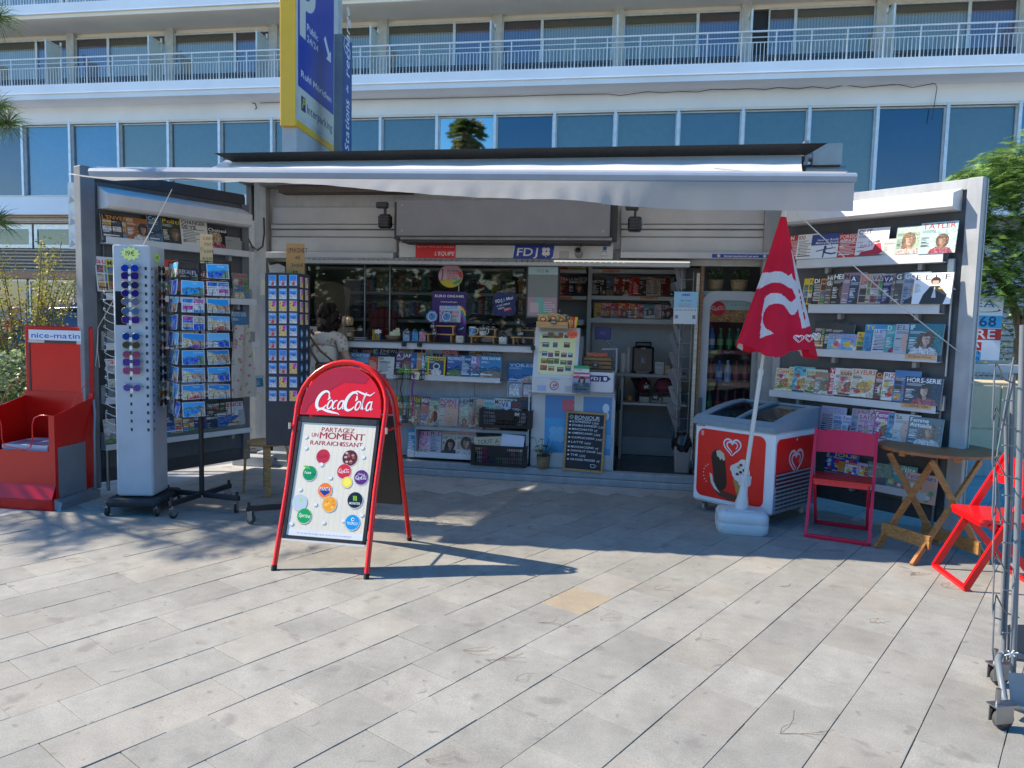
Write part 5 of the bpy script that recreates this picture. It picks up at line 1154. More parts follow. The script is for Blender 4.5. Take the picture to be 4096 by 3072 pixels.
# == THINGS ON THE PAVING
def heart(m,cx,cz,s,c1,c2,mat='print',kk=1.0):
 """double open heart swirl"""
 def hp(r,a0,a1,n=26):
  out=[]
  for i in range(n+1):
   t=radians(a0+(a1-a0)*i/n);x=16*sin(t)**3/17;z=(13*cos(t)-5*cos(2*t)-2*cos(3*t)-cos(4*t))/17
   out.append((cx+x*r,cz+z*r,.35+.65*min(1,1.8*min(i,n-i)/n+.25)))
  return out
 m.stroke(hp(s,160,-158),s*.19,c1,mat);m.stroke([(x+s*.0,z,w)for x,z,w in hp(s*.62,-176,118)],s*.16,c1,mat)
def script_cc(m,x,z,w,h,col,mat='print'):
 """the flowing white script wordmark, as ribbons"""
 P=lambda pts,t=1:m.stroke([(x+px*w,z+pz*h,(q[0]if q else 1))for px,pz,*q in pts],h*.088*t,col,mat)
 def arc(cx,cz,rx,rz,a0,a1,n=14,w0=.5,w1=1.2):return[(cx+rx*cos(radians(a0+(a1-a0)*i/n))+.10*(rz*sin(radians(a0+(a1-a0)*i/n))),cz+rz*sin(radians(a0+(a1-a0)*i/n)),w0+(w1-w0)*sin(pi*i/n))for i in range(n+1)]
 P(arc(.115,.58,.10,.40,40,330,18,.5,1.7));P([(.205,.84,.5),(.225,.68,1.1),(.195,.6,.4)])
 for cx,k_ in((.245,0),(.43,0),(.735,0),(.925,0)):P(arc(cx,.40,.038,.19,0,360,14,.7,1.3),.62)
 P(arc(.335,.40,.038,.19,60,320,12,.6,1.4),.62);P([(.48,.62,.8),(.47,.4,1),(.475,.23,1),(.51,.28,.5)],.7);P([(.50,.56,1),(.55,.60,1)],.9)
 P(arc(.615,.58,.095,.40,50,325,18,.5,1.7));P([(.70,.84,.5),(.705,.68,1.1),(.68,.6,.4)])
 P([(.795,.25,.8),(.82,.7,1.1),(.86,1.0,.8),(.835,.95,.6),(.805,.5,1),(.825,.24,.9),(.86,.3,.5)],.7)
 P([(.972,.62,.8),(.962,.4,1),(.968,.22,1),(1.0,.3,.5)],.7)
 P([(.03,.08,.3),(.10,.21,1.1),(.2,.12,1.5),(.3,.06,1.2),(.4,.02,.6),(.43,-.04,.2)],.9);P([(.60,.99,.4),(.7,1.04,.9),(.8,.94,1.2),(.93,.87,.9),(1.0,1.02,.3)],.8)
# ---- A-board
pL,pR=G(1095,2280),G(1465,2314);aAng=atan2(pR.y-pL.y,pR.x-pL.x)
ab=thing('pavement_sign','red arched A board with a cola drinks poster standing in the sun','sign',loc=pL,rz=aAng)
AW=(pR-pL).length;DEP=.83;HT=1.3;SL=atan2(DEP/2,HT);LEN_=hypot(DEP/2,HT)
MF=Rx(-math.degrees(SL));MBK=Tr(0,DEP,0)@Rx(math.degrees(SL))
def arch(m,taper=.0):
 r=AW/2-.0;zc=LEN_-r;pts=[(0,0,0),(.01,0,zc*.5),(.0,0,zc)]+[(AW/2-r*cos(radians(a)),0,zc+r*sin(radians(a)))for a in range(12,169,12)]+[(AW,0,zc),(AW-.01,0,zc*.5),(AW,0,0)]
 m.tube(pts,.0165,10,col=RED,mat='gloss')
for MM,nm in((MF,'front_frame'),(MBK,'rear_frame')):
 m=MB(MM,col=RED,mat='gloss');arch(m)
 for x in(0,AW):m.cyl(x,0,-.005,.03,.018,10,col=BLACK,mat='rubber')
 m.build(nm,ab)
r=AW/2-.035;zc=LEN_-AW/2;zlo=1.0
def halfdisc(m,y0,y1,col):
 pts=[(.03,zlo),(AW-.03,zlo),(AW-.03,zc)]+[(AW/2+r*cos(radians(a)),zc+r*sin(radians(a)))for a in range(0,181,10)]+[(.03,zc)]
 m.prism(pts,y0,y1,col)
m=MB(MF,mat='gloss');halfdisc(m,-.012,.004,CCRED);m.push(Tr(0,-.013,0));m.lay=1
pts=[(.035,zlo+.01)]+[(AW/2+(r-.005)*cos(radians(a)),zc+(r-.005)*sin(radians(a)))for a in range(180,40,-10)]
band=pts+[(AW*.74,zc+r*.6),(AW*.5,zc+r*.62),(AW*.28,zc+r*.3),(AW*.14,zlo+.06),(.07,zlo+.01)]
m.poly(band,H('a80f24'));script_cc(m,AW*.22,zc-.045,AW*.64,.15,WHITE);m.pop();m.build('header_board',ab)
m=MB(MBK,mat='gloss');halfdisc(m,-.004,.012,CCRED);m.build('rear_header_board',ab)
m=MB(MF,col=BLACK,mat='paint');PX0,PX1,PZ0,PZ1=.03,AW-.03,.2,.985
m.box(PX0,PX1,-.012,.012,PZ0,PZ0+.02);m.box(PX0,PX1,-.012,.012,PZ1-.035,PZ1);m.box(PX0,PX0+.02,-.012,.012,PZ0,PZ1);m.box(PX1-.02,PX1,-.012,.012,PZ0,PZ1);m.box(PX0,PX1,-.004,.01,PZ0,PZ1);m.box(PX0-.0,PX1,-.016,-.0,PZ0-.012,PZ0-.002,col=(.6,.6,.6));m.build('poster_frame',ab)
m=MB(MF@Tr(PX0+.022,-.006,PZ0+.022));w,h=PX1-PX0-.044,PZ1-PZ0-.06;m.box(0,w,0,.001,0,h,col=(.76,.68,.54),mat='print');m.lay=2
for i in range(14):
 xx=w*(i+.5)/14;m.rect(xx-.0006,h*.06,xx+.0006,h,(.6,.55,.47))
m.rect(0,0,w,h*.055,(.72,.72,.72));m.text('Pour votre sante, evitez de manger trop gras, trop sucre, trop sale. www.mangerbouger.fr',w*.14,h*.02,h*.013,(.1,.1,.1),w=w*.72,bold=0)
dk=H('a81e2c');m.text('PARTAGEZ',w/2,h*.925,h*.04,dk,al='c',w=w*.44,bold=0);m.text('PARTAGEZ',w*.503,h*.925,h*.04,dk,al='c',w=w*.44,bold=0);m.text('UN',w*.155,h*.875,h*.034,dk,w=w*.09);m.text('MOMENT',w*.265,h*.862,h*.058,dk,w=w*.6,bold=0);m.text('MOMENT',w*.27,h*.862,h*.058,dk,w=w*.6,bold=0);m.text('MOMENT',w*.2675,h*.8645,h*.055,dk,w=w*.6,bold=0);m.text('RAFRAICHISSANT',w/2,h*.803,h*.038,dk,al='c',w=w*.7,bold=0);m.text('RAFRAICHISSANT',w*.503,h*.803,h*.038,dk,al='c',w=w*.7,bold=0)
def disc(u,v,c,r_=.092):m.ell(w*u,h*(1-v)-w*.006,w*(r_+.006),w*(r_+.006),(.5,.46,.4));m.ell(w*u,h*(1-v),w*(r_+.004),w*(r_+.004),(.72,.7,.66));m.ell(w*u,h*(1-v),w*r_,w*r_,c,n=20);return w*u,h*(1-v)
x_,z_=disc(.348,.297,H('c01f33'));script_cc(m,x_-w*.06,z_-w*.025,w*.12,w*.05,H('8a1020'));
disc(.707,.297,H('5a1a14'),.1);
for i in range(9):m.ell(w*(.707+random.uniform(-.06,.06)),h*.703+w*random.uniform(-.06,.06),w*.02,w*.015,random.choice([(.6,.4,.35),(.35,.08,.05),(.5,.25,.2)]))
x_,z_=disc(.652,.417,H('d0202c'));script_cc(m,x_-w*.07,z_-w*.028,w*.14,w*.058,WHITE)
x_,z_=disc(.886,.46,H('5c1a6e'));script_cc(m,x_-w*.07,z_-w*.035,w*.14,w*.058,WHITE);m.text('Cherry',x_,z_+w*.03,w*.022,WHITE,al='c',bold=0)
x_,z_=disc(.709,.51,H('f0d018'),.066);m.ell(x_,z_,w*.052,w*.052,H('f6e45a'))
x_,z_=disc(.2,.453,H('0e8a50'));m.text('fuze',x_-w*.07,z_-w*.008,w*.034,WHITE,w=w*.09);m.text('tea',x_+w*.022,z_-w*.02,w*.03,H('08341e'),w=w*.055,bold=0);m.poly([(x_-w*.1,z_+w*.09),(x_-w*.04,z_+w*.095),(x_+w*.0,z_+w*.05),(x_-w*.05,z_+w*.055)],H('5ab83a'))
x_,z_=disc(.434,.593,H('ef7a1c'));m.poly([(x_-w*.07,z_+w*.02),(x_+w*.075,z_+w*.03),(x_+w*.06,z_-w*.03),(x_,z_-w*.07),(x_-w*.06,z_-w*.02)],H('1c2f8a'));m.text('FANTA',x_,z_-w*.005,w*.042,WHITE,al='c',w=w*.14)
x_,z_=disc(.516,.709,H('f0a01c'),.094)
for i in range(7):m.ell(x_+w*random.uniform(-.06,.06),z_+w*random.uniform(-.06,.06),w*.022,w*.016,random.choice([H('f6c050'),H('e88a10')]))
x_,z_=disc(.843,.659,H('10141a'),.098)
for i in(-1,0,1):m.stroke([(x_+w*.018*i-.004,z_+w*.05),(x_+w*.018*i,z_+w*.0),(x_+w*.018*i+.002,z_-w*.012,.3)],w*.012,H('8cc81e'))
m.text('MONSTER',x_,z_-w*.055,w*.028,WHITE,al='c',w=w*.14,sl=.15)
x_,z_=disc(.12,.712,H('b8c4cc'),.098);m.poly([(x_-w*.01,z_+w*.06),(x_+w*.05,z_+w*.03),(x_+w*.0,z_+w*.0)],H('a8d070'))
x_,z_=disc(.205,.826,H('0f9a46'));m.text('Sprite',x_,z_-w*.018,w*.045,WHITE,al='c',w=w*.15,sl=.2,rot=-4)
x_,z_=disc(.844,.85,H('1a90d0'));m.text('TROPICO',x_,z_-w*.03,w*.032,WHITE,al='c',w=w*.14);m.ell(x_,z_+w*.035,w*.022,w*.022,WHITE);m.ell(x_+w*.004,z_+w*.035,w*.012,w*.012,H('1a4a7a'))
for u,v in((.08,.13),(.1,.23),(.85,.2),(.88,.28),(.34,.37),(.48,.48),(.1,.6),(.33,.72),(.72,.84),(.47,.87),(.95,.78),(.05,.9)):m.ell(w*u,h*(1-v),w*.03,w*.026,(.7,.68,.66));m.ell(w*u,h*(1-v),w*.02,w*.015,(.78,.77,.76))
m.build('poster',ab)
m=MB(MBK,col=(.02,.02,.02),mat='paint');m.box(.03,AW-.03,-.01,.01,.3,.985);m.build('rear_panel',ab)
m=MB(col=RED,mat='gloss')
zb=.88;yb=zb*tan(SL)
for x in(-.025,AW+.025):m.tube([(x,yb,zb*1.0),(x,DEP-yb,zb)],.009,6);m.cyl(x,yb-.02,zb-.02,zb+.02,.01,6,col=(.5,.5,.5),mat='metal')
m.build('hinge_strap',ab)
# ---- newspaper dispenser
np_=G(226,2040);dn=thing('newspaper_dispenser','red open newspaper box with a white and blue name plate','newspaper box',loc=np_,rz=radians(-7))
DW=.64;rc=RED
m=MB(col=H('d0100c'),mat='gloss');m.prism([(-DW,.06),(0,.06),(0,.76),(-.05,.76),(-.05,.47),(-DW+.05,.47),(-DW+.05,.76),(-DW,.76)],0,.012)
m.box(-DW,-.0,-.05,.0,.0,.09,ch=.01);m.add([(-DW,-.05,.09),(0,-.05,.09),(0,0,.2),(-DW,0,.2)],[(0,1,2,3)])
for x in(-DW,-.012):
 vs=[(x,.012,.09),(x,.46,.09),(x,.46,.86),(x,.012,.76)];m.add(vs+[(a+.012,b,c)for a,b,c in vs],[(0,1,2,3),(7,6,5,4),(0,3,7,4),(3,2,6,7),(2,1,5,6),(1,0,4,5)])
m.box(-DW+.012,-.012,.012,.46,.36,.375);m.box(-DW,0,.46,.475,.1,.9);m.build('tray',dn)
m=MB(col=H('cc0f0c'),mat='gloss');m.push(Tr(-DW+.0,.475,.86));m.box(0,DW-.01,0,.03,0,.6,ch=.02);m.box(.1-.04,DW-.07,-.004,0,.03,.45,col=H('e0120e'));m.pop();m.build('back_panel',dn)
m=MB(Tr(-DW+.0,.472,.86),col=(.05,.04,.04),mat='paint');m.box(.045,.06,-.006,.002,.02,.47);m.box(DW-.075,DW-.06,-.006,.002,.02,.47);m.box(.06,DW-.075,-.006,.002,.455,.47);m.box(.05,.2,-.009,-.006,.455,.475,col=(.6,.56,.45));m.box(DW-.14,DW-.07,-.009,-.006,.45,.478,col=(.6,.56,.45));m.build('poster_clips',dn)
m=MB(Tr(-DW+.055,.47,1.335));w,h=DW-.14,.09;m.box(0,w,-.006,0,0,h,col=(.7,.72,.75),mat='print');m.push(Tr(0,-.006,0));m.text('nice-matin',w/2,h*.25,h*.5,H('1f4aa8'),al='c',w=w*.9);m.rect(0,0,w,.003,H('8a2a4a'));m.pop();m.build('name_plate',dn)
m=MB(col=(.3,.34,.38),mat='alu');m.box(.001,.012,.03,.34,.09,.5);m.add([(.0,-.02,.0),(.05,-.02,.0),(.05,.46,.0),(.0,.46,.0),(.0,-.02,.09),(.05,-.0,.06),(.05,.46,.06),(.0,.46,.09)],[(0,1,5,4),(1,2,6,5),(2,3,7,6),(4,5,6,7)]);m.tube([(.03,.42,.08),(.05,.4,.3),(.05,.4,.55),(.03,.44,.72),(.0,.47,.84)],.012,7);m.build('stand',dn)
m=MB(col=RED,mat='gloss')
for sx in(-1,1):pass
m.tube([(-DW+.03,-.0,.76),(-DW+.1,0,.758),(-DW+.16,0,.73),(-DW+.18,0,.66),(-DW+.18,-.0,.56),(-DW+.2,0,.5),(-.26,0,.475),(-.21,0,.5),(-.19,0,.58),(-.19,0,.68),(-.17,0,.735),(-.12,0,.76),(-.03,0,.76)],.005,6);m.tube([(-DW+.0,.2,.8),(-DW-.0,.3,.95),(-DW+.02,.46,1.02)],.003,5);m.tube([(0,.2,.8),(0,.3,.92),(-.02,.46,1.02)],.003,5);m.build('wire_guard',dn)
nw=thing('newspaper_pile','pile of folded newspapers lying in the red dispenser tray','newspapers',M=dn.matrix_basis@Tr(0,0,0))
nw.matrix_world=Matrix.Translation(np_)@Rz(-7)@Tr(-DW+.14,.05,.43)
for i in range(7):
 m=MB();a=random.uniform(-.008,.008);m.box(a,.4+a,0,.34,i*.011,i*.011+.010,col=(.62,.62,.66),mat='print')
 if i==6:
  m.push(Tr(0,0,.077)@Rx(-90));m.push(Matrix.Diagonal((1,1,1,1)));m.lay=2
  m.text('nice-matin',.1,.27,.035,(.05,.05,.15),w=.24);m.rect(.02,.12,.2,.22,(.35,.2,.25),'photo');m.rect(.22,.1,.38,.24,(.3,.35,.5),'photo');m.rect(.05,.03,.3,.1,(.3,.25,.35),'photo');lines(m,.3,.02,.09,.08,6,(.3,.3,.35),random);m.pop();m.pop()
 m.build('newspaper',nw)
# ---- sunglasses tower
TY=5.83;tx=AtY(462,1700,TY).x;TWd=AtY(606,1700,TY).x-tx;zT=AtY(535,978,TY).z;zB=AtY(535,1985,TY).z
tw=thing('sunglasses_tower','tall pale blue grey sunglasses tower with yellow price stars','display stand',loc=(tx,TY,0),rz=radians(2))
m=MB(col=(.42,.46,.5),mat='paint');m.box(0,TWd,0,TWd,zB,zT,ch=.012);m.box(.02,.1,-.002,.0,zT-.62,zT-.36,col=(.03,.04,.05),mat='lens');m.build('column',tw)
m=MB(col=(.03,.032,.035),mat='rubber');m.box(-.07,TWd+.07,-.08,TWd+.12,.07,.13,ch=.02);m.build('base',tw)
def caster(M,par,r=.035,col=(.03,.03,.03),name='caster',fork=(.4,.4,.42)):
 m=MB(M,col=fork,mat='metal');m.box(-.012,-.009,-.02,.03,r*.8,r*2.2);m.box(.009,.012,-.02,.03,r*.8,r*2.2);m.box(-.014,.014,-.022,.032,r*2.2,r*2.35);m.cyl(0,0,r*2.3,r*3.1,.008,8);c=m.build(name,par)
 m=MB(M@Tr(0,.004,r)@Ry(90),col=col,mat='rubber');m.lathe([(r*.5,-.011),(r*.95,-.011),(r,-.006),(r,.006),(r*.95,.011),(r*.5,.011)],20);m.cyl(0,0,-.0112,.0112,r*.52,14,col=(.3,.3,.3),mat='metal');m.build('wheel',c);return c
for x,y in((-.05,-.06),(TWd+.05,-.06),(-.05,TWd+.1),(TWd+.05,TWd+.1)):caster(Tr(x,y,0),tw,.03)
rows_f=[1074,1104,1141,1174,1207,1245,1279,1346,1380,1418,1449,1482,1550]
allr=[1074+34*i for i in range(20)]
m=MB(col=(.01,.01,.01),mat='paint')
for y in allr:
 z=AtY(590,y,TY).z;m.box(TWd*.87,TWd*.93,-.002,.001,z-.012,z+.012)
 if y>1300:m.box(TWd*.42,TWd*.47,-.002,.001,z-.012,z+.012)
 m.box(TWd-.001,TWd+.002,TWd*.12,TWd*.17,z-.01,z+.01)
m.build('slot',tw)['kind']='stuff'
def star_label(par,M,w,t,name='price_star',col=H('d8e88a')):
 m=MB(M,col=col,mat='print');n=22;pts=[]
 for i in range(n):r_=(1 if i%2==0 else.72);a=2*pi*i/n;pts.append((w/2*r_*cos(a),w*.36*r_*sin(a)))
 m.prism(pts,-.002,.0);m.push(Tr(0,-.0025,0));m.text(t,0,-w*.1,w*.24,(.03,.03,.02),al='c',bold=0,maxw=w*.7);m.pop();return m.build(name,par)
star_label(tw,Tr(TWd*.5,-.003,zT-.07),.16,'19€');star_label(tw,Tr(TWd+.003,TWd*.45,zT-.09)@Rz(90),.12,'19€',col=H('b8d870'))
m=MB(col=(.55,.62,.62),mat='clear')
for y in allr[3:]:
 z=AtY(430,y,TY).z;m.tube([(-.0,.02,z-.03),(-.03,.01,z-.02),(-.06,.0,z),(-.075,0,z+.01),(-.07,0,z+.022),(-.058,0,z+.014)],.003,5,col=(.5,.56,.55),mat='gloss')
m.build('side_hooks',tw)['kind']='stuff'
CL=[H('1446c8'),H('3a2a90'),H('33366e'),H('32309a'),H('7888a8'),H('4a78b0'),H('4a3aa0'),H('1a4aa8'),H('5a5a48'),H('8a4a6a'),H('3c2a88'),H('7a3a6a'),H('3a3a90')]
CN=['bright blue aviator','violet square','blue brown round','indigo gold rimmed','clear round','pale blue cat eye','purple lilac square','cobalt aviator','olive round','rose tinted','deep violet square','plum oversized','navy aviator']
def sunglasses(name_lab,M,col,sq=1.0,group='sunglasses on the tower front'):
 s=thing('sunglasses',name_lab,'sunglasses',M=M@Matrix.Scale(1.15,4),group=group)
 for sx in(-1,1):
  m=MB(col=col,mat='lens');m.push(Tr(sx*.032,0,0)@Rx(90));n=16;pts=[]
  for i in range(n):
   a=2*pi*i/n;pts.append((.026*(abs(cos(a))**sq)*(1 if cos(a)>0 else-1),.023*(abs(sin(a))**sq)*(1 if sin(a)>0 else-1)))
  m.hprism(pts,0,.002);m.pop();m.build('lens',s)
 m=MB(col=(.5,.4,.2),mat='metal')
 for sx in(-1,1):m.tube([(sx*.032+.027*(abs(cos(a))**sq)*(1 if cos(a)>0 else-1),0,.024*(abs(sin(a))**sq)*(1 if sin(a)>0 else-1))for a in[2*pi*i/14+.01 for i in range(14)]],.0014,4,closed=True)
 m.tube([(-.008,-.002,.006),(0,-.004,.01),(.008,-.002,.006)],.0015,4);
 for sx in(-1,1):m.tube([(sx*.058,0,.008),(sx*.064,.01,.008),(sx*.066,.1,.006)],.0016,4)
 m.box(-.01,.008,-.004,-.002,-.035,-.005,col=(.7,.7,.68),mat='print');m.build('frame',s);return s
for y,c,n_ in zip(rows_f,CL,CN):
 z=AtY(535,y,TY).z;sunglasses(f'{n_} sunglasses on the front of the pale tower',Tr(tx,TY,0)@Rz(2)@Tr(TWd*.52,-.03,z),c,.6 if 'square' in n_ or 'over' in n_ else 1)
for i,y in enumerate(allr[0:17]):
 z=AtY(640,y,TY).z;c=[(.02,.02,.02),(.03,.03,.03),(.3,.3,.28),(.3,.1,.03),(.08,.02,.02),(.35,.25,.15)][i%6]
 sunglasses(['black framed','dark grey','clear plastic','amber','dark wine','tan'][i%6]+f' sunglasses, {ORD[i]} from top on the tower side',Tr(tx,TY,0)@Rz(2)@Tr(TWd+.03,TWd*.5,z)@Rz(90),c,.8,'sunglasses on the tower side')
# ---- postcard rack
cx,cy=G(808,2035).x,G(808,2035).y
pr=thing('postcard_rack','black wire postcard rack on a wheeled cross base','postcard rack',loc=(cx,cy,0),rz=radians(35))
m=MB(col=BLACK,mat='paint');z0_=AtY(805,1655,cy).z;z1_=AtY(805,1050,cy).z;m.cyl(0,0,.12,z0_,.02,14);m.cyl(0,0,.3,z1_,.012,12);m.build('pole',pr)
for a in range(4):
 m=MB(Rz(a*90-52),col=(.02,.02,.022),mat='paint');m.box(.02,.36,-.016,.016,.1,.14,ch=.004);m.cyl(.34,0,.14,.17,.012,8);l=m.build('leg',pr);caster(Rz(a*90-52)@Tr(.33,0,0)@Rz(random.uniform(0,90)),pr,.035)
SD=.19
m=MB(col=(.015,.015,.017),mat='paint')
NR=9;dz=(z1_-z0_)/NR
for fc in range(4):
 m.push(Rz(fc*90))
 for r_ in range(NR+1):
  z=z0_+r_*dz;m.tube([(-SD,-SD,z),(SD,-SD,z)],.003,4)
  if r_<NR:
   for c in(-1,1):
    x=c*SD*.5;m.tube([(x-.085,-SD-.03,z+.004),(x+.085,-SD-.03,z+.004)],.0022,4)
    for e in(-.05,.05):m.tube([(x+e,-SD,z),(x+e,-SD-.03,z),(x+e,-SD-.035,z+.05),(x+e+(.012 if e<0 else-.012),-SD-.035,z+.055)],.002,4)
 for x in(-SD,0,SD):m.tube([(x,-SD,z0_),(x,-SD,z1_)],.003,4)
 m.pop()
m.tube([(0,0,z1_),(-SD,-SD,z1_)],.003,4);m.build('wire_pockets',pr)
PCN=['bay and long beach','sunset coastline','old town with red roofs','market square','white church against blue sky','harbour with boats','four picture souvenir','palm lined promenade','purple lavender hill','dolphin and sea','cliff and turquoise water','coast at dusk']
def postcard(M,lab,kind,seed,w=.165,h=.115):
 rr=random.Random(seed);m=MB();m.box(0,w,0,.004,0,h,col=(.75,.75,.75),mat='print');m.lay=1
 sky=rr.choice([H('2a9ae0'),H('3aa8e8'),H('58b8ee'),H('2a90d8'),H('7cc4ea')]);e=.004;land=rr.choice([(.6,.52,.4),(.45,.38,.26),(.62,.55,.5),(.2,.28,.1)]);sea=rr.choice([H('1f6fc0'),H('1a86c8'),H('2a5ac0')])
 if kind in(6,11):
  m.rect(0,0,w,h,rr.choice([(.78,.66,.7),(.76,.8,.84),(.75,.75,.7)]))
  for i in range(2):
   for j in range(2):m.rect(w*(.04+.48*i),h*(.06+.46*j),w*(.49+.48*i),h*(.49+.46*j),rr.choice([sky,(.5,.1,.3),land,sea]),'photo');m.rect(w*(.04+.48*i),h*(.06+.46*j),w*(.49+.48*i),h*(.22+.46*j),rr.choice([land,sea]),'photo')
 else:
  m.rect(e,e,w-e,h-e,sky);hz=h*rr.uniform(.5,.72)
  if kind in(0,7,10,1):m.rect(e,e,w-e,hz*.8,sea,'photo');c_=rr.choice((0,1));m.poly([(w*.3,e),(w-e,e),(w-e,hz),(w*.7,hz*.9),(w*.85,hz*.6),(w*.6,hz*.25)]if c_ else[(e,e),(w*.6,e),(w*.4,hz*.4),(w*.5,hz*.7),(w*.2,hz),(e,hz)],land,'photo');m.poly([(e,hz*.8),(w*.3,hz),(w*.5,hz*.92),(w*.8,hz*1.08),(w-e,hz*.8)],(.12,.22,.16),'photo')
  elif kind in(2,3,5,8):m.rect(e,e,w-e,hz,rr.choice([(.5,.28,.14),(.6,.5,.35),(.55,.4,.3)]),'photo');m.poly([(e,e),(e,hz*1.25),(w*.35,hz*1.1),(w*.5,e)],(.64,.54,.32),'photo');m.poly([(w*.2,e),(w-e,e),(w*.7,hz*.5),(w*.45,hz*.4)],rr.choice([(.5,.1,.08),(.4,.4,.42),(.25,.08,.35),(.1,.25,.06)]),'photo')
  elif kind==4:m.rect(e,e,w-e,h*.3,(.08,.15,.05),'photo');m.poly([(w*.35,.02),(w*.75,.02),(w*.72,h*.5),(w*.62,h*.6),(w*.57,h*.88),(w*.52,h*.6),(w*.38,h*.5)],(.65,.6,.5));m.ell(w*.2,h*.15,w*.12,h*.1,(.35,.08,.3),'photo')
  elif kind==9:m.rect(e,e,w-e,h-e,H('2a5ac8'),'photo');m.ell(w*.3,h*.4,w*.2,h*.3,(.4,.5,.75),'photo')
 if rr.random()<.6:m.text(rr.choice(['Nice',"Cote d'Azur",'NICE','Riviera']),w*.5,h*(.78 if kind!=9 else.15),h*.11,WHITE,bold=0,maxw=w*.45)
 o=m.build('postcard');o.matrix_world=M;tag(o,lab,'postcard','postcards in the wire rack');return o
PM=Tr(cx,cy,0)@Rz(35);k=0;rr_=random.Random(9)
for fc,nm in((0,'front'),(3,'left side')):
 for r_ in range(NR):
  for c in(-1,1):
   k+=1
   if (fc,r_,c)in((0,8,-1),(0,0,1)):continue
   kind=rr_.randrange(12);x=c*SD*.5-.0825;lab_=f'{PCN[kind]} postcard, {ORD[NR - 1 - r_]} row, {"left" if c < 0 else "right"} column of rack {nm}'
   postcard(PM@Rz(fc*90)@Tr(x,-SD-.022,z0_+r_*dz+.004)@Rx(rr_.uniform(-13,-5))@Ry(rr_.uniform(-2.5,2.5)),lab_,kind,k*3)
def cardsign(name,label,M,w,h,txt,col,legs=True):
 s=thing(name,label,'sign',M=M);m=MB(col=col,mat='wood');m.box(0,w,0,.003,0,h,mat='print');m.push(Tr(0,-.0005,0))
 for t,x,z,hh in txt:m.text(t,w*x,h*z,h*hh,(.03,.02,.02),bold=0,maxw=w*.95)
 for hx,hz,hs in([(w*.12,h*.5,w*.12)]if 'post' in name else[(w*.15,h*.78,w*.1)]):m.stroke([(hx,hz-hs*1.5),(hx-hs*.7,hz+.2*hs),(hx-hs*.3,hz+hs),(hx,hz+.3*hs),(hx+hs*.5,hz+hs),(hx+hs*.7,hz),(hx,hz-hs*1.5)],.0025,(.03,.02,.02))
 m.pop();m.build('card',s)
 if legs:m=MB(col=BLACK,mat='paint');m.tube([(w*.4,-.004,-.03),(w*.4,-.004,h*.09),(w*.6,-.004,h*.09),(w*.6,-.004,-.03)],.003,4);m.build('wire_clip',s)
 return s
sz=AtY(800,1052,cy-.1).z;sh_=AtY(800,935,cy-.1).z-sz;sx=AtY(800,1000,cy-.1).x
cardsign('postcard_price_sign','handwritten cardboard sign for postcards on top of the wire rack',Tr(sx,cy-.1,sz)@Rz(12),.094,sh_,[('CARTE',.25,.8,.1),('POSTALE',.36,.6,.1),('0,50€',.3,.36,.1),('8→3,50€'.replace('→','>'),.2,.12,.09)],H('c8a878'))
# ---- magnet stand
MY=5.62;mx0=AtY(1061,1500,MY).x;MW=AtY(1196,1500,MY).x-mx0;mz1=AtY(1128,1092,MY).z;mz0=AtY(1128,1782,MY).z
mg=thing('magnet_stand','tall black four sided stand covered with souvenir magnets','display stand',loc=(mx0,MY,0),rz=radians(-3));MD=.27
m=MB(col=(.022,.025,.035),mat='paint');m.box(0,MW,0,MD,mz0,mz1,ch=.004);m.build('column',mg)
m=MB(col=(.03,.03,.03),mat='paint');m.cyl(MW*.62,MD/2,.12,mz0,.022,12);m.build('pole',mg)
for a in range(4):
 Ml=Tr(MW*.62,MD/2,0)@Rz(a*90+25);m=MB(Ml,col=(.02,.02,.022),mat='paint');m.box(.02,.34,-.018,.018,.1,.14,ch=.004);m.cyl(.32,0,.14,.17,.012,8);m.build('leg',mg);caster(Ml@Tr(.31,0,0)@Rz(40),mg,.045,(.06,.07,.08))
MT=Tr(mx0,MY,0)@Rz(-3)
MN=['sunhat woman','woman on balcony','orange sunset terrace','red swimsuit','blue promenade']
def magnet(M,lab,kind,seed,grp):
 rr=random.Random(seed);m=MB();w,h=.056,.078
 if kind=='shell':m.hprism([(.028+.027*cos(a),.03+.03*sin(a))for a in[i*pi/6 for i in range(12)]],0,.001)if False else m.prism([(.028+.026*cos(a)*(1 if sin(a)<.3 else.6),.032+.032*sin(a))for a in[i*pi/6 for i in range(12)]],0,.006,col=H('3a78a8'),mat='photo');m.ell(.028,.03,.015,.018,(.6,.6,.55))
 else:
  m.box(0,w,0,.005,0,h,col=(.6,.6,.6),mat='print');m.lay=1
  sky=(.8,.35,.1)if kind==2 else H('2a8ad0');m.rect(.002,.002,w-.002,h-.002,sky);m.rect(.002,.002,w-.002,h*.45,[(.35,.45,.6),(.5,.5,.55),(.7,.45,.1),(.5,.35,.3),(.4,.5,.65)][kind],'photo')
  m.poly([(w*.35,.002),(w*.75,.002),(w*.7,h*.35),(w*.45,h*.38)],[(.6,.05,.05),(.65,.6,.55),(.7,.5,.2),(.55,.05,.08),(.6,.6,.6)][kind]);m.ell(w*.58,h*.46,w*.11,h*.1,(.5,.3,.2));m.ell(w*.55,h*.53,w*.2,h*.06,[(.55,.1,.08),(.1,.04,.03),(.1,.05,.02),(.15,.05,.03),(.08,.04,.03)][kind])
  if kind in(1,3,4):m.text('NICE',w*.1,h*.78,h*.15,(.75,.8,.85),w=w*.8)
  if kind==2:m.poly([(.002,h*.55),(w*.4,h*.5),(w*.4,h*.9),(.002,h-.002)],(.75,.55,.15),'photo');m.rect(w*.5,h*.6,w-.002,h-.002,(.5,.1,.4),'photo')
 o=m.build('magnet');o.matrix_world=M;tag(o,lab,'magnet',grp)
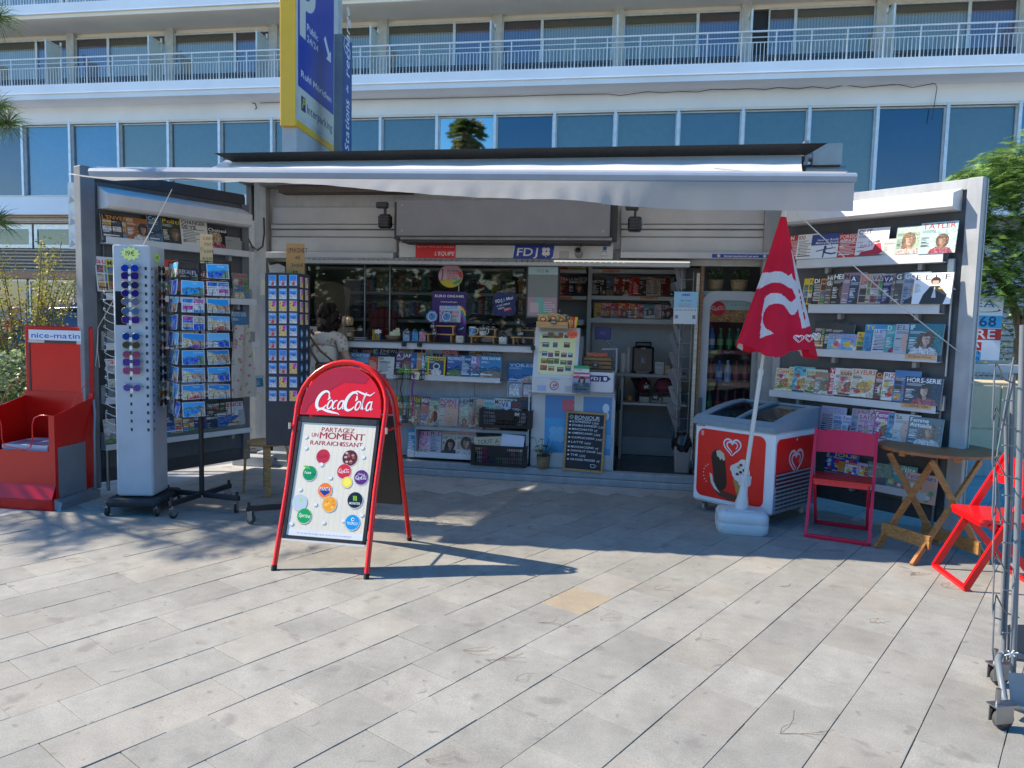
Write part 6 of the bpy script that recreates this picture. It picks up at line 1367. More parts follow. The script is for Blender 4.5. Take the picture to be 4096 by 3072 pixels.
ry=[1121,1175,1223,1272,1322,1371,1420,1472,1527,1582];kinds=[[0,0,0],[1,1,1],[2,2,2],[3,1,1],[3,2,1],[3,1,1],[0,0,4],[1,3,2],[4,2,4],[1,3,2]]
for i,y in enumerate(ry):
 for j,x in enumerate((1081,1120,1163)):
  u=MW*(.14+.31*j)-.005;z=AtY(x,y,MY).z;magnet(MT@Tr(u,-.006,z-.04),f'{MN[kinds[i][j]]} magnet, {ORD[i]} row, {["left", "middle", "right"][j]} column of the black stand',kinds[i][j],i*3+j,'magnets on the stand front')
for i,y in enumerate([1128,1178,1228,1278,1330,1375,1425,1470,1515,1560]):
 for j in range(2):
  z=AtY(1220,y,MY).z;magnet(MT@Tr(MW+.006,.03+j*.12,z-.04)@Rz(90),(f'orange sunset magnet' if i<4 else 'blue shell shaped magnet')+f', {ORD[i]} row, {["near", "far"][j]} column of the stand side',2 if i<4 else 'shell',i+50,'magnets on the stand side')
sz=AtY(1160,1092,MY-.01).z;cardsign('magnet_price_sign','handwritten brown cardboard sign on top of the magnet stand',Tr(AtY(1128,1000,MY).x,MY+.1,mz1+.0)@Rz(-2),.14,AtY(1160,968,MY).z-sz,[('MAGNET',.22,.7,.16),('4€',.48,.48,.12),('3>10€',.28,.22,.13)],H('b07a3c'))
# ---- bent wood stool
sc_=G(1068,1968);st=thing('wooden_stool','round birch stool with bent legs behind the magnet stand','stool',loc=(sc_.x,sc_.y,0));zs=AtY(1065,1762,sc_.y).z
m=MB(col=(.42,.24,.09),mat='wood');m.lathe([(.001,zs-.03),(.17,zs-.03),(.175,zs-.02),(.175,zs-.004),(.17,zs),(.001,zs)],28);m.build('seat',st)
for a in(200,290,20,110):m=MB(Rz(a)@Tr(0,0,0),col=(.45,.24,.08),mat='wood');pts=[(.05,0,zs-.04),(.14,0,zs-.04),(.165,0,zs-.055),(.18,0,zs-.09),(.2,0,0)];[m.box(min(p[0],q_[0])-.012,max(p[0],q_[0])+.012,-.03,.03,0,0)for p,q_ in[]];[m.add([(x-(0 if i>1 else 0)-.011,-.027,z)for i,(x,_,z)in enumerate(pts)]+[(x-.011,.027,z)for x,_,z in pts]+[(x+.011,-.027,z+.011 if i<2 else z)for i,(x,_,z)in enumerate(pts)]+[(x+.011,.027,z+.011 if i<2 else z)for i,(x,_,z)in enumerate(pts)],[f for i in range(4)for f in((i,i+1,6+i-0,5+i),(10+i,15+i,16+i,11+i),(i,10+i,11+i,i+1),(5+i,6+i,16+i,15+i))])];m.build('leg',st)
bgp=LD.uz(968,1445,-.22);bag=MB(LD.M@Tr(bgp[0]-.12,-.2,bgp[1]-.36),col=(.5,.46,.4),mat='floral')
vs=[];NX=12;NY=16
for j in range(NY+1):
 for i in range(NX+1):
  t=j/NY;s_=i/NX;wv=.11+.07*t;vs.append((.02+(s_-.5)*2*wv*.8+.12,.02*sin(s_*9+t*3)-.02*t,.72*(1-t)))
bag.add(vs,[(j*(NX+1)+i,(j+1)*(NX+1)+i,(j+1)*(NX+1)+i+1,j*(NX+1)+i+1)for j in range(NY)for i in range(NX)],smooth=True);o=bag.build('cloth_bag');tag(o,'pale floral cloth hanging between postcard rack and left door','bag')
# ---- ice cream freezer
c0=G(3082,2066,.09);fa=radians(-48);ax=Vector((cos(fa),sin(fa),0));FWd,FDp=.745,.73;cL=c0-ax*FWd
fz=thing('ice_cream_freezer','white and red ice cream chest freezer with sliding glass lid','freezer',loc=(cL.x,cL.y,0),rz=fa)
FT=AtY(3087,1733,c0.y).z
m=MB(col=(.8,.81,.82),mat='gloss');m.box(0,FWd,0,FDp,.09,FT,ch=.02);m.build('cabinet',fz)
m=MB(col=(.23,.3,.36),mat='paint');zF=FT+.045;zK=FT+.145
prof=[(-.015,FT-.005),(-.02,FT+.04),(.0,zF),(.06,zF+.03)]
def lidz(y):t=max(0,min(1,(y-.06)/(FDp-.1)));return zF+.02+(zK-zF)*(1-(1-t)**1.7)
ys=[.05+(FDp-.06)*i/10 for i in range(11)]
for xx0,xx1 in((-.012,.07),(FWd-.07,FWd+.012),(FWd*.5-.015,FWd*.5+.015)):
 o_=.0 if xx1-xx0>.05 else.012
 top=[(y,lidz(y)+o_)for y in ys];n=len(top);vs=[(xx0,y,z)for y,z in top]+[(xx1,y,z)for y,z in top]+[(xx0,y,FT if o_==0 else z-.02)for y,z in top]+[(xx1,y,FT if o_==0 else z-.02)for y,z in top]
 m.add(vs,[(i,i+1,n+i+1,n+i)for i in range(n-1)],smooth=True);m.add(vs,[(2*n+i,2*n+i+1,i+1,i)for i in range(n-1)]+[(n+i,n+i+1,3*n+i+1,3*n+i)for i in range(n-1)]+[(n-1,2*n-1,4*n-1,3*n-1),(0,n,3*n,2*n)])
n=4;vs=[(-.012,y,z)for y,z in prof+[(.06,FT-.005)]]+[(FWd+.012,y,z)for y,z in prof+[(.06,FT-.005)]];n=5;m.add(vs,[tuple(range(n)),tuple(range(2*n-1,n-1,-1))]+[(i,n+i,n+(i+1)%n,(i+1)%n)for i in range(n)]);m.box(-.012,FWd+.012,FDp-.04,FDp+.01,FT,lidz(FDp)+.004,ch=.006)
m.build('lid_frame',fz)
m=MB(col=(.5,.6,.65),mat='glass')
for a,b_,dzz in((.07,FWd*.5-.015,-.01),(FWd*.5+.015,FWd-.07,-.01)):
 vs=[(a,y,lidz(y)+dzz)for y in ys]+[(b_,y,lidz(y)+dzz)for y in ys];n=len(ys);m.add(vs,[(i,n+i,n+i+1,i+1)for i in range(n-1)],smooth=True)
m.build('glass_lid',fz)
m=MB(col=(.7,.7,.7));m.box(.05,FWd-.05,.05,FDp-.05,FT+.001,FT+.003,col=(.3,.33,.36))
for i in range(40):
 x,y=random.uniform(.08,FWd-.2),random.uniform(.08,FDp-.2);m.push(Tr(x,y,FT+.004+i*.0004)@Rz(random.uniform(-20,20)));m.box(0,.1,0,.05,0,.02,col=random.choice([(.55,.55,.5),(.45,.2,.1),(.1,.2,.45),(.6,.5,.2),(.3,.12,.06)]),mat='print');m.pop()
m.build('ice_creams',fz)['kind']='stuff'
def rrect(x0,z0,x1,z1,r,bulge=0):
 pts=[]
 for cx_,cz_,a0 in((x1-r,z1-r,0),(x0+r,z1-r,90),(x0+r,z0+r,180),(x1-r,z0+r,270)):
  for a in range(0,91,15):pts.append((cx_+r*cos(radians(a0+a)),cz_+r*sin(radians(a0+a))))
 return pts
m=MB(mat='print');m.push(Tr(0,-.002,0));m.poly(rrect(.03,.13,FWd-.06,FT-.03,.07),(.74,.75,.76));m.poly(rrect(.04,.14,FWd-.07,FT-.04,.06),H('ea1a12'))
heart(m,FWd*.5,FT-.16,.085,(.66,.7,.74),RED)
cxx=FWd*.36;bk=(.025,.012,.01)
m.poly([(cxx-.1,.3),(cxx-.06,.22),(cxx+.0,.17),(cxx+.1,.145),(cxx+.2,.16),(cxx+.16,.2),(cxx+.04,.22),(cxx-.04,.28),(cxx-.085,.34)],(.1,.035,.02));m.poly([(cxx-.1,.35),(cxx-.085,.27),(cxx-.05,.22),(cxx+.01,.19),(cxx-.02,.23),(cxx-.06,.28),(cxx-.075,.34)],(.66,.6,.52))
m.poly([(cxx-.09,.49),(cxx-.08,.53),(cxx-.05,.56),(cxx-.01,.555),(cxx+.03,.53),(cxx+.045,.48),(cxx+.07,.3),(cxx+.065,.25),(cxx+.03,.215),(cxx-.01,.215),(cxx-.04,.25),(cxx-.06,.33)],bk)
m.poly([(cxx-.045,.545),(cxx-.01,.556),(cxx+.03,.532),(cxx+.044,.485),(cxx+.03,.47),(cxx+.012,.488),(cxx-.002,.47),(cxx-.018,.496),(cxx-.034,.5)],(.6,.52,.4))
for i in range(7):a=110+i*22;m.ell(cxx-.1+.05*cos(radians(a))*1.2,.34+.08*sin(radians(a)),.006,.004,(.72,.68,.62))
ccx=FWd*.62;m.poly([(ccx-.07,.33),(ccx+.06,.33),(ccx-.01,.17)],(.5,.27,.08));
for ix in range(4):m.stroke([(ccx-.06+ix*.03,.33),(ccx-.03+ix*.02,.2)],.002,(.3,.13,.03));m.stroke([(ccx+.05-ix*.03,.33),(ccx+.01-ix*.018,.21)],.002,(.3,.13,.03))
m.ell(ccx-.0,.4,.085,.085,(.72,.68,.62));m.ell(ccx+.02,.46,.05,.05,(.74,.7,.64));m.ell(ccx-.05,.42,.05,.04,(.7,.66,.6))
for dx,dz_ in((0,.4),(-.03,.38),(.03,.42),(.01,.36),(-.02,.44),(.04,.38),(0,.46)):m.ell(ccx+dx,dz_,.016,.012,random.choice([(.4,.2,.06),(.5,.3,.08),(.08,.03,.02)]))
m.rect(.02,FT-.025,.1,FT-.012,(.45,.03,.03));m.text('ARTIC',.02,FT-.024,.012,WHITE,w=.07);m.rect(.07,FT-.1,.095,FT-.06,(.8,.3,.3))
m.pop();m.build('front_print',fz)
MS=Tr(FWd,0,0)@Rz(90);m=MB(MS,mat='print');m.push(Tr(0,-.002,0));m.poly(rrect(.03,FT-.48,FDp-.03,FT-.05,.06),(.74,.75,.76));m.poly(rrect(.037,FT-.473,FDp-.037,FT-.057,.055),H('ea1a12'));heart(m,FDp*.5,FT-.255,.12,(.64,.68,.72),RED);m.ell(FDp*.5,FT-.08,.01,.01,(.7,.7,.7));m.pop();m.build('side_print',fz)
m=MB(MS,col=(.24,.27,.31),mat='paint');m.box(.02,FDp-.02,-.012,.001,.1,FT-.5,ch=.006)
for i in range(9):
 for j in range(9):m.box(.04+j*(FDp-.1)/9,.04+(j+.8)*(FDp-.1)/9,-.015,-.0121,.13+i*.033,.142+i*.033,col=(.04,.045,.05))
 m.box(.03,FDp-.04,-.019,-.012,.146+i*.033,.158+i*.033,col=(.32,.36,.4),ch=.003)
m.build('vent_grille',fz)
for x,y in((.08,.08),(FWd-.08,.08),(.08,FDp-.08),(FWd-.08,FDp-.08)):caster(Tr(x,y,0),fz,.03,(.4,.42,.45))
# ---- parasol
gp=G(2963,2120);ub=thing('closed_parasol','closed red and white ice cream parasol on a white plastic base','parasol',loc=(gp.x,gp.y,0))
Yb=gp.y;base_c=Vector((0,0,0));pt0=AtY(2967,2010,Yb)-gp;ptT=AtY(3136,850,Yb+.02)-gp
m=MB(col=(.6,.61,.6),mat='paint');wd_=(G(3070,2160)-G(2860,2135)).length
m.push(Rz(-12));hb=.165
pts=rrect(-wd_/2,-.16,wd_/2,.16,.07)
rings=[(.94,0.0),(1,.02),(1.02,.08),(1.0,.085),(1.02,.09),(1.0,.14),(.93,.162),(.6,.168)]
n=len(pts);vs=[(x*s_,y*s_,z)for s_,z in rings for x,y in pts];m.add(vs,[(r_*n+i,r_*n+(i+1)%n,(r_+1)*n+(i+1)%n,(r_+1)*n+i)for r_ in range(len(rings)-1)for i in range(n)],smooth=True);m.add(vs[-n:],[tuple(range(n))])
m.box(-.13,.1,-.08,.08,.166,.174,ch=.006);m.cyl(-.14,-.09,.16,.175,.02,10);m.pop();m.build('base',ub)
ang=(ptT-pt0);axd=ang.normalized();z0p=pt0+axd*(-(pt0.z-.17)/axd.z)
m=MB(col=(.62,.63,.61),mat='gloss');f_=lambda t:z0p+(ptT-z0p)*t
prof=[(.0,.045),(.03,.045),(.07,.03),(.1,.03)];m.tube([f_(t)for t in(0,.02,.05,.08,.085)],[.05,.052,.035,.03,.03],14);m.tube([f_(.082),f_(.115)],.043,16)
for i in range(16):a=i*pi/8;m.tube([f_(.083)+Vector((cos(a)*.043,sin(a)*.043,0)),f_(.113)+Vector((cos(a)*.043,sin(a)*.043,0))],.004,4)
m.build('pole_clamp',ub)
m=MB(col=(.62,.61,.56),mat='gloss');m.tube([f_(.1),f_(.48)],.0175,12);m.tube([f_(.46),f_(.475)],.022,12);m.tube([f_(.475),f_(1.0)],.013,10,col=(.6,.58,.5));m.tube([f_(.985),f_(1.008)],[.02,.016],10);m.build('pole',ub)
UFr=Frame(gp.x,gp.y,0);U_=lambda x,y:UFr.uz(2700+x/3.16,1000+y/3.16)
polyW=[[(975,590),(1010,480),(1045,380),(1075,310),(1130,285),(1190,290),(1240,275),(1300,280),(1350,300),(1400,330),(1420,322),(1446,300),(1456,372),(1510,405),(1485,610),(1440,492),(1400,480),(1350,450),(1280,420),(1200,415),(1120,450),(1040,500),(1000,550)],
 [(1100,620),(1130,580),(1180,550),(1230,550),(1280,560),(1340,600),(1400,650),(1430,660),(1482,608),(1500,745),(1465,800),(1430,826),(1400,805),(1370,760),(1330,720),(1290,690),(1240,680),(1190,685),(1150,700),(1110,750),(1085,800),(1070,870),(1075,930),(1100,990),(1152,1050),(1085,1085),(1028,1112),(1040,1000),(1060,850),(1080,720)],
 [(1462,0),(1482,0),(1530,200),(1575,410),(1605,385),(1660,580),(1700,760),(1738,945),(1640,975),(1530,990),(1510,800),(1480,600),(1440,400),(1500,400),(1480,150)]]
polyR=[[(1530,495),(1565,490),(1575,535),(1550,560),(1530,540)],[(1540,600),(1580,580),(1590,610),(1565,645),(1545,625)],[(1548,650),(1590,640),(1605,745),(1565,770),(1560,700)],[(1568,800),(1620,780),(1638,870),(1580,895)]]
PWh=[[U_(*p)for p in P]for P in polyW];PRd=[[U_(*p)for p in P]for P in polyR]
top=f_(.985);zb_c=U_(1100,1300)[1];NA,NZ=240,200;vs=[];L_=(top.z-zb_c)/axd.z
edge=[(0,795,1165)]
for j in range(NZ+1):
 t=j/NZ
 for i in range(NA):
  a=2*pi*i/NA
  zcut=.0
  endz=1.0+.035*sin(a*3+1.2)-.05*(1 if cos(a)<-.2 else 0)*abs(cos(a))
  s_=t*endz;cpt=top-axd*(L_*s_)
  R0=.022+.26*s_**1.06
  fold=1+(.14*sin(7*a+.8+.9*s_)+.05*sin(5*a+2+2*s_))*min(1,s_*1.5)-.02*sin(16*a+4*s_)
  shift=.055*s_*s_
  x=cpt.x+cos(a)*R0*fold*1.04+.085*s_;y=cpt.y+sin(a)*R0*.62*fold;vs.append((x,y,cpt.z))
m=MB(mat='umbrella');red=H('e41c3e');wh=(.78,.78,.78)
for j in range(NZ):
 for i in range(NA):
  f=(j*NA+i,(j+1)*NA+i,(j+1)*NA+(i+1)%NA,j*NA+(i+1)%NA);P=[vs[k]for k in f];cxm=sum(p[0]for p in P)/4;czm=sum(p[2]for p in P)/4;cym=sum(p[1]for p in P)/4;c=red
  if cym<f_(.7).y+.05:
   if any(inpoly(cxm,czm,p)for p in PWh):c=wh
   if any(inpoly(cxm,czm,p)for p in PRd):c=red
  elif sin(4*atan2(cym,cxm))>.6:c=wh
  m.F.append([k for k in f]);m.C.append(c);m.Mt.append(0);m.Sm.append(True)
m.V=[Vector(v)for v in vs];m.mats=['umbrella'];m.build('canopy',ub)
m=MB(mat='print')
for hx,hy in((1462,1112),(1612,1108),(1728,1090)):
 u,z=U_(hx,hy);yy=f_(.5).y-.2+max(0,u-.15)**2*1.0;m.push(Tr(u,yy,z)@Rz(20 if hx>1500 else 8));m.push(Matrix.Diagonal((1.25,1,1,1)));heart(m,0,0,.034,wh,red);m.pop();m.pop()
m.build('hem_logo',ub)
# ---- red folding chairs
def chair(label,p0,p1,grey=0):
 a=atan2(p1.y-p0.y,p1.x-p0.x);w=.44;c=thing('folding_chair',label,'chair',loc=p0,rz=a,group='red folding chairs');cr=H('d8141a')if not grey else H('d8203a')
 def bar(m,a_,b_,hw=.011,hd=.02):
  a_,b_=Vector(a_),Vector(b_);d=(b_-a_).normalized();s=Vector((1,0,0));n=s.cross(d).normalized();vs=[tuple(q+s*sx*hw+n*sy*hd)for q in(a_,b_)for sx,sy in((-1,-1),(1,-1),(1,1),(-1,1))]
  m.add(vs,[(0,1,5,4),(1,2,6,5),(2,3,7,6),(3,0,4,7),(3,2,1,0),(4,5,6,7)])
 for x in(0,w):m=MB(col=cr,mat='gloss');bar(m,(x,.0,.015),(x,.40,.80));m.build('leg',c)
 for x in(.03,w-.03):m=MB(col=cr,mat='gloss');bar(m,(x,.13,.42),(x,.47,.015));m.build('leg',c)
 m=MB(col=cr,mat='gloss');m.box(-.011,w+.011,-.015,.02,0,.03,ch=.006);m.build('stretcher',c);m=MB(col=cr,mat='gloss');m.box(.02,w-.02,.455,.485,0,.03,ch=.006);m.build('stretcher',c)
 m=MB(col=cr,mat='gloss');n=10;vs=[]
 for zt_,yo in((.62,.31),(.78,.385)):
  for i in range(n+1):t=i/n;x=-.0+w*t;bow=.035*sin(pi*t);vs.append((x,yo+bow,zt_+(.012*sin(pi*t)if zt_>.7 else-.0)))
 vs+=[(x,y+.014,z)for x,y,z in vs];k=n+1;m.add(vs,[(i,i+1,k+i+1,k+i)for i in range(n)]+[(2*k+i,3*k+i,3*k+i+1,2*k+i+1)for i in range(n)]+[(k+i,k+i+1,3*k+i+1,3*k+i)for i in range(n)]+[(i+1,i,2*k+i,2*k+i+1)for i in range(n)]+[(0,k,3*k,2*k),(n,2*k+n,3*k+n,k+n)],smooth=False);m.build('backrest',c)
 m=MB(col=H('d0181c'),mat='gloss');pts=rrect(.012,.06,w-.012,.43,.03);m.push(Tr(0,0,.43)@Rx(-1.5));m.hprism(pts,0,.022);m.box(.03,w-.03,.07,.42,-.025,-.001,col=cr);m.pop();m.build('seat',c);return c
chair('red folding chair in the shade beside the ice cream freezer',G(3222,2148),G(3481,2185),1)
P1,P2=G(3738,2272),G(3887,2384);chair('red folding chair in the sun at the right of the slatted table',P1,P2)
# ---- slatted table
f1,f2_,f3,f4=G(3507,2192),G(3647,2262),G(3750,2179),G(3949,2256);TZ=.71
tcn=G(3748,1790,TZ);R1=(G(3993,1812,TZ)-G(3505,1772,TZ)).length/2
tb=thing('slatted_table','round brown slatted wooden folding table by the right door','table',loc=(tcn.x,tcn.y,0),rz=radians(-38));TI=tb.matrix_basis.inverted()
TMx=Tr(tcn.x,tcn.y,0)@Rz(-38);TI=TMx.inverted();n_s=11
for i in range(n_s):
 y0=-R1+2*R1*i/n_s+.003;y1=-R1+2*R1*(i+1)/n_s-.003;pts=[]
 def hx(y):return sqrt(max(.0004,R1*R1-y*y))
 yy=[y0+(y1-y0)*k/4 for k in range(5)];pts=[(hx(y),y)for y in yy]+[(-hx(y),y)for y in reversed(yy)]
 m=MB(col=(.34,.13,.04),mat='wood');m.hprism(pts,TZ-.022,TZ);m.build('slat',tb)
wc=(.4,.16,.04)
m=MB(col=wc,mat='wood')
for yy in(-.18,.18):m.push(Rz(90));m.box(-R1*.8,R1*.8,yy-.02,yy+.02,TZ-.05,TZ-.023);m.pop()
m.build('under_rail',tb)
tops=[G(3737,1843,TZ-.06),G(3922,1845,TZ-.06),G(3558,1812,TZ-.06),G(3728,1846,TZ-.06)]
for fo,to in zip((f1,f2_,f3,f4),tops):
 a,b_=TI@fo,TI@to;m=MB(col=wc,mat='wood');d=(b_-a).normalized();s1=d.cross(Vector((1,0,0))if abs(d.x)<.5 else Vector((0,1,0))).normalized();s2=d.cross(s1).normalized()
 hd=Vector((b_.x-a.x,b_.y-a.y,0)).normalized();s1=Vector((-hd.y,hd.x,0));s2=d.cross(s1).normalized();vs=[tuple(q_+s1*e*.011+s2*g*.021)for q_ in(a,b_)for e,g in((-1,-1),(1,-1),(1,1),(-1,1))];m.add(vs,[(0,1,5,4),(1,2,6,5),(2,3,7,6),(3,0,4,7),(3,2,1,0),(4,5,6,7)]);m.build('leg',tb)
def cross(a,b_,h0,ta,tb_):
 a,b_=a.lerp(ta,h0),b_.lerp(tb_,h0);a,b_=TI@a,TI@b_;m=MB(col=(.34,.17,.05),mat='wood');d=(b_-a).normalized();n=Vector((-d.y,d.x,0));vs=[tuple(q_+n*e*.012+Vector((0,0,g*.045))+n*-.025)for q_ in(a-d*.04,b_+d*.04)for e,g in((-1,-1),(1,-1),(1,1),(-1,1))];m.add(vs,[(0,1,5,4),(1,2,6,5),(2,3,7,6),(3,0,4,7),(3,2,1,0),(4,5,6,7)]);m.build('crossbar',tb)
cross(f1,f2_,.22,tops[0],tops[1]);cross(f3,f4,.16,tops[2],tops[3])
# ---- grey wire trolley at the right edge
g0=G(4030,2890);wr=thing('wire_rack_trolley','grey tubular wire rack on rusty casters at the right edge','rack',loc=(g0.x,g0.y,0),rz=radians(-62));WMx=Tr(g0.x,g0.y,0)@Rz(-62);WI=WMx.inverted()
gt=H('6a7076');Wp=lambda x,y,yy:WI@AtY(x,y,yy);Y0=g0.y
def wt(pts,r,name,col=gt):m=MB(col=col,mat='paint');m.tube([Wp(*p)for p in pts],r,10);return m.build(name,wr)
wt([(4092,1300,Y0+.22),(4076,1900,Y0+.2),(4050,2700,Y0+.18)],.013,'upright');wt([(4052,1500,Y0+.3),(4042,2000,Y0+.3),(4012,2650,Y0+.25)],.010,'upright');wt([(4022,1640,Y0+.3),(4028,2000,Y0+.3),(4002,2540,Y0+.25)],.008,'upright')
wt([(4000,2620,Y0+.2),(3992,2640,Y0+.14),(4016,2790,Y0+.04),(4024,2815,Y0+.02),(4096,2842,Y0+.02),(4300,2880,Y0)],.014,'base_tube');wt([(4096,2628,Y0+.3),(4040,2615,Y0+.25),(4004,2610,Y0+.22)],.012,'base_tube')
wt([(4330,1300,Y0+.25),(4300,2860,Y0+.02)],.013,'upright');wt([(4330,1320,Y0+.5),(4290,2620,Y0+.45)],.013,'upright');wt([(4092,1310,Y0+.22),(4330,1310,Y0+.25)],.012,'top_tube');wt([(4200,2655,Y0+.3),(4290,2640,Y0+.42)],.012,'base_tube')
for k,(xa,ya)in enumerate([(3975,1500),(3990,1820),(3975,2010),(3963,2180),(3965,2460)]):pass
for xs in([(4055,1430,3975,1900),(4060,1500,3990,1800)],[(3985,1890,4005,2100),(3985,1890,3982,2060)]):
 for a in xs:wt([(a[0],a[1],Y0+.25),(a[2],a[3],Y0+.25)],.0035,'wire')
for ya in(1510,1690,1890,2080,2270,2440):
 wt([(4075,ya+30,Y0+.26),(4020,ya+10,Y0+.24),(3985,ya-60,Y0+.2),(3978,ya-20,Y0+.19),(3970,ya+160,Y0+.19),(3975,ya+200,Y0+.2),(4010,ya+210,Y0+.24)],.0035,'wire_basket')
 wt([(4010,ya+90,Y0+.22),(4060,ya+95,Y0+.26)],.003,'wire')
m=MB(col=(.1,.105,.115),mat='paint');q4=[Wp(4030,2500,Y0+.3),Wp(4200,2500,Y0+.3),Wp(4200,2660,Y0+.3),Wp(4028,2640,Y0+.3)];m.add(q4+[p+Vector((0,.01,0))for p in q4],[(0,3,2,1),(4,5,6,7)]);m.build('panel',wr)
m=MB(col=(.3,.31,.32),mat='paint');q4=[Wp(4032,2690,Y0+.08),Wp(4250,2700,Y0+.08),Wp(4250,2850,Y0+.06),Wp(4042,2822,Y0+.05)];m.add(q4,[(0,3,2,1)]);m.build('panel',wr)
m=MB(col=(.75,.75,.73),mat='fabric');
for dx,dy in((-25,5),(-12,-12),(10,-14),(28,-5),(15,10),(-8,14)):m.tube([Wp(4045,2616,Y0+.16),Wp(4045+dx,2616+dy,Y0+.15)],.003,5)
m.build('string',wr)
for px,py,yy in((3996,2715,0),(4008,2890,0),(4300,2900,0),(4270,2690,0)):
 cc=WI@G(px,py+24);M_=Tr(cc.x,cc.y,0)@Rz(62+100);m=MB(M_,col=(.35,.36,.38),mat='metal');rr0=.042;m.box(-.02,-.016,-.03,.05,.03,.1);m.box(.016,.02,-.03,.05,.03,.1);m.box(-.025,.025,-.05,.06,.1,.106);m.cyl(0,.03,.1,.17,.01,8);m.box(-.012,.012,-.075,-.03,.085,.095,ch=.002);f=m.build('caster',wr)
 m=MB(M_@Tr(0,0,rr0)@Ry(90),col=(.06,.06,.065),mat='rubber');m.lathe([(rr0*.6,-.013),(rr0*.95,-.013),(rr0,-.008),(rr0,.008),(rr0*.95,.013),(rr0*.6,.013)],24);m.cyl(0,0,-.0132,.0132,rr0*.62,18,col=(.22,.1,.05)if px>4000 else(.2,.2,.2),mat='worn');m.build('wheel',f)
# == THINGS IN AND ON THE KIOSK
def kthing(name,label,cat,x0,y0,x1,y1,v,group=None,tilt=0,rz=0):
 """thing whose face covers the pixel box on the plane v; returns (thing, width, height); origin bottom left"""
 a,b_,c,d=frect(K,x0,y0,x1,y1,v);return thing(name,label,cat,M=K.M@Tr(a,v,c)@Rz(rz)@Rx(-tilt),group=group),b_-a,d-c
PY=10.2;px0=AtY(1150,400,PY);px1=AtY(1352,400,PY);ps=thing('parking_sign','tall blue, white and yellow parking sign with arrow rising behind the kiosk','sign',loc=(AtY(1122,400,PY).x,PY,0),rz=radians(12))
Z=lambda y,x=1250:AtY(x,y,PY).z
RZP=85;cA=AtY(1182,400,PY);cA.z=0;ps.location=cA;ps.rotation_euler=(0,0,radians(RZP));pfr=Frame(cA.x,cA.y,RZP)
def Pu(x,y):return pfr.uz(x,y)
w=Pu(1352,400)[0];zb=(Pu(1184,478)[1]+Pu(1350,592)[1])/2;zt=9.5;zm=(Pu(1200,350)[1]+Pu(1333,458)[1])/2;uL0=Pu(1192,400)[0]
m=MB(col=(.62,.62,.6),mat='paint');m.box(0,w,0.001,.19,zb,zt);m.build('sign_body',ps)
m=MB(col=(.95,.5,.01),mat='gloss');m.box(-.03,-.0,-.01,.2,zb-.1,zt,ch=.005);m.box(-.0,w*.95,-.012,.2,zb-.1,zb-.002,ch=.005);m.build('yellow_edge',ps)
m=MB(Tr(0,-.002,0),mat='print');b0,b1=uL0,Pu(1334,400)[0]
m.rect(b0,zb+.06,b1,zm-.01,(.66,.64,.55));m.rect(b0,zm,b1,zt-.02,H('1238a0'))
W_=b1-b0;T=lambda t,x0,x1,yb,yt,c,**k:(lambda a_,b_:m.text(t,a_[0],a_[1],b_[1]-a_[1],c,w=Pu(x1,yb)[0]-a_[0],**k))(Pu(x0,yb),Pu(x0,yt))
T('Ruhl Méridien',1204,1325,305,278,WHITE);T('Interparking',1228,1328,452,417,(.02,.03,.08));a_,b_=Pu(1204,440),Pu(1222,395);m.rect(a_[0],a_[1],b_[0],b_[1],(.02,.03,.1));m.text('P',(a_[0]+b_[0])/2,a_[1]+.04,(b_[1]-a_[1])*.7,H('e8c21a'),al='c',sl=.3)
T('Public',1228,1272,120,92,WHITE);T('24/24',1228,1272,165,138,WHITE)
a_,b_=Pu(1199,138),Pu(1222,150);m.rect(a_[0],a_[1],b_[0],zt-.1,(.66,.65,.58));c_=Pu(1235,-25);m.ring(b_[0],c_[1],Pu(1262,20)[0]-b_[0],.27,(Pu(1262,20)[0]-b_[0])*.5,(.66,.65,.58))
a0,a1=Pu(1298,150),Pu(1316,225);m.stroke([a0,a1],.09,WHITE);e0,e1,e2=Pu(1323,252),Pu(1323,205),Pu(1304,235);m.poly([e0,e1,e2],WHITE)
m.build('sign_face',ps)
m=MB(col=(.5,.5,.5),mat='paint');m.box(w*.02,w*.95,.0,.2,0,zb-.102);m.build('post',ps)
m=MB(col=(.66,.66,.64),mat='alu');m.box(w,w+.1,-.03,.2,zb-.02,zt);
for zz_ in(Pu(1355,180)[1],Pu(1358,290)[1],Pu(1358,580)[1]):m.box(w+.1,w+.3,-.05,-.02,zz_-.06,zz_+.06)
m.build('side_rail',ps)
tY=10.9;tt=thing('charging_station_totem','narrow dark blue charging station sign behind the parking sign','sign',loc=(AtY(1368,400,tY).x,tY,0),rz=radians(80));fr=Frame(tt.location.x,tY,80)
wt_=fr.uz(1407,400)[0];ztt=fr.uz(1385,150)[1]
m=MB(col=(.2,.22,.24),mat='alu');m.box(-.0,wt_,.0,.12,0,ztt);m.build('totem_body',tt)
m=MB(Tr(0,-.002,0),mat='print');m.rect(.02,1,wt_-.01,ztt-.02,H('1a4a8c'));
m.push(Tr(wt_*.72,0,fr.uz(1395,610)[1])@Ry(-90));m.text('Stations',0,0,wt_*.42,WHITE,w=.72,sl=.2);m.text('de',.82,wt_*.1,wt_*.22,WHITE,sl=.2);m.text('recharge',1.05,0,wt_*.42,WHITE,w=.95,sl=.2);m.pop()
zc=fr.uz(1392,195)[1];m.stroke([(wt_*.15,zc),(wt_*.25,zc+.12),(wt_*.6,zc+.1),(wt_*.8,zc-.02),(wt_*.8,zc-.12),(wt_*.3,zc-.08),(wt_*.15,zc)],.02,(.5,.6,.7));m.build('totem_face',tt)
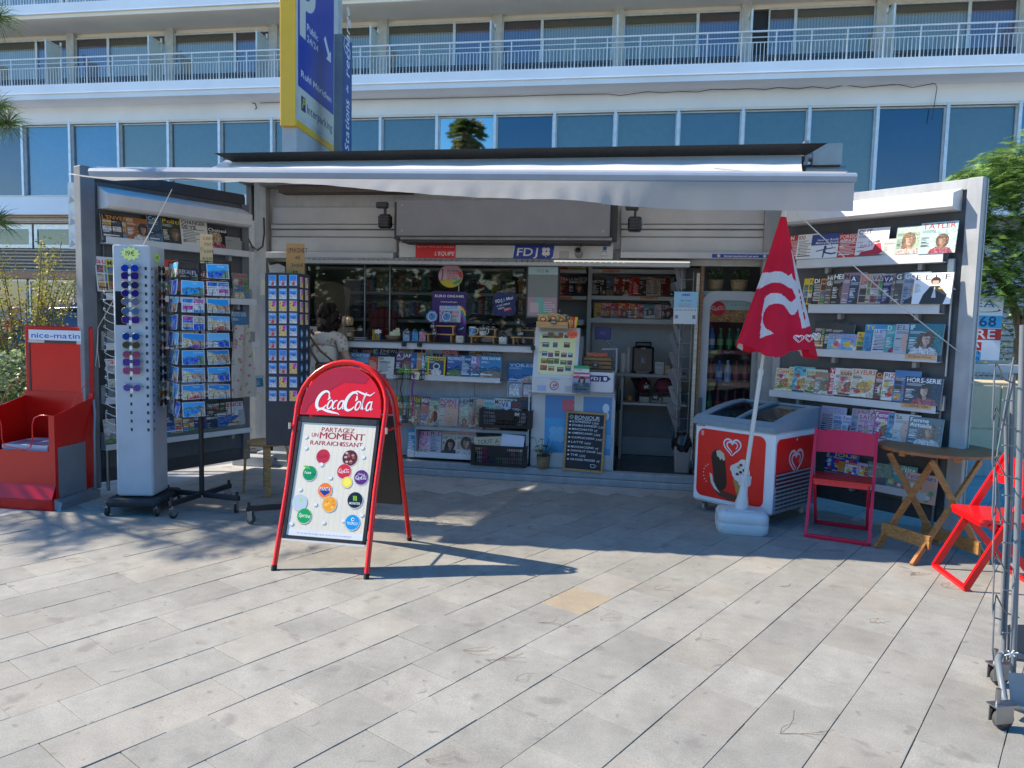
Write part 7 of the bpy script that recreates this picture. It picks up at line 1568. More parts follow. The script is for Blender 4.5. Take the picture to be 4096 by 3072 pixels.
# ---- posters on the glass
def flat(name,label,cat,x0,y0,x1,y1,v,draw,rz=0,group=None,th=.003,base=(.5,.5,.5)):
 a,b_,c,d=frect(K,x0,y0,x1,y1,v);m=MB();w,h=b_-a,d-c;m.lay=1;draw(m,w,h,base);o=m.build(name);o.matrix_world=K.M@Tr(a,v,c)@Ry(rz);return tag(o,label,cat,group)
zx=lambda x:1200+x/2.212
zy=lambda y:950+y/2.212
RB=[(.5,.03,.03),(.7,.25,.02),(.7,.55,.03),(.05,.3,.12),(.05,.25,.5),(.25,.05,.35)]
def arcs(m,w,h,cx,cz,r0,r1):
 for i,c in enumerate(RB):m.ell(cx,cz,w*(r0-(r0-r1)*i/6),w*(r0-(r0-r1)*i/6),c,a0=0,a1=90,n=8)if False else m.poly([(cx+w*(r0-(r0-r1)*(i+e)/6)*cos(radians(a)),cz+w*(r0-(r0-r1)*(i+e)/6)*sin(radians(a)))for e,rg in((0,range(10,80,10)),(1,range(70,0,-10)))for a in rg],c)
def d_dream(m,w,h,b):
 m.box(0,w,0,.002,0,h,col=H('3a1466'),mat='print');m.text('EURO DREAMS',w/2,h*.88,h*.05,WHITE,al='c',w=w*.84);m.text("TENTEZ DE GAGNER JUSQU'A",w/2,h*.77,h*.022,WHITE,al='c',w=w*.5)
 for i,c in enumerate(RB[1:]):m.stroke([(w*.75,h*(.7-i*.03)),(w*.88,h*(.66-i*.04)),(w*.97,h*(.56-i*.06))],w*.07,c)
 m.rect(w*.22,h*.36,w*.84,h*.7,(.5,.55,.62));m.text('20 000€',w/2,h*.635,h*.06,H('2a9ad8'),al='c',w=w*.5);m.text('PAR MOIS',w/2,h*.545,h*.06,H('d01c4a'),al='c',w=w*.6);m.text('PENDANT',w/2,h*.455,h*.06,H('e8602a'),al='c',w=w*.58);m.text('30 ANS',w/2,h*.37,h*.06,H('2a9a5a'),al='c',w=w*.45)
 m.poly([(w*.75,h*.2),(w*.95,h*.27),(w*.9,h*.22)],(.3,.6,.6))
flat('lottery_poster','tall purple lottery poster with rainbow swirl on the glass','poster',zx(1168),zy(478),zx(1470),zy(900),WV-.01,d_dream)
def d_round(m,w,h,b):
 m.ell(w/2,h/2,w/2,h/2,H('d8a8b0'),n=32)
 m.poly([(w*.5+w*.5*cos(radians(a)),h*.5+h*.5*sin(radians(a)))for a in range(200,345,12)],H('c8b020'))
 m.poly([(w*.55,h*.2),(w*.98,h*.45),(w*.9,h*.25),(w*.7,h*.12)],H('2aa060'));m.poly([(w*.75,h*.75),(w*.97,h*.66),(w*.98,h*.4),(w*.85,h*.45)],H('d0421c'))
 for t,z,c in(('20 000€',.68,'2a4a8a'),('PAR MOIS',.57,'c01c3a'),('PENDANT',.46,'c0701c'),('30 ANS',.35,'1c4a5a')):m.text(t,w*.57,h*z,h*.085,H(c),al='c',w=w*.42)
 m.stroke([(w*.17,h*.8),(w*.18,h*.55),(w*.13,h*.3)],w*.04,(.03,.04,.08));m.text('DREAMS',w/2,h*.93,h*.05,(.1,.05,.2),al='c',w=w*.3)
flat('round_poster','round pink lottery sticker on the glass above the purple poster','poster',zx(1225),zy(237),zx(1442),zy(443),WV-.012,d_round)
def d_clv(m,w,h,b):
 c=H('14155a');r_=w*.26
 for a in(45,135,225,315):m.ell(w/2+cos(radians(a))*r_,h/2+sin(radians(a))*r_,r_*.98,r_*.98,c,n=18)
 m.poly([(w*.3,h*.5),(w*.5,h*.3),(w*.7,h*.5),(w*.5,h*.7)],c);m.rect(w*.44,0,w*.56,h*.3,c)
 m.text('FDJ',w*.18,h*.52,h*.11,WHITE,w=w*.24,rot=14);m.text('&',w*.45,h*.58,h*.11,H('3a9ad8'),rot=14);m.text('Moi',w*.58,h*.62,h*.11,WHITE,w=w*.24,rot=14);m.text('À VOS TRÈFLES'.replace('À','A').replace('È','E'),w*.22,h*.38,h*.055,WHITE,w=w*.5,rot=14);m.text('PRETS,',w*.28,h*.29,h*.055,WHITE,w=w*.24,rot=14);m.rect(w*.48,h*.26,w*.76,h*.34,H('c8281c'),ang=14);m.text('JOUEZ !',w*.51,h*.275,h*.05,WHITE,w=w*.22,rot=14)
flat('clover_poster','dark blue four leaf clover sticker on the glass','poster',zx(1690),zy(462),zx(1930),zy(712),WV-.011,d_clv)
# ---- display screen
sc_,w,h=kthing('display_screen','tall grey lottery screen with dark frame at the counter end','screen',2104,1059,2236,1276,.1)
m=MB(col=(.03,.035,.04),mat='paint');m.box(0,w,0,.05,0,h,ch=.006);m.build('case',sc_)
m=MB(Tr(0,-.001,0));m.rect(w*.06,h*.04,w*.95,h*.96,(.11,.12,.12),'screen');m.rect(w*.06,h*.82,w*.95,h*.96,(.2,.27,.28),'screen');m.rect(w*.06,h*.06,w*.95,h*.4,(.2,.15,.18),'screen');m.poly([(w*.3,h*.4),(w*.5,h*.4),(w*.6,h*.2),(w*.8,h*.08),(w*.4,h*.08)],(.08,.22,.2),'screen');m.text('FDJ',w*.32,h*.86,h*.05,(.12,.15,.17),w=w*.2);clover(m,w*.62,h*.885,h*.03,(.12,.15,.17),(.12,.15,.17));m.rect(w*.13,h*.12,w*.4,h*.3,(.25,.22,.24),'screen');lines(m,w*.55,h*.12,w*.35,h*.2,5,(.45,.4,.42),random);m.build('screen',sc_)
# ---- scratch card cabinet
BV=-.02;CV=.06
cab,w,h=kthing('lottery_counter','white and blue lottery counter carrying the scratch card display','counter',2122,1573,2455,1842,CV)
dz0=FZ-frect(K,2122,1573,2455,1842,CV)[2]
m=MB(col=(.52,.54,.55),mat='gloss');m.box(0,w,.012,.4,dz0,h,ch=.01);m.box(-.03,w+.0,-.03,.42,h,h+.015,ch=.005,col=(.6,.62,.64));m.tube([(-.02,-.005,.0),(-.02,-.005,h-.06),(-.005,-.005,h-.02),(.03,-.005,h-.005)],.008,6,col=(.6,.62,.64));m.tube([(w-.0,-.005,dz0),(w,-.005,h-.06),(w-.02,-.005,h-.005)],.008,6);m.build('body',cab)
m=MB(Tr(0,.011,0));m.rect(w*.04,h*.02,w*.17,h*.97,(.55,.56,.54));m.rect(w*.17,h*.1,w*.97,h*.96,H('3a9ad0'));m.rect(w*.17,h*.62,w*.97,h*.96,H('4a86b8'));m.rect(w*.52,h*.1,w*.63,h*.96,(.55,.55,.5))
for cx_,cz_,r_,c in((.45,.82,.16,H('c85a6a')),(.97,.74,.22,H('c8d4dc')),(.32,.38,.2,H('6ab0d8')),(.9,.3,.18,H('6ab0d8')),(.7,.2,.14,H('5aa6d4'))):
 for a in(45,135,225,315):m.ell(w*(cx_+r_*.3*cos(radians(a))),h*(cz_)+w*r_*.3*sin(radians(a)),w*r_*.27,w*r_*.27,c)if cx_+r_*.6<1.05 else m.ell(min(w*.9,w*(cx_+r_*.3*cos(radians(a)))),h*cz_+w*r_*.3*sin(radians(a)),w*.04,w*r_*.25,c)
m.build('blue_print',cab)
disp,w,h=kthing('scratch_card_display','sloping white display full of scratch cards under yellow light','display',2130,1311,2310,1573,BV,tilt=0)
m=MB(col=(.58,.6,.62),mat='gloss');n_=4;sh=.1
prof=[(0,0),(0,h*.22),(.02,h*.24),(.16,h),(.3,h),(.34,h*.3),(.34,0)]
vs=[(0,y,z)for y,z in prof]+[(w,y,z)for y,z in prof];n=len(prof);m.add(vs,[tuple(range(n)),tuple(range(2*n-1,n-1,-1))]+[(i,n+i,n+(i+1)%n,(i+1)%n)for i in range(n)]);m.build('case',disp)
L_=hypot(.14,h*.76);m=MB(Tr(0,.018,h*.24)@Rx(-math.degrees(atan2(.14,h*.76))));m.lay=4;m.rect(w*.1,L_*.06,w*.93,L_*.9,H('dcdca6'));m.rect(w*.1,L_*.92,w*.93,L_*.97,(.4,.45,.4))  # pale yellow backing behind the cards
rq=random.Random(12)
for rz_,cnt in((.78,6),(.6,3),(.42,5),(.27,5),(.12,4)):
 for i in range(cnt):
  x=w*(.17+.74*i/cnt+rq.uniform(-.01,.01));zz_=L_*(rz_+rq.uniform(-.02,.02));cw,chh=w*rq.uniform(.1,.16),L_*rq.uniform(.07,.12);m.rect(x,zz_,x+cw,zz_+chh,rq.choice([(.05,.04,.04),(.1,.16,.05),(.3,.12,.04),(.08,.08,.1),(.15,.05,.15),(.05,.12,.18)]),'photo');m.rect(x+cw*.1,zz_+chh*.65,x+cw*.9,zz_+chh*.85,rq.choice([(.6,.5,.1),(.6,.6,.55),(.5,.1,.05)]))
for x,z in((.16,.86),(.5,.87),(.15,.68),(.14,.5),(.8,.5),(.14,.08)):m.ell(w*x,L_*z,w*.03,w*.03,(.6,.6,.55));m.text('5',w*x,L_*z-w*.012,w*.024,BLACK,al='c')
m.build('scratch_cards',disp)
m=MB(Tr(0,-.001,0));m.ell(w*.5,h*.115,w*.1,w*.1,H('c01c24'),n=20);m.ell(w*.5,h*.115,w*.08,w*.08,(.62,.63,.65),n=20);m.text('-18',w*.5,h*.115-w*.01,w*.06,H('141c6a'),al='c',w=w*.12);m.text('ANS',w*.5,h*.115-w*.055,w*.03,H('141c6a'),al='c');m.rect(w*.42,h*.1,w*.58,h*.108,H('c01c24'),ang=35);m.rect(w*.12,h*.03,w*.32,h*.12,(.35,.45,.65));m.rect(w*.74,h*.03,w*.94,h*.12,(.42,.46,.52));m.rect(w*.4,h*.2,w*.62,h*.225,(.3,.5,.55));m.build('age_sticker',disp)
term,w,h=kthing('lottery_terminal','white lottery terminal with blue logo beside the scratch cards','terminal',2345,1490,2456,1572,-.02)
m=MB(col=(.58,.6,.64),mat='gloss');m.box(0,w,0,.3,0,h,ch=.012);m.box(.02,w-.02,.03,.1,h,h+.02,col=(.05,.055,.06));m.build('case',term);m=MB(Tr(0,-.001,0));m.poly([(w*.12,h*.55),(w*.75,h*.55),(w*.88,h*.7),(w*.75,h*.85),(w*.12,h*.85)],H('14246a'));m.text('FDJ',w*.16,h*.62,h*.15,WHITE,w=w*.35);clover(m,w*.68,h*.7,h*.1,WHITE);m.build('logo',term)
lf,w,h=kthing('leaflet_holder','clear holder of lottery leaflets on the white counter','leaflets',2290,1462,2362,1574,-.1,tilt=8)
for i,(dx,dz_,ww,hh,c,t,tc)in enumerate([(0,.55,.85,.45,(.5,.52,.5),'LOTO','1c5a3a'),(.05,.5,.85,.45,(.62,.62,.6),'SCORES','1c7a4a'),(.03,.3,.9,.45,(.6,.6,.62),'KENO','c01c3a'),(.02,0,.94,.62,(.32,.3,.45),'','ffffff')]):
 m=MB(Tr(w*dx,.03-.008*i,h*dz_));W2,H2=w*ww,h*hh;m.box(0,W2,0,.004,0,H2,col=c,mat='print');m.lay=1;m.rect(0,H2*.86,W2,H2,H('3a9a5a')if i<2 else H('c83a5a'));m.text(t,W2*.1,H2*.72,H2*.1,H(tc))if t else None
 if i==3:portrait(m,W2*.5,H2*.38,W2*.75,random);m.rect(0,0,W2,H2*.38,(.66,.66,.68));m.text('FDJ&Moi',W2*.1,H2*.2,H2*.12,H('14246a'),w=W2*.8);lines(m,W2*.1,H2*.03,W2*.7,H2*.12,3,(.4,.3,.4),random)
 else:lines(m,W2*.1,H2*.1,W2*.8,H2*.5,6,(.3,.3,.32),random)
 m.build('leaflet',lf)
m=MB(col=(.7,.75,.78),mat='clear');m.box(0,w,-.01,-.008,0,h*.4);m.build('holder',lf)
sn,w,h=kthing('snack_tray','small wooden tray of crisp packets on top of the scratch card display','snack tray',2145,1287,2271,1311,-.0)
m=MB(col=(.55,.32,.13),mat='wood');m.box(0,w,0,.012,0,h);m.box(0,.012,.012,.2,0,h);m.box(w-.012,w,.012,.2,0,h);m.box(.012,w-.012,.19,.2,0,h+.02);m.box(.012,w-.012,.012,.19,0,.01);m.build('tray',sn)
for i,(x,z,r_)in enumerate([(.2,.9,0),(.5,1.1,8),(.75,.85,-6),(.45,1.9,14)]):
 pk=thing('crisp_packet',['left','middle','right','topmost'][i]+' tan crisp packet with red round badge in the wooden tray','crisp packet',M=sn.matrix_world@Tr(0,0,0),group='crisp packets');pk.matrix_world=K.M@Tr(frect(K,2145,1287,2271,1311,0)[0]+w*x,.05+.03*i,frect(K,2145,1287,2271,1311,0)[2]+h*z)@Ry(r_)
 m=MB(col=(.5,.36,.16),mat='gloss');m.ball(0,0,.03,.062,.022,.045,12);m.box(-.06,.06,-.003,.003,.065,.08);m.push(Tr(0,-.022,.03));m.ell(0,0,.03,.026,H('b01c1c'));m.ell(0,0,.02,.014,H('e0b020'));m.text('LAYS',0,-.006,.012,WHITE,al='c',w=.03);m.pop();m.build('packet',pk)
def chalk_tag(label,x,y,t,v=-.03,s=.055,M=None,stick=True):
 u,z=K.uz(x,y,v);g=thing('price_tag',label,'price tag',M=K.M@Tr(u,v,z)@Ry(random.uniform(-6,6)),group='small chalk price tags')
 m=MB(col=(.02,.02,.022),mat='paint');m.box(-s/2,s/2,0,.003,-s*.35,s*.35,ch=.001);m.push(Tr(0,-.001,0));m.ring(0,0,s*.48,s*.34,.0018,(.6,.6,.58),n=4)if False else None;m.text(t,0,-s*.17,s*.36,WHITE,al='c',bold=0,maxw=s*.8);m.pop();m.build('tag',g)
 if stick:m=MB(col=(.5,.35,.18),mat='wood');m.box(-.004,.004,.003,.008,s*.2,s*.62);m.build('peg',g)
chalk_tag('black price tag clipped to the crisp packet tray',2214,1288,'1,50€',-.03);chalk_tag('black price tag beside the sweets at the display top',2272,1271,'3€',.0,.045)
sw,w,h=kthing('sweet_bars','yellow and red chocolate bars standing beside the crisp tray','sweets',2276,1264,2304,1311,.04)
for i in range(3):m=MB(Tr(w*.3*i,.01*i,0)@Ry(-4+6*i),col=[H('d8901c'),H('c83a1c'),H('e0b83a')][i],mat='gloss');m.box(0,.03,0,.015,0,h*.95,ch=.004);m.lay=9;m.text('LION',.012,h*.3,.012,WHITE,rot=90);m.build('bar',sw)
u,z=K.uz(2289,1337,-.06);os_=thing('orange_price_star','orange star shaped price card on the scratch card display corner','price card',M=K.M@Tr(u,-.06,z));star_label(os_,Tr(0,0,0),.13,'Café',name='card',col=H('e8603a'))
cbx,w,h=kthing('chalkboard_menu','wooden framed chalkboard with handwritten coffee menu on the kiosk floor','chalkboard',2254,1616,2416,1855,-.02,tilt=6)
cbx.matrix_world=K.M@Tr(frect(K,2254,1616,2416,1855,-.02)[0],-.02,FZ)@Ry(1.5)@Rx(-6)
m=MB(col=(.45,.26,.1),mat='wood');f_w=.022;m.box(0,f_w,0,.018,0,h,ch=.003);m.box(w-f_w,w,0,.018,0,h,ch=.003);m.box(f_w,w-f_w,.001,.017,0,f_w,ch=.003);m.box(f_w,w-f_w,.001,.017,h-f_w,h,ch=.003);m.build('frame',cbx)
m=MB(Tr(0,.008,0));m.box(f_w*.9,w-f_w*.9,0,.006,f_w*.9,h-f_w*.9,col=(.01,.013,.022),mat='paint');m.lay=1;ck=(.66,.7,.76)
m.text('BONJOUR',w*.22,h*.875,h*.055,ck,w=w*.62,bold=0,sl=.1);m.stroke([(w*.22,h*.86),(w*.84,h*.862)],.004,ck)
for i in range(8):a=i*pi/4;m.stroke([(w*.14+.008*cos(a),h*.9+.008*sin(a)),(w*.14+.022*cos(a),h*.9+.022*sin(a))],.003,ck)
for i,(t,p,zz_)in enumerate([('EXPRESSO','1,50€',.81),('DOUBLE EXPRESSO','2,50€',.75),('MACCHIATO','2€',.685),('AMERICANO','2,50€',.62),('CAPPUCCINO','3,40€',.545),('LATTE','3,60€',.47),('MOCHACCINO','4€',.39),('CHOCOLAT CHAUD','3,60€',.325),('THE','2,50€',.255),('ORANGE PRESSEE','4€',.18)]):
 L_=w*min(.62,.055*len(t)+.02);m.text(t,w*.17,h*zz_,h*.032,ck,w=L_,bold=1,rot=0);m.text(p,w*.2+L_,h*(zz_-.008),h*.034,ck,w=w*.16 if len(p)>3 else w*.08,bold=0,sl=.15,rot=-3);m.ell(w*.115,h*zz_+.008,.011,.008,ck,n=8)
m.stroke([(w*.68,h*.13),(w*.7,h*.08),(w*.78,h*.08),(w*.8,h*.13),(w*.68,h*.13)],.005,ck);m.stroke([(w*.8,h*.12),(w*.84,h*.11),(w*.79,h*.09)],.003,ck);m.build('board',cbx)
def basket(M,name,label,r,h,leafs,group=None):
 t=thing(name,label,'potted plant',M=M,group=group);m=MB(col=(.42,.3,.16),mat='wicker');m.lathe([(.001,0),(r*.82,0),(r*.9,h*.4),(r,h*.8),(r*1.03,h),(r*.97,h),(r*.9,h*.85),(.001,h*.8)],24);m.build('basket',t);m=MB(mat='leaf');leafs(m,r,h);m.build('foliage',t);return t
def big_leaves(m,r,h):
 rr=random.Random(2)
 for i in range(26):
  az=rr.uniform(0,2*pi);L_=rr.uniform(.06,.18);tip=Vector((cos(az)*rr.uniform(.03,.13),sin(az)*.08,h+L_*rr.uniform(.3,1.2)));m.tube([(0,0,h*.8),tuple(tip*.6+Vector((0,0,.02))),tuple(tip)],.002,4,col=(.06,.12,.03));d=Vector((cos(az),sin(az)*.6-.5,rr.uniform(-.6,.1))).normalized();s_=d.cross(Vector((0,.3,1))).normalized();l=rr.uniform(.045,.075)
  c=rr.choice([(.05,.15,.05),(.08,.2,.06),(.04,.11,.03)]);P=[tip,tip+d*l*.25+s_*l*.45,tip+d*l*.6+s_*l*.42,tip+d*l*.55+s_*l*.2,tip+d*l*1.1,tip+d*l*.55-s_*l*.2,tip+d*l*.6-s_*l*.42,tip+d*l*.25-s_*l*.45];m.add([tuple(p)for p in P],[(0,1,3),(1,2,3),(0,3,4),(0,4,5),(0,5,7),(5,6,7)],col=c)
ux=K.uz(2172,1845,-.0)[0];basket(K.M@Tr(ux,.02,FZ),'floor_plant','big leafed green plant in a basket beside the chalkboard',.068,.13,big_leaves)
def small_leaves(m,r,h):
 leafball(m,0,0,h+.05,.1,380,.022,[(.08,.18,.07),(.14,.24,.1),(.2,.3,.16)],sq=.75,hollow=.2)
 for i in range(50):a,b_=random.uniform(0,2*pi),random.uniform(.02,.09);m.ball(cos(a)*b_,sin(a)*b_*.8-.02,h+.05+random.uniform(.0,.06),.004,n=4,col=(.5,.55,.5))
FV2=.3
fz_top=K.uz(2900,1165,FV2)[1]
for x0,lab_ in((2863,'small white flowered plant in a basket, left one above the drinks fridge'),(2957,'white flowered plant in a wider basket, right one above the drinks fridge')):
 u,z=K.uz(x0,1163,FV2+.05);zt=K.uz(x0,1115,FV2+.05)[1];basket(K.M@Tr(u,FV2+.1,fz_top),'basket_plant',lab_,.075 if x0<2900 else.082,zt-z,small_leaves,'basket plants above the fridge')
# ---- drinks fridge
fr_,w,h=kthing('drinks_fridge','grey glass fronted drinks fridge with cola logos','fridge',2795,1165,3048,1700,FV2)
a,b_,c,d=frect(K,2795,1165,3048,1700,FV2);fr_.matrix_world=K.M@Tr(a,FV2,FZ);h=fz_top-FZ;D=.4
m=MB(col=(.33,.35,.37),mat='paint');m.box(0,.03,.02,D,0,h);m.box(w-.03,w,.02,D,0,h);m.box(.03,w-.03,.02,D,h-.04,h);m.box(.03,w-.03,D-.02,D,0,h-.04,col=(.05,.06,.07));m.box(.03,w-.03,.02,D-.02,0,.3);m.build('cabinet',fr_)
m=MB(col=(.36,.38,.4),mat='gloss');iw0,iw1,iz0,iz1=.085,w-.1,.32,h-.09
outer=[(0,0),(w,0),(w,h-.14)]+[(w-.14+.14*cos(radians(a)),h-.14+.14*sin(radians(a)))for a in range(15,91,15)]+[(.14+.14*cos(radians(a)),h-.14+.14*sin(radians(a)))for a in range(90,181,15)]
inner=[(iw0,iz0),(iw1,iz0),(iw1,iz1-.1)]+[(iw1-.1+.1*cos(radians(a)),iz1-.1+.1*sin(radians(a)))for a in range(15,91,15)]+[(iw0+.1+.1*cos(radians(a)),iz1-.1+.1*sin(radians(a)))for a in range(90,181,15)]
n=len(outer);vs=[(x,-.03,z)for x,z in outer]+[(x,-.03,z)for x,z in inner]+[(x,.015,z)for x,z in outer]+[(x,.0,z)for x,z in inner]
m.add(vs,[(i,(i+1)%n,n+(i+1)%n,n+i)for i in range(n)]+[((i+1)%n,i,2*n+i,2*n+(i+1)%n)for i in range(n)]+[(n+i,n+(i+1)%n,3*n+(i+1)%n,3*n+i)for i in range(n)]);m.box(.0,.05,-.045,-.031,.45,.75,col=(.12,.14,.16),ch=.008);m.build('door_frame',fr_)
m=MB(col=(.75,.8,.82),mat='glass');m.add([(iw0,-.01,iz0),(iw1,-.01,iz0),(iw1,-.01,iz1),(iw0,-.01,iz1)],[(0,1,2,3)]);m.build('glass_door',fr_)
m=MB(Tr(0,.006,0));m.rect(iw0,h-.29,iw1,h-.09,(.5,.58,.5));m.rect(iw0,h-.3,iw1,h-.18,(.45,.2,.05),'photo');m.ell(iw0+.08,h-.17,.07,.07,CCRED,n=20);script_cc(m,iw0+.02,h-.19,.12,.045,WHITE);m.text('ICE COLD',iw0+.2,h-.14,.018,(.2,.3,.3),w=.2,bold=0);m.build('header_print',fr_)
BC=[((.02,.15,.05),'green'),((.05,.2,.5),'blue capped'),((.3,.02,.02),'dark cola'),((.5,.55,.6),'clear water')]
for k,zs_ in enumerate((1.22,.9,.6,.32)):
 m=MB(col=(.35,.08,.08),mat='paint');m.box(iw0,iw1,.03,.045,zs_-.035,zs_,col=(.35,.05,.06));m.box(iw0,iw1,.045,D-.03,zs_-.012,zs_-.008,col=(.3,.3,.32));m.push(Tr(0,.029,0));script_cc(m,iw0+.16,zs_-.027,.1,.022,WHITE);m.rect(iw0+.03,zs_-.033,iw0+.09,zs_-.002,H('8ac83a'));m.pop();m.build('shelf',fr_)
 for i in range(5):
  kind=[1,0,0,0,2][i]if k==0 else[2,1,3,2,2][i]if k==1 else[0,2,2,2,2][i]if k==2 else 3
  col=BC[kind][0];b=thing('drink_bottle',f'{BC[kind][1]} bottle, {ORD[i]} on the {["top", "upper middle", "lower middle", "bottom"][k]} fridge shelf','bottle',M=K.M@Tr(a+iw0+.04+i*(iw1-iw0-.08)/4,FV2+.1,FZ+zs_),group='bottles in the drinks fridge')
  m=MB(col=col,mat='gloss');m.lathe([(.001,0),(.03,0),(.032,.02),(.032,.12),(.028,.15),(.012,.19),(.012,.205)],12);m.lathe([(.033,.05),(.033,.11)],12,col=[(.1,.35,.12),(.6,.6,.6),(.55,.05,.05),(.3,.4,.6)][kind],mat='print');m.build('bottle',b);m=MB(col=[(.1,.3,.1),(.05,.2,.6),(.5,.03,.03),(.6,.62,.65)][kind]);m.cyl(0,0,.2,.22,.014,10);m.build('cap',b)
# ---- crates with records, boards
def crate(name,label,x0,y0,x1,y1,v,dep,tilt=0):
 t,w,h=kthing(name,label,'crate',x0,y0,x1,y1,v);m=MB(col=(.012,.012,.013),mat='paint')
 def wall(M,L_):
  m.push(M);m.box(0,L_,0,.01,0,.03);m.box(0,L_,-.003,.012,h-.025,h);m.box(0,.03,0,.01,.03,h-.025);m.box(L_-.03,L_,0,.01,.03,h-.025);m.box(L_*.3,L_*.66,0,.01,h*.45,h-.025)
  nn=int((L_-.06)/.018)
  for i in range(nn):m.box(.03+i*.018,.036+i*.018,.001,.009,.03,h-.025)
  for z in(.28,.5,.72):m.box(.03,L_-.03,.001,.009,h*z-.004,h*z+.004)
  m.pop()
 wall(Tr(0,0,0),w);wall(Tr(0,dep,0),w);wall(Tr(0,0,0)@Rz(90),dep);wall(Tr(w+.01,0,0)@Rz(90),dep);m.box(0,w,0,dep,0,.006);m.build('crate_body',t);return t,w,h
c1,w1,h1=crate('record_crate','black plastic crate of vinyl records on the middle tray',1920,1640,2122,1713,-.02,.28)
c2,w2,h2=crate('bargain_crate','black plastic crate of bargain items standing on the kiosk step',1886,1790,2100,1872,-.05,.26)
c2.matrix_world=K.M@Tr(frect(K,1886,1790,2100,1872,-.05)[0],-.04,FZ+.003)
for i in range(6):
 r_=thing('vinyl_record',['white sleeved','black','black','purple labelled','grey sleeved','black'][i]+f' record, {ORD[i]} in the crate','record',M=c1.matrix_world@Tr(.06+i*w1*.14,.05+.02*i,.1)@Rz(random.uniform(-10,10)),group='records in the crate');r_.matrix_world=K.M@Tr(frect(K,1920,1640,2122,1713,-.02)[0]+.07+i*w1*.14,.02+.03*i,frect(K,1920,1640,2122,1713,-.02)[2]+.09)@Rz(random.uniform(-10,10))
 m=MB(col=(.5,.52,.6)if i in(0,4)else(.012,.012,.014),mat='gloss');m.push(Rx(90));m.cyl(0,0,0,.003,.088,28);m.cyl(0,0,.0031,.0035,.03,16,col=(.4,.2,.4),mat='print');m.pop();m.build('disc',r_)
chalk_tag('black price tag reading eight euros on the record crate',2069,1658,'8€',-.05,.085)
def kcard(name,label,P,v,col,txt,rz=0):
 a,b_,c,d=frect(K,*P,v);t=thing(name,label,'sign',M=K.M@Tr(a,v,c)@Ry(rz)@Rx(-12));m=MB();w,h=b_-a,d-c;m.box(0,w,0,.003,0,h,col=col,mat='print');m.lay=1
 for s_,x,z,hh,ww in txt:m.text(s_,w*x,h*z,h*hh,(.02,.02,.02),w=w*ww,bold=0)
 m.build('card',t);return t
kcard('bargain_sign','handwritten cardboard sign offering everything at three euros',(1897,1752,2010,1812),.02,H('c8b898'),[('TOUT A',.12,.55,.26,.76),('3€',.42,.14,.26,.3)],-5)
kcard('white_paper_sheet','blank curled white sheet standing in the bargain crate',(2000,1736,2092,1806),-.0,(.62,.64,.72),[],4)
for i in range(7):
 rq=random.Random(i);u0=frect(K,1886,1790,2100,1872,-.05)[0];b=thing('bargain_item',['white paperback','magenta booklet','blue box','green folded paper','cream booklet','pink booklet','grey box'][i]+' inside the bargain crate','book',M=K.M@Tr(u0+.03+i*w2*.125,.02,FZ+.02)@Ry(rq.uniform(-8,8)),group='items in the bargain crate');m=MB(col=[(.6,.6,.58),(.4,.05,.25),(.05,.15,.4),(.25,.4,.25),(.55,.5,.4),(.6,.3,.35),(.3,.3,.3)][i],mat='print');m.box(0,w2*.11,0,.18,0,.12+.03*(i%3));m.build('cover',b)
# ---- hooks basket with beads and ribbons
bk_,w,h=kthing('wire_basket','small black wire basket of green keyrings with strings of beads','basket',1575,1482,1686,1518,-.06)
m=MB(col=BLACK,mat='paint')
for z in(0,h*.5,h):m.tube([(0,0,z),(w,0,z),(w,.1,z),(0,.1,z)],.003,4,closed=True)
for i in range(13):x=w*i/12;m.tube([(x,0,h),(x,0,0),(x,.1,0),(x,.1,h)],.002,4)
m.build('basket',bk_)
for i,c in enumerate([(.1,.4,.05),(.2,.5,.05),(.45,.5,.05)]):m=MB(col=c,mat='gloss');m.ball(w*(.2+.25*i),.05,h*.8,.045,.03,.035,10);m.build('plush_keyring',bk_)
for i,(x,c,L_,n_)in enumerate([(1607,(.02,.02,.03),.32,'black chain'),(1618,(.1,.4,.35),.42,'turquoise bead string'),(1624,(.5,.12,.15),.45,'red and white bead string'),(1632,(.12,.35,.35),.47,'teal bead string'),(1650,(.35,.03,.2),.4,'magenta ribbon'),(1654,(.08,.05,.3),.34,'violet ribbon')]):
 u,z=K.uz(x,1490,-.075);m=MB(col=c,mat='gloss');b=thing('bead_string',n_+' hanging from the small wire basket','necklace',M=K.M@Tr(u,-.075,z),group='necklaces on the wire basket')
 if 'bead' in n_:
  for k in range(int(L_/.011)):m.ball(.004*sin(k*.3),0,-k*.011,.005,n=5,col=c if k%2 or 'red' not in n_ else(.6,.6,.6))
 else:m.tube([(.01*sin(k*.9),0,-k*L_/10)for k in range(11)],.006,5)
 m.build('strand',b)
u,z=K.uz(1660,1508,-.085);kcard('one_euro_card','small square one euro card on the wire basket',(1645,1486,1675,1516),-.08,(.62,.58,.42),[('1€',.3,.3,.4,.4)],6)
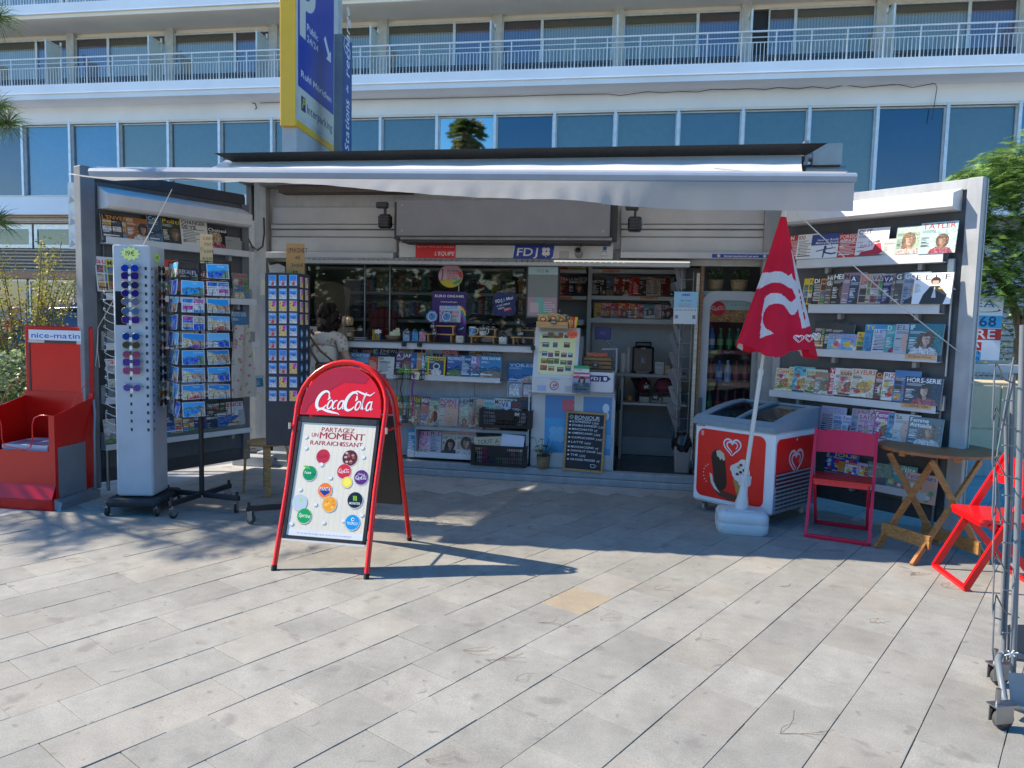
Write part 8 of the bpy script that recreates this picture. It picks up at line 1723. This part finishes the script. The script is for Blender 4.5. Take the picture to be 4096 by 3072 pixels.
# ---- things on the window ledge
def lm(x,v=.1):return K.uz(x,1368,v)[0]
def on_ledge(name,label,cat,x,v=.15,group=None):return thing(name,label,cat,M=K.M@Tr(lm(x,v),v,LZ),group=group)
def hpx(y0,y1,v=.15):return K.uz(1700,y0,v)[1]-K.uz(1700,y1,v)[1]
def wood_riser(x0,x1,hgt,label,dep=.12,v=.12,two=False):
 t=on_ledge('wooden_riser',label,'stand',x0,v);w=lm(x1,v)-lm(x0,v)
 m=MB(col=(.5,.27,.09),mat='wood');m.box(0,w,0,dep,hgt-.012,hgt);m.build('top',t)
 for x in(.02,w-.04):m=MB(col=(.5,.27,.09),mat='wood');m.box(x,x+.015,.01,dep-.01,0,hgt-.0125);m.build('leg',t)
 if two:m=MB(col=(.5,.27,.09),mat='wood');m.box(.03,w-.02,dep,dep+.08,hgt*2-.012,hgt*2);m.box(.05,.065,dep,dep+.08,0,hgt*2-.0125);m.box(w-.05,w-.035,dep,dep+.08,0,hgt*2-.0125);m.build('upper_step',t)
 return w
wood_riser(1340,1410,.1,'small wooden riser at the left end of the window ledge')
wood_riser(1700,1815,.085,'two step wooden riser under the souvenir plates',two=True);wood_riser(1874,1985,.075,'two step wooden riser under the mugs and snow globes',two=True);wood_riser(2042,2148,.075,'two step wooden riser at the right end of the ledge',two=True)
for i,(x,lab_)in enumerate(((1727,'blue patterned souvenir plate, left one on the ledge'),(1785,'blue patterned souvenir plate, right one on the ledge'))):
 t=on_ledge('souvenir_plate',lab_,'plate',x,.22,'souvenir plates on the ledge');m=MB(Tr(0,0,.26)@Rx(90-10),col=H('3a6a9a'),mat='photo');m.lathe([(.001,.0),(.04,0),(.062,.01)],22,col=H('4a7aa8'));m.lathe([(.04,.001),(.055,.006)],22,col=(.5,.55,.6),mat='print');m.build('plate',t)
for i,(x,c,lab_)in enumerate(((1889,(.1,.3,.55),'blue and white souvenir mug on the riser'),(1931,(.6,.58,.55),'white sketched souvenir mug on the riser'))):
 t=on_ledge('souvenir_mug',lab_,'mug',x,.17,'mugs on the ledge');m=MB(Tr(0,0,.076),col=(.65,.65,.64),mat='gloss');m.lathe([(.001,0),(.035,0),(.036,.09),(.032,.09),(.031,.01),(.001,.008)],18);m.lathe([(.0365,.015),(.0365,.075)],18,col=c,mat='photo');m.build('cup',t);m=MB(Tr(0,0,.076),col=(.65,.65,.64),mat='gloss');m.tube([(.034,0,.075),(.055,0,.07),(.06,0,.045),(.05,0,.022),(.034,0,.018)],.005,6);m.build('handle',t)
for i,x in enumerate((1952,1972,2110,2136)):
 t=on_ledge('snow_globe',['first','second','third','rightmost'][i]+' small snow globe from left on the window ledge risers','snow globe',x,.25,'snow globes on the ledge');m=MB(Tr(0,0,.155),col=(.1,.1,.14),mat='gloss');m.cyl(0,0,0,.02,.025,12,r2=.02);m.build('base',t);m=MB(Tr(0,0,.155),col=(.25,.35,.5),mat='glass');m.ball(0,0,.04,.026,n=12);m.build('globe',t)
t=on_ledge('wicker_basket','shallow wicker basket with folded price notes on the ledge','basket',1572,.16);m=MB(col=(.4,.26,.14),mat='wicker');m.lathe([(.001,0),(.055,0),(.085,.055),(.082,.055),(.05,.006),(.001,.005)],22);m.build('bowl',t)
for k in range(3):m=MB(Tr(-.04+.04*k,.0,.05)@Rz(20*k)@Rx(-20),col=(.55,.55,.35),mat='print');m.box(0,.04,0,.002,0,.045+.02*k);m.build('note',t)
t=on_ledge('pen_pot','clear pot of coloured lighters and pens on the ledge','pens',1505,.16)
for k in range(14):m=MB(Tr(-.05+.012*(k%8),.02*(k//8),0)@Ry(random.uniform(-6,6)),col=random.choice([(.1,.4,.1),(.5,.4,.03),(.5,.05,.05),(.05,.2,.45),(.5,.2,.03)]),mat='gloss');m.box(0,.009,0,.009,0,.07+.02*(k%3));m.build('pen',t)
m=MB(Tr(.02,-.01,.09),col=(.65,.65,.62),mat='print');m.prism([(.05*(1 if i%2 else.6)*cos(i*pi/7),.03*(1 if i%2 else.6)*sin(i*pi/7))for i in range(14)],0,.002);m.build('star_card',t)
t=on_ledge('booklet_stack','small flat stack of notebooks at the left of the ledge','books',1415,.12)
for k in range(3):m=MB(Tr(.003*k,0,.008*k),col=[(.5,.5,.5),(.05,.05,.06),(.55,.52,.5)][k],mat='print');m.box(0,.12,0,.08,0,.007);m.build('booklet',t)
for i,x in enumerate((1625,1660,1690)):
 t=on_ledge('gift_box',['left blue white','middle blue','right pink'][i]+' patterned souvenir gift box on the ledge','box',x-14,.14,'gift boxes on the ledge');m=MB(col=[(.3,.4,.55),(.1,.25,.5),(.5,.25,.3)][i],mat='photo');m.box(0,.07,0,.05,0,.1,ch=.003);m.build('box',t);m=MB(col=(.6,.6,.58),mat='fabric');m.tube([(.02,0,.1),(.025,-.005,.12),(.045,-.005,.12),(.05,0,.1)],.002,4);m.build('string',t)
t=on_ledge('card_box','little white box with a note showing two euros','box',1823,.1);m=MB(col=(.5,.48,.4),mat='print');m.box(0,.075,0,.06,0,.07);m.push(Tr(.01,-.002,.02));m.rect(0,0,.05,.05,(.6,.62,.5));m.text('2€',.01,.012,.026,BLACK,bold=0);m.pop();m.build('box',t)
t=on_ledge('pencil_box','small white crate of grey cards with a star shaped price','box',1996,.1);m=MB(col=(.5,.5,.48),mat='paint');m.box(0,.075,0,.06,0,.07);m.build('box',t);m=MB(Tr(.03,-.004,.045),col=(.68,.68,.66),mat='print');m.prism([(.042*(1 if i%2 else.5)*cos(i*pi/6),.036*(1 if i%2 else.5)*sin(i*pi/6))for i in range(12)],0,.002);m.push(Tr(0,-.001,0));m.text('3',0,-.01,.022,BLACK,al='c');m.pop();m.build('star_card',t)
t=on_ledge('stick_jar','jar of dark incense sticks near the screen','jar',2075,.18)
for k in range(9):m=MB(Tr(-.02+.006*k,0,.12)@Ry(-8+2*k),col=(.02,.02,.02));m.box(0,.003,0,.003,0,.14);m.build('stick',t)
m=MB(Tr(0,0,.076),col=(.45,.35,.2),mat='wicker');m.cyl(0,0,0,.09,.02,12);m.build('jar',t)
for(x,y,tx_,lb)in[(1440,1318,'2,50€','price tag above the notebooks on the ledge'),(1628,1328,'7,50€','price tag on the blue gift boxes'),(1731,1305,'5€','tilted price tag on the left souvenir plate'),(1737,1333,'2€','price tag below the souvenir plates'),(1932,1315,'6,50€','price tag between the two mugs'),(2073,1290,'1€','price tag reading one euro near the screen'),(2082,1335,'3,50€','price tag below the incense jar')]:chalk_tag('black '+lb,x,y,tx_,.08,.062)
# ---- inside: red chair back, cardboard, stripy reel
t,w,h=kthing('cardboard_box','brown cardboard sheet leaning inside the left of the window','cardboard',1258,1120,1402,1262,.6);m=MB(col=(.24,.15,.08),mat='paint');m.prism([(0,0),(w*.95,0),(w,h*.75),(w*.6,h*.95),(0,h)],0,.01);m.build('sheet',t)
t,w,h=kthing('red_stool','dark red rounded seat back inside the kiosk window','chair',1477,1225,1588,1345,.8);m=MB(col=(.2,.01,.015),mat='fabric');m.prism([(w/2+w/2*cos(a)*(1 if sin(a)>0 else.98),h*.6+h*.4*sin(a)if sin(a)>0 else 0)for a in[radians(q_)for q_ in(0,20,40,60,80,100,120,140,160,180)]]+[(0,0),(w,0)],0,.05);m.build('back',t);m=MB(col=(.1,.1,.1));m.box(w*.4,w*.6,.02,.05,-1.0,0);m.build('post',t)
t,w,h=kthing('ribbon_reel','striped rolls on a small wooden peg at the ledge end','rolls',1350,1258,1408,1345,.1);m=MB(Tr(0,0,h*.7)@Ry(90));
for k in range(7):m.cyl(0,0,w*k/7,w*(k+.9)/7,.045+.006*(k%2),14,col=[(.5,.15,.05),(.55,.5,.4),(.15,.35,.1),(.6,.55,.45),(.5,.2,.05),(.6,.5,.3),(.45,.3,.15)][k],mat='fabric')
m.build('rolls',t);m=MB(col=(.5,.35,.2),mat='wood');m.box(w*.3,w*.45,-.01,.03,0,h*.6);m.box(-.02,w*.9,.0,.04,0,.04,col=(.5,.45,.35));m.build('peg',t)
# ---- counter things in the open bay
def on_counter(name,label,cat,x0,x1,y0,v,z=None,group=None):
 a,b_,c,d=frect(K,x0,y0,x1,1496,v);zz_=CZ if z is None else z;return thing(name,label,cat,M=K.M@Tr(a,v,zz_),group=group),b_-a,d-zz_
t,w,h=on_counter('coffee_machine','black bean to cup coffee machine on the back counter','coffee machine',2529,2615,1368,.85);m=MB(col=(.012,.013,.02),mat='gloss');m.box(0,w,0,.3,0,h*.85,ch=.02);m.box(w*.12,w*.88,.03,.28,h*.85,h,ch=.012);m.build('body',t)
m=MB(Tr(0,-.002,0));m.rect(w*.35,h*.3,w*.65,h*.6,(.03,.035,.06));m.text('KRUPS',w*.5,h*.78,h*.035,(.5,.5,.55),al='c');m.rect(w*.45,h*.34,w*.49,h*.5,(.3,.33,.4));m.rect(w*.53,h*.32,w*.56,h*.48,(.2,.22,.28));m.build('front_panel',t);m=MB(col=(.03,.03,.04),mat='gloss');m.box(w*.2,w*.8,-.05,-.003,0,.03);m.build('drip_tray',t)
for i,(x0,x1,y0,r_)in enumerate(((2477,2505,1412,1),(2503,2522,1388,.7))):t,w,h=on_counter('cup_stack',['wide stack of white paper cups','narrow taller stack of pinkish paper cups'][i]+' beside the coffee machine','cups',x0,x1,y0,.85,None,'paper cup stacks');m=MB(col=[(.42,.42,.4),(.42,.36,.34)][i],mat='paint');m.cyl(w/2,w/2,0,h,w/2,14);[m.lathe([(w/2+.002,z_),(w/2+.002,z_+.004)],14,w/2,w/2)for z_ in[h*k_/9 for k_ in range(1,9)]];m.build('cups',t)
t,w,h=on_counter('free_box','small grey box with handwritten word free','box',2620,2655,1448,.8);m=MB(col=(.3,.3,.3),mat='paint');m.box(0,w,0,.1,0,h*.45);m.box(0,w,.03,.1,h*.45,h,col=(.42,.42,.42));m.push(Tr(0,.028,0));m.text('FREE',w/2,h*.65,h*.2,BLACK,al='c',w=w*.8,bold=0);m.pop();m.build('box',t)
for i,(x0,x1,y0,c)in enumerate(((2658,2680,1462,(.35,.22,.1)),(2673,2698,1415,(.1,.1,.08)),(2684,2730,1470,(.45,.42,.35)))):t,w,h=on_counter('counter_box',['small cardboard box','dark tin','clear packet of foil sweets'][i]+' right of the free box','box',x0,x1,y0,.82+.03*i,None,'boxes on the counter');m=MB(col=c,mat='paint');m.box(0,w,0,.08,0,h,ch=.003);m.build('box',t)
t,w,h=kthing('card_reader_screen','dark blue customer screen on a curved arm above the terminal','screen',2379,1309,2443,1357,.45,rz=-6);m=MB(col=(.02,.03,.14),mat='gloss');m.box(0,w,0,.03,0,h,ch=.005);m.push(Tr(0,-.001,0));m.text('FDJ',w*.35,h*.42,h*.2,(.1,.15,.35),w=w*.3);m.pop();m.build('screen',t);m=MB(col=(.2,.22,.25),mat='gloss');m.tube([(w*.6,.02,0),(w*.9,.05,-h*.4),(w*1.2,.06,-h*1.0),(w*1.2,.06,-h*1.8),(w*.6,.0,-h*2.1)],.01,7);m.build('arm',t)
t,w,h=kthing('pastry_box','slatted wooden box of wrapped snacks behind the terminal','box',2335,1410,2445,1490,.3)
for k in range(4):m=MB(Tr(0,0,h*k*.2),col=(.32,.18,.07),mat='wood');m.box(0,w,0,.12,0,h*.15,ch=.002);m.build('slat',t)
m=MB(Tr(0,.01,h*.8),col=(.5,.1,.04),mat='photo');m.box(w*.1,w*.85,0,.1,0,h*.18);m.build('packets',t)
chalk_tag('black price tag reading two euros on the wooden snack box',2381,1460,'2€',.24,.065)
t,w,h=kthing('terminal_cover','clear plastic hood and metal frame over the counter terminal','frame',2405,1395,2465,1490,.2);m=MB(col=(.4,.42,.42),mat='alu');m.tube([(w,0,0),(w,0,h),(0,0,h*.96)],.008,6);m.tube([(w,.15,0),(w,.15,h),(0,.15,h*.96)],.008,6);m.build('frame',t)
t,w,h=kthing('freezer_cooler','small grey appliance behind the scratch card display','appliance',2305,1345,2330,1480,.3);m=MB(col=(.25,.26,.26),mat='gloss');m.box(0,w,0,.2,0,h,ch=.01);m.build('body',t)
def on_low(name,label,cat,x0,x1,y0,v=.9,group=None):
 a,b_,c,d=frect(K,x0,y0,x1,1614,v);return thing(name,label,cat,M=K.M@Tr(a,v,CZ2),group=group),b_-a,d-CZ2
t,w,h=on_low('orange_fruit','single orange on the lower shelf','orange',2506,2531,1590);m=MB(col=(.5,.16,.02),mat='paint');m.ball(w/2,0,w/2,w/2,n=14);m.build('fruit',t)
for i,(x0,x1,c)in enumerate(((2557,2597,(.35,.3,.25)),(2602,2646,(.3,.28,.24)),(2650,2700,(.33,.3,.27)))):t,w,h=on_low('wooden_box',['left','middle','right'][i]+' pale wooden box on the lower shelf','box',x0,x1,1588,.9,'wooden boxes on the lower shelf');m=MB(col=c,mat='wood');m.box(0,w,0,.1,0,h,ch=.003);m.build('box',t)
chalk_tag('black price tag reading four euros on the middle wooden box',2621,1590,'4€',.88,.08)
for i,(x0,x1,y0,y1,c)in enumerate(((2542,2604,1513,1575,(.12,.01,.012)),(2618,2694,1512,1575,(.24,.05,.07)))):
 t,w,h=kthing('sun_cap',['dark red','pink'][i]+' cap hanging under the back counter','cap',x0,y0,x1,y1,.92,'caps under the counter');m=MB(col=c,mat='fabric');m.ball(w/2,.05,h*.5,w/2,.08,h*.5,14);m.box(w*.1,w*.9,-.06,.02,h*.1,h*.14,ch=.01);m.build('crown',t)
chalk_tag('black price tag reading eight euros under the back counter',2586,1548,'8€',.85,.08)
t,w,h=kthing('hanging_cloth','dark cloth hanging between the caps','cloth',2520,1512,2560,1610,.95);m=MB(col=(.015,.015,.02),mat='fabric');m.prism([(0,h),(w,h),(w*.95,h*.1),(w*.6,0),(w*.5,h*.6)],0,.02);m.build('cloth',t)
for i,(x0,y0,y1,v,lab_)in enumerate(((2462,1540,1640,.7,'tall clear water bottle on the floor shelf beside the counter'),(2762,1832,1880,.1,'dark small bottle on the step beside the bin'))):t,w,h=kthing('loose_bottle',lab_,'bottle',x0,y0,x0+22,y1,v);m=MB(col=(.04,.05,.06),mat='gloss');m.lathe([(.001,0),(w/2,0),(w/2,h*.7),(w*.2,h*.9),(w*.2,h)],12,w/2,w/2);m.build('bottle',t)
t,w,h=kthing('waste_bin','taupe waste bin with black bag at the entrance','bin',2694,1792,2768,1882,.12);a=frect(K,2694,1792,2768,1882,.12);t.matrix_world=K.M@Tr((a[0]+a[1])/2,.25,FZ);h=a[3]-FZ
m=MB(col=(.24,.21,.2),mat='paint');bw=w/2;pts0=rrect(-bw*.8,-bw*.6,bw*.8,bw*.6,.02);pts1=rrect(-bw,-bw*.75,bw,bw*.75,.025);n=len(pts0);vs=[(x,y,0)for x,y in pts0]+[(x,y,h)for x,y in pts1];m.add(vs,[(i,(i+1)%n,n+(i+1)%n,n+i)for i in range(n)]);m.build('bin_body',t)
m=MB(col=(.008,.008,.01),mat='gloss');n=30;vs=[]
for j,(rr_,zz_)in enumerate(((1.05,-.05),(1.22,-.02),(1.25,.03),(1.12,.09),(.85,.12),(.4,.1),(.01,.06))):
 for i in range(n):a_=2*pi*i/n;q_=1+random.uniform(-.07,.07);vs.append((bw*rr_*q_*cos(a_),bw*.8*rr_*q_*sin(a_),h+zz_+random.uniform(-.012,.012)))
m.add(vs,[(j*n+i,j*n+(i+1)%n,(j+1)*n+(i+1)%n,(j+1)*n+i)for j in range(6)for i in range(n)]);m.build('bin_bag',t)
t,w,h=kthing('newspaper_rack','wire wall rack with rolled newspapers at the kiosk entrance','rack',2690,1085,2772,1745,.16)
m=MB(col=(.45,.45,.45),mat='metal')
for k in range(13):
 z=h*(1-(k+.6)/13);m.tube([(w*.9,.05,z),(w*.3,.0,z-.01),(w*.05,-.02,z+.03)],.003,4);m.tube([(w*.3,0,z-.01),(w*.45,.1,z-.07)],.003,4)
for x,y in((.3,0),(.88,.05)):m.tube([(w*x,y,h),(w*(x+.03),y,0)],.003,4)
m.build('wires',t)
for k in range(9):
 z=h*(1-(k+.9)/9.5);b=thing('rolled_newspaper',f'grey folded newspaper in the {ORD[k]} slot of the wire rack','newspaper',M=K.M@Tr(frect(K,2690,1085,2772,1745,.16)[0]+w*.3,.18,frect(K,2690,1085,2772,1745,.16)[2]+z)@Ry(random.uniform(-24,-10)),group='newspapers in the wire rack')
 for j in range(4):m=MB(Tr(.008*j,.006*j,0)@Ry(j*5-6),col=random.choice([(.1,.1,.11),(.05,.05,.055),(.15,.145,.14)]),mat='print');m.box(-.02,.022,0,.004,-.02,h/9.5*1.35);m.build('sheet',b)
def d_taxi(m,w,h,b):
 m.box(0,w,0,.002,0,h,col=(.5,.56,.6),mat='print');m.rect(0,h*.5,w,h,H('8ab8d0'));m.ell(w*.5,h*.9,w*.2,h*.03,H('3a6ac0'));m.text('TAXI',w*.5,h*.9,h*.05,H('b01c2c'),al='c',w=w*.3);m.text('300 TAXIS',w*.5,h*.7,h*.045,(.05,.06,.1),al='c',w=w*.45);lines(m,w*.2,h*.52,w*.6,h*.12,3,(.3,.2,.25),random);m.text('+33 (0) 4 93 13 78 78',w*.5,h*.41,h*.045,(.03,.03,.05),al='c',w=w*.9);m.rect(w*.06,h*.16,w*.2,h*.28,(.2,.2,.22),'photo');m.rect(w*.8,h*.16,w*.94,h*.28,(.2,.2,.22),'photo')
flat('taxi_poster','pale blue taxi phone poster clipped to the newspaper rack','poster',2695,1167,2789,1296,.1,d_taxi)
# ---- light switch like white card on far right recess
t,w,h=kthing('far_price_card','curly white paper cut-out at the left of the window','paper',1072,1050,1140,1090,.05);m=MB(col=(.4,.4,.38),mat='print');m.prism([(0,h),(w*.1,h*.7),(w*.6,h*.9),(w,h*.6),(w,0),(w*.1,0)],0,.003);m.build('paper',t)
t,w,h=kthing('luggage_tag','cream bottle opener tag hanging left of the magnet stand','tag',1036,1115,1060,1180,-1.0);m=MB(col=(.6,.52,.35),mat='gloss');m.prism([(w*.2,0),(w*.9,0),(w,h*.8),(w*.6,h),(w*.3,h*.85)],0,.008);m.tube([(w*.4,0,h),(w*.3,0,h*1.25),(w*.8,0,h*1.2)],.003,4,mat='metal');m.build('tag',t)
# == PEOPLE
def skin_mesh(name,pts,edges,M,col,mt,parent,sub=2,root=0,loc=None):
 me=bpy.data.meshes.new(name);me.from_pydata([M@Vector(p[:3])for p in pts],edges,[]);o=bpy.data.objects.new(name,me);COLL.objects.link(o)
 if parent:o.parent=parent
 sk_=o.modifiers.new('Skin','SKIN');lay=me.skin_vertices[0].data if me.skin_vertices else None
 if lay is None:
  bm=__import__('bmesh').new();bm.from_mesh(me);bm.verts.layers.skin.verify();bm.to_mesh(me);bm.free();lay=me.skin_vertices[0].data
 for i,p in enumerate(pts):lay[i].radius=(p[3],p[4]if len(p)>4 else p[3]);lay[i].use_root=(i==root)
 s=o.modifiers.new('Sub','SUBSURF');s.levels=sub;s.render_levels=sub
 key=mt+str(col)
 mm=mat(mt).copy();n_=[n for n in mm.node_tree.nodes if n.type=='ATTRIBUTE'][0];rgb=mm.node_tree.nodes.new('ShaderNodeRGB');rgb.outputs[0].default_value=(*col,1)
 for l in list(mm.node_tree.links):
  if l.from_node==n_:mm.node_tree.links.new(rgb.outputs[0],l.to_socket)
 me.materials.append(mm);
 for p_ in me.polygons:p_.use_smooth=True
 sk_.use_smooth_shade=True;return o
def person(label,M,pose='stand',skin=(.5,.3,.2),top=(.5,.46,.4),topmat='floral',legs=(.05,.05,.08),hair=(.03,.018,.01),h=1.65,hairlen=.16,detail=True):
 P=thing('person',label,'person',M=M);k=h/1.65;Mx=Matrix.Scale(k,4);lean={'stand':0,'browse':.12}.get(pose,0)
 L=lean
 chest=(0,-.05-L*.3,1.22);neck=(0,-.03-L,1.36);
 if pose=='browse':hr=(.21,-.24,.98);hl=(-.19,-.26,.95);er=(.27,-.02,1.08);el=(-.25,-.05,1.08)
 else:hr=(.23,-.06,.78);hl=(-.23,-.06,.78);er=(.25,.02,1.05);el=(-.25,.02,1.05)
 pts=[(0,0,.92,.13,.1),(0,-.01,1.06,.115,.085),(*chest,.14,.095),(0,-.03-L*.6,1.31,.09,.07),(*neck,.045),(0,-.045-L,1.46,.05),(0,-.05-L,1.53,.082,.095),(0,-.045-L,1.6,.07,.08),
  (.16,-.02-L*.5,1.3,.052),(*er,.036),(hr[0],hr[1],hr[2],.022),(-.16,-.02-L*.5,1.3,.052),(*el,.036),(hl[0],hl[1],hl[2],.022),
  (.09,0,.84,.092),(.1,-.01,.48,.056),(.1,.03,.1,.034),(.11,-.08,.035,.03),(-.09,0,.84,.092),(-.1,.0,.48,.056),(-.1,.04,.1,.034),(-.11,-.07,.035,.03)]
 E_=[(0,1),(1,2),(2,3),(3,4),(4,5),(5,6),(6,7),(3,8),(8,9),(9,10),(3,11),(11,12),(12,13),(0,14),(14,15),(15,16),(16,17),(0,18),(18,19),(19,20),(20,21)]
 skin_mesh('body',pts,E_,Mx,skin,'skin',P)
 tp=[(0,0,.86,.165,.125),(0,-.01,1.05,.14,.105),(*chest,.162,.118),(0,-.03-L*.6,1.31,.105,.085),(0,-.03-L*.9,1.345,.065,.06),(.165,-.02-L*.5,1.3,.068),(.165+(er[0]-.165)*.6,-.02+(er[1]+.02)*.6,1.3+(er[2]-1.3)*.6,.056),(-.165,-.02-L*.5,1.3,.068),(-.165+(el[0]+.165)*.6,-.02+(el[1]+.02)*.6,1.3+(el[2]-1.3)*.6,.056)]
 skin_mesh('blouse',tp,[(0,1),(1,2),(2,3),(3,4),(3,5),(5,6),(3,7),(7,8)],Mx,top,topmat,P)
 lg=[(0,0,.9,.15,.115),(.095,0,.8,.108),(.105,-.01,.48,.075),(.105,.03,.14,.06),(-.095,0,.8,.108),(-.105,0,.48,.075),(-.105,.04,.14,.06)]
 skin_mesh('trousers',lg,[(0,1),(1,2),(2,3),(0,4),(4,5),(5,6)],Mx,legs,'fabric',P)
 hz=[(0,-.03-L,1.6,.105,.105),(0,.03-L,1.54,.115,.09),(0,.04-L,1.54-hairlen*.6,.1,.06),(0,.03-L,1.54-hairlen,.06,.03),(.07,.0-L,1.5,.055,.06),(.085,.02-L,1.54-hairlen*.8,.05,.04),(-.07,.0-L,1.5,.055,.06),(-.085,.02-L,1.54-hairlen*.8,.05,.04)]
 skin_mesh('hair',hz,[(0,1),(1,2),(2,3),(1,4),(4,5),(1,6),(6,7)],Mx,hair,'hair',P)
 m=MB(Mx,col=tuple(c*.8 for c in hair),mat='hair');rh=random.Random(3)
 for i in range(60 if detail else 0):az=rh.uniform(-.3,pi+.3);e_=rh.uniform(-.9,1.3);m.ball(.1*cos(az)*cos(e_*.8),.0-L+.09*abs(sin(az))*cos(e_*.6),1.52+.1*sin(e_)-(hairlen*rh.uniform(.3,.8)if e_<0 else 0),.026,.022,.036,7)
 if detail:m.build('hair_locks',P)['kind']='stuff'
 m=MB(Mx,col=skin,mat='skin');fy=-.05-L-.088
 m.ball(0,fy-.006,1.52,.014,.018,.022,8);m.ball(-.085,-.045-L,1.52,.012,.02,.03,8);m.ball(.085,-.045-L,1.52,.012,.02,.03,8)
 m.ball(0,fy+.006,1.478,.022,.008,.006,8,col=(.35,.08,.07));
 for sx in(-1,1):m.ball(sx*.032,fy+.006,1.54,.012,.008,.007,8,col=(.6,.6,.6));m.ball(sx*.032,fy+.0,1.54,.005,.005,.005,6,col=(.03,.02,.01));m.box(sx*.032-.018,sx*.032+.018,fy+.0,fy+.01,1.556,1.561,col=hair)
 m.build('face',P)
 if detail:
  for sx,hd,eb in((1,hr,er),(-1,hl,el)):
   hd=Vector(hd);d=(hd-Vector(eb)).normalized();s_=d.cross(Vector((0,0,1))).normalized();up_=s_.cross(d).normalized();pt=[(*(hd),.022,.016),(*(hd+d*.05),.032,.014)];ed=[(0,1)]
   for f_i,(off,ln)in enumerate(((-.024,.055),(-.008,.065),(.008,.06),(.024,.045))):
    b0=hd+d*.08+s_*off;b1=b0+d*ln*.55-up_*.006;b2=b1+d*ln*.4-up_*.018;i0=len(pt);pt+=[(*b0,.0095),(*b1,.0085),(*b2,.007)];ed+=[(1,i0),(i0,i0+1),(i0+1,i0+2)]
   b0=hd+d*.03+s_*(-.034*sx);b1=b0+d*.035+s_*(-.012*sx)-up_*.01;i0=len(pt);pt+=[(*b0,.011),(*b1,.008)];ed+=[(0,i0),(i0,i0+1)]
   skin_mesh('hand',pt,ed,Mx,skin,'skin',P,2)
 for sx in(-1,1):m=MB(Mx,col=(.05,.04,.04),mat='rubber');m.box(sx*.11-.042,sx*.11+.042,-.15,.09,0,.05,ch=.018);m.build('shoe',P)
 return P
uu=K.uz(1282,1400,-.2)[0]
pp=person('woman with dark wavy hair and floral blouse browsing beside the magnet stand',K.M@Tr(uu-.0,-.16,FZ*0+.0)@Rz(180-8),'browse',top=(.5,.46,.38),legs=(.4,.36,.3),h=1.74,hairlen=.17,hair=(.025,.016,.012),skin=(.42,.24,.16))
hb=thing('shoulder_bag','brown leather shoulder bag on the woman back','bag',M=K.M@Tr(uu,-.16,0));m=MB(col=(.11,.05,.035),mat='gloss');m.box(.0,.26,-.2,-.13,.88,1.14,ch=.035);m.build('bag',hb);m=MB(col=(.09,.04,.03),mat='gloss');m.tube([(.03,-.14,1.12),(-.06,-.14,1.25),(-.13,-.12,1.4),(-.14,-.02,1.46),(-.1,.1,1.38)],.013,6);m.tube([(.22,-.14,1.12),(.05,-.15,1.25),(-.08,-.13,1.4),(-.1,-.02,1.46)],.011,6);m.build('strap',hb)
for i,(x,y,yy,lab_,top,lg,hh)in enumerate([(265,1250,17.5,'distant pedestrian in a white shirt and dark trousers under the hotel',(.6,.6,.6),(.03,.03,.05),1.75),(55,1290,16,'distant pedestrian in a red top seen through the shrub',(.4,.05,.05),(.3,.35,.45),1.7),(190,1270,18.5,'distant pedestrian in dark clothes behind the shrub',(.03,.03,.04),(.03,.03,.04),1.75)]):
 p_=AtY(x,y,yy);person(lab_,Tr(p_.x,p_.y,0)@Rz(20+60*i),'stand',top=top,topmat='fabric',legs=lg,h=hh,detail=False)
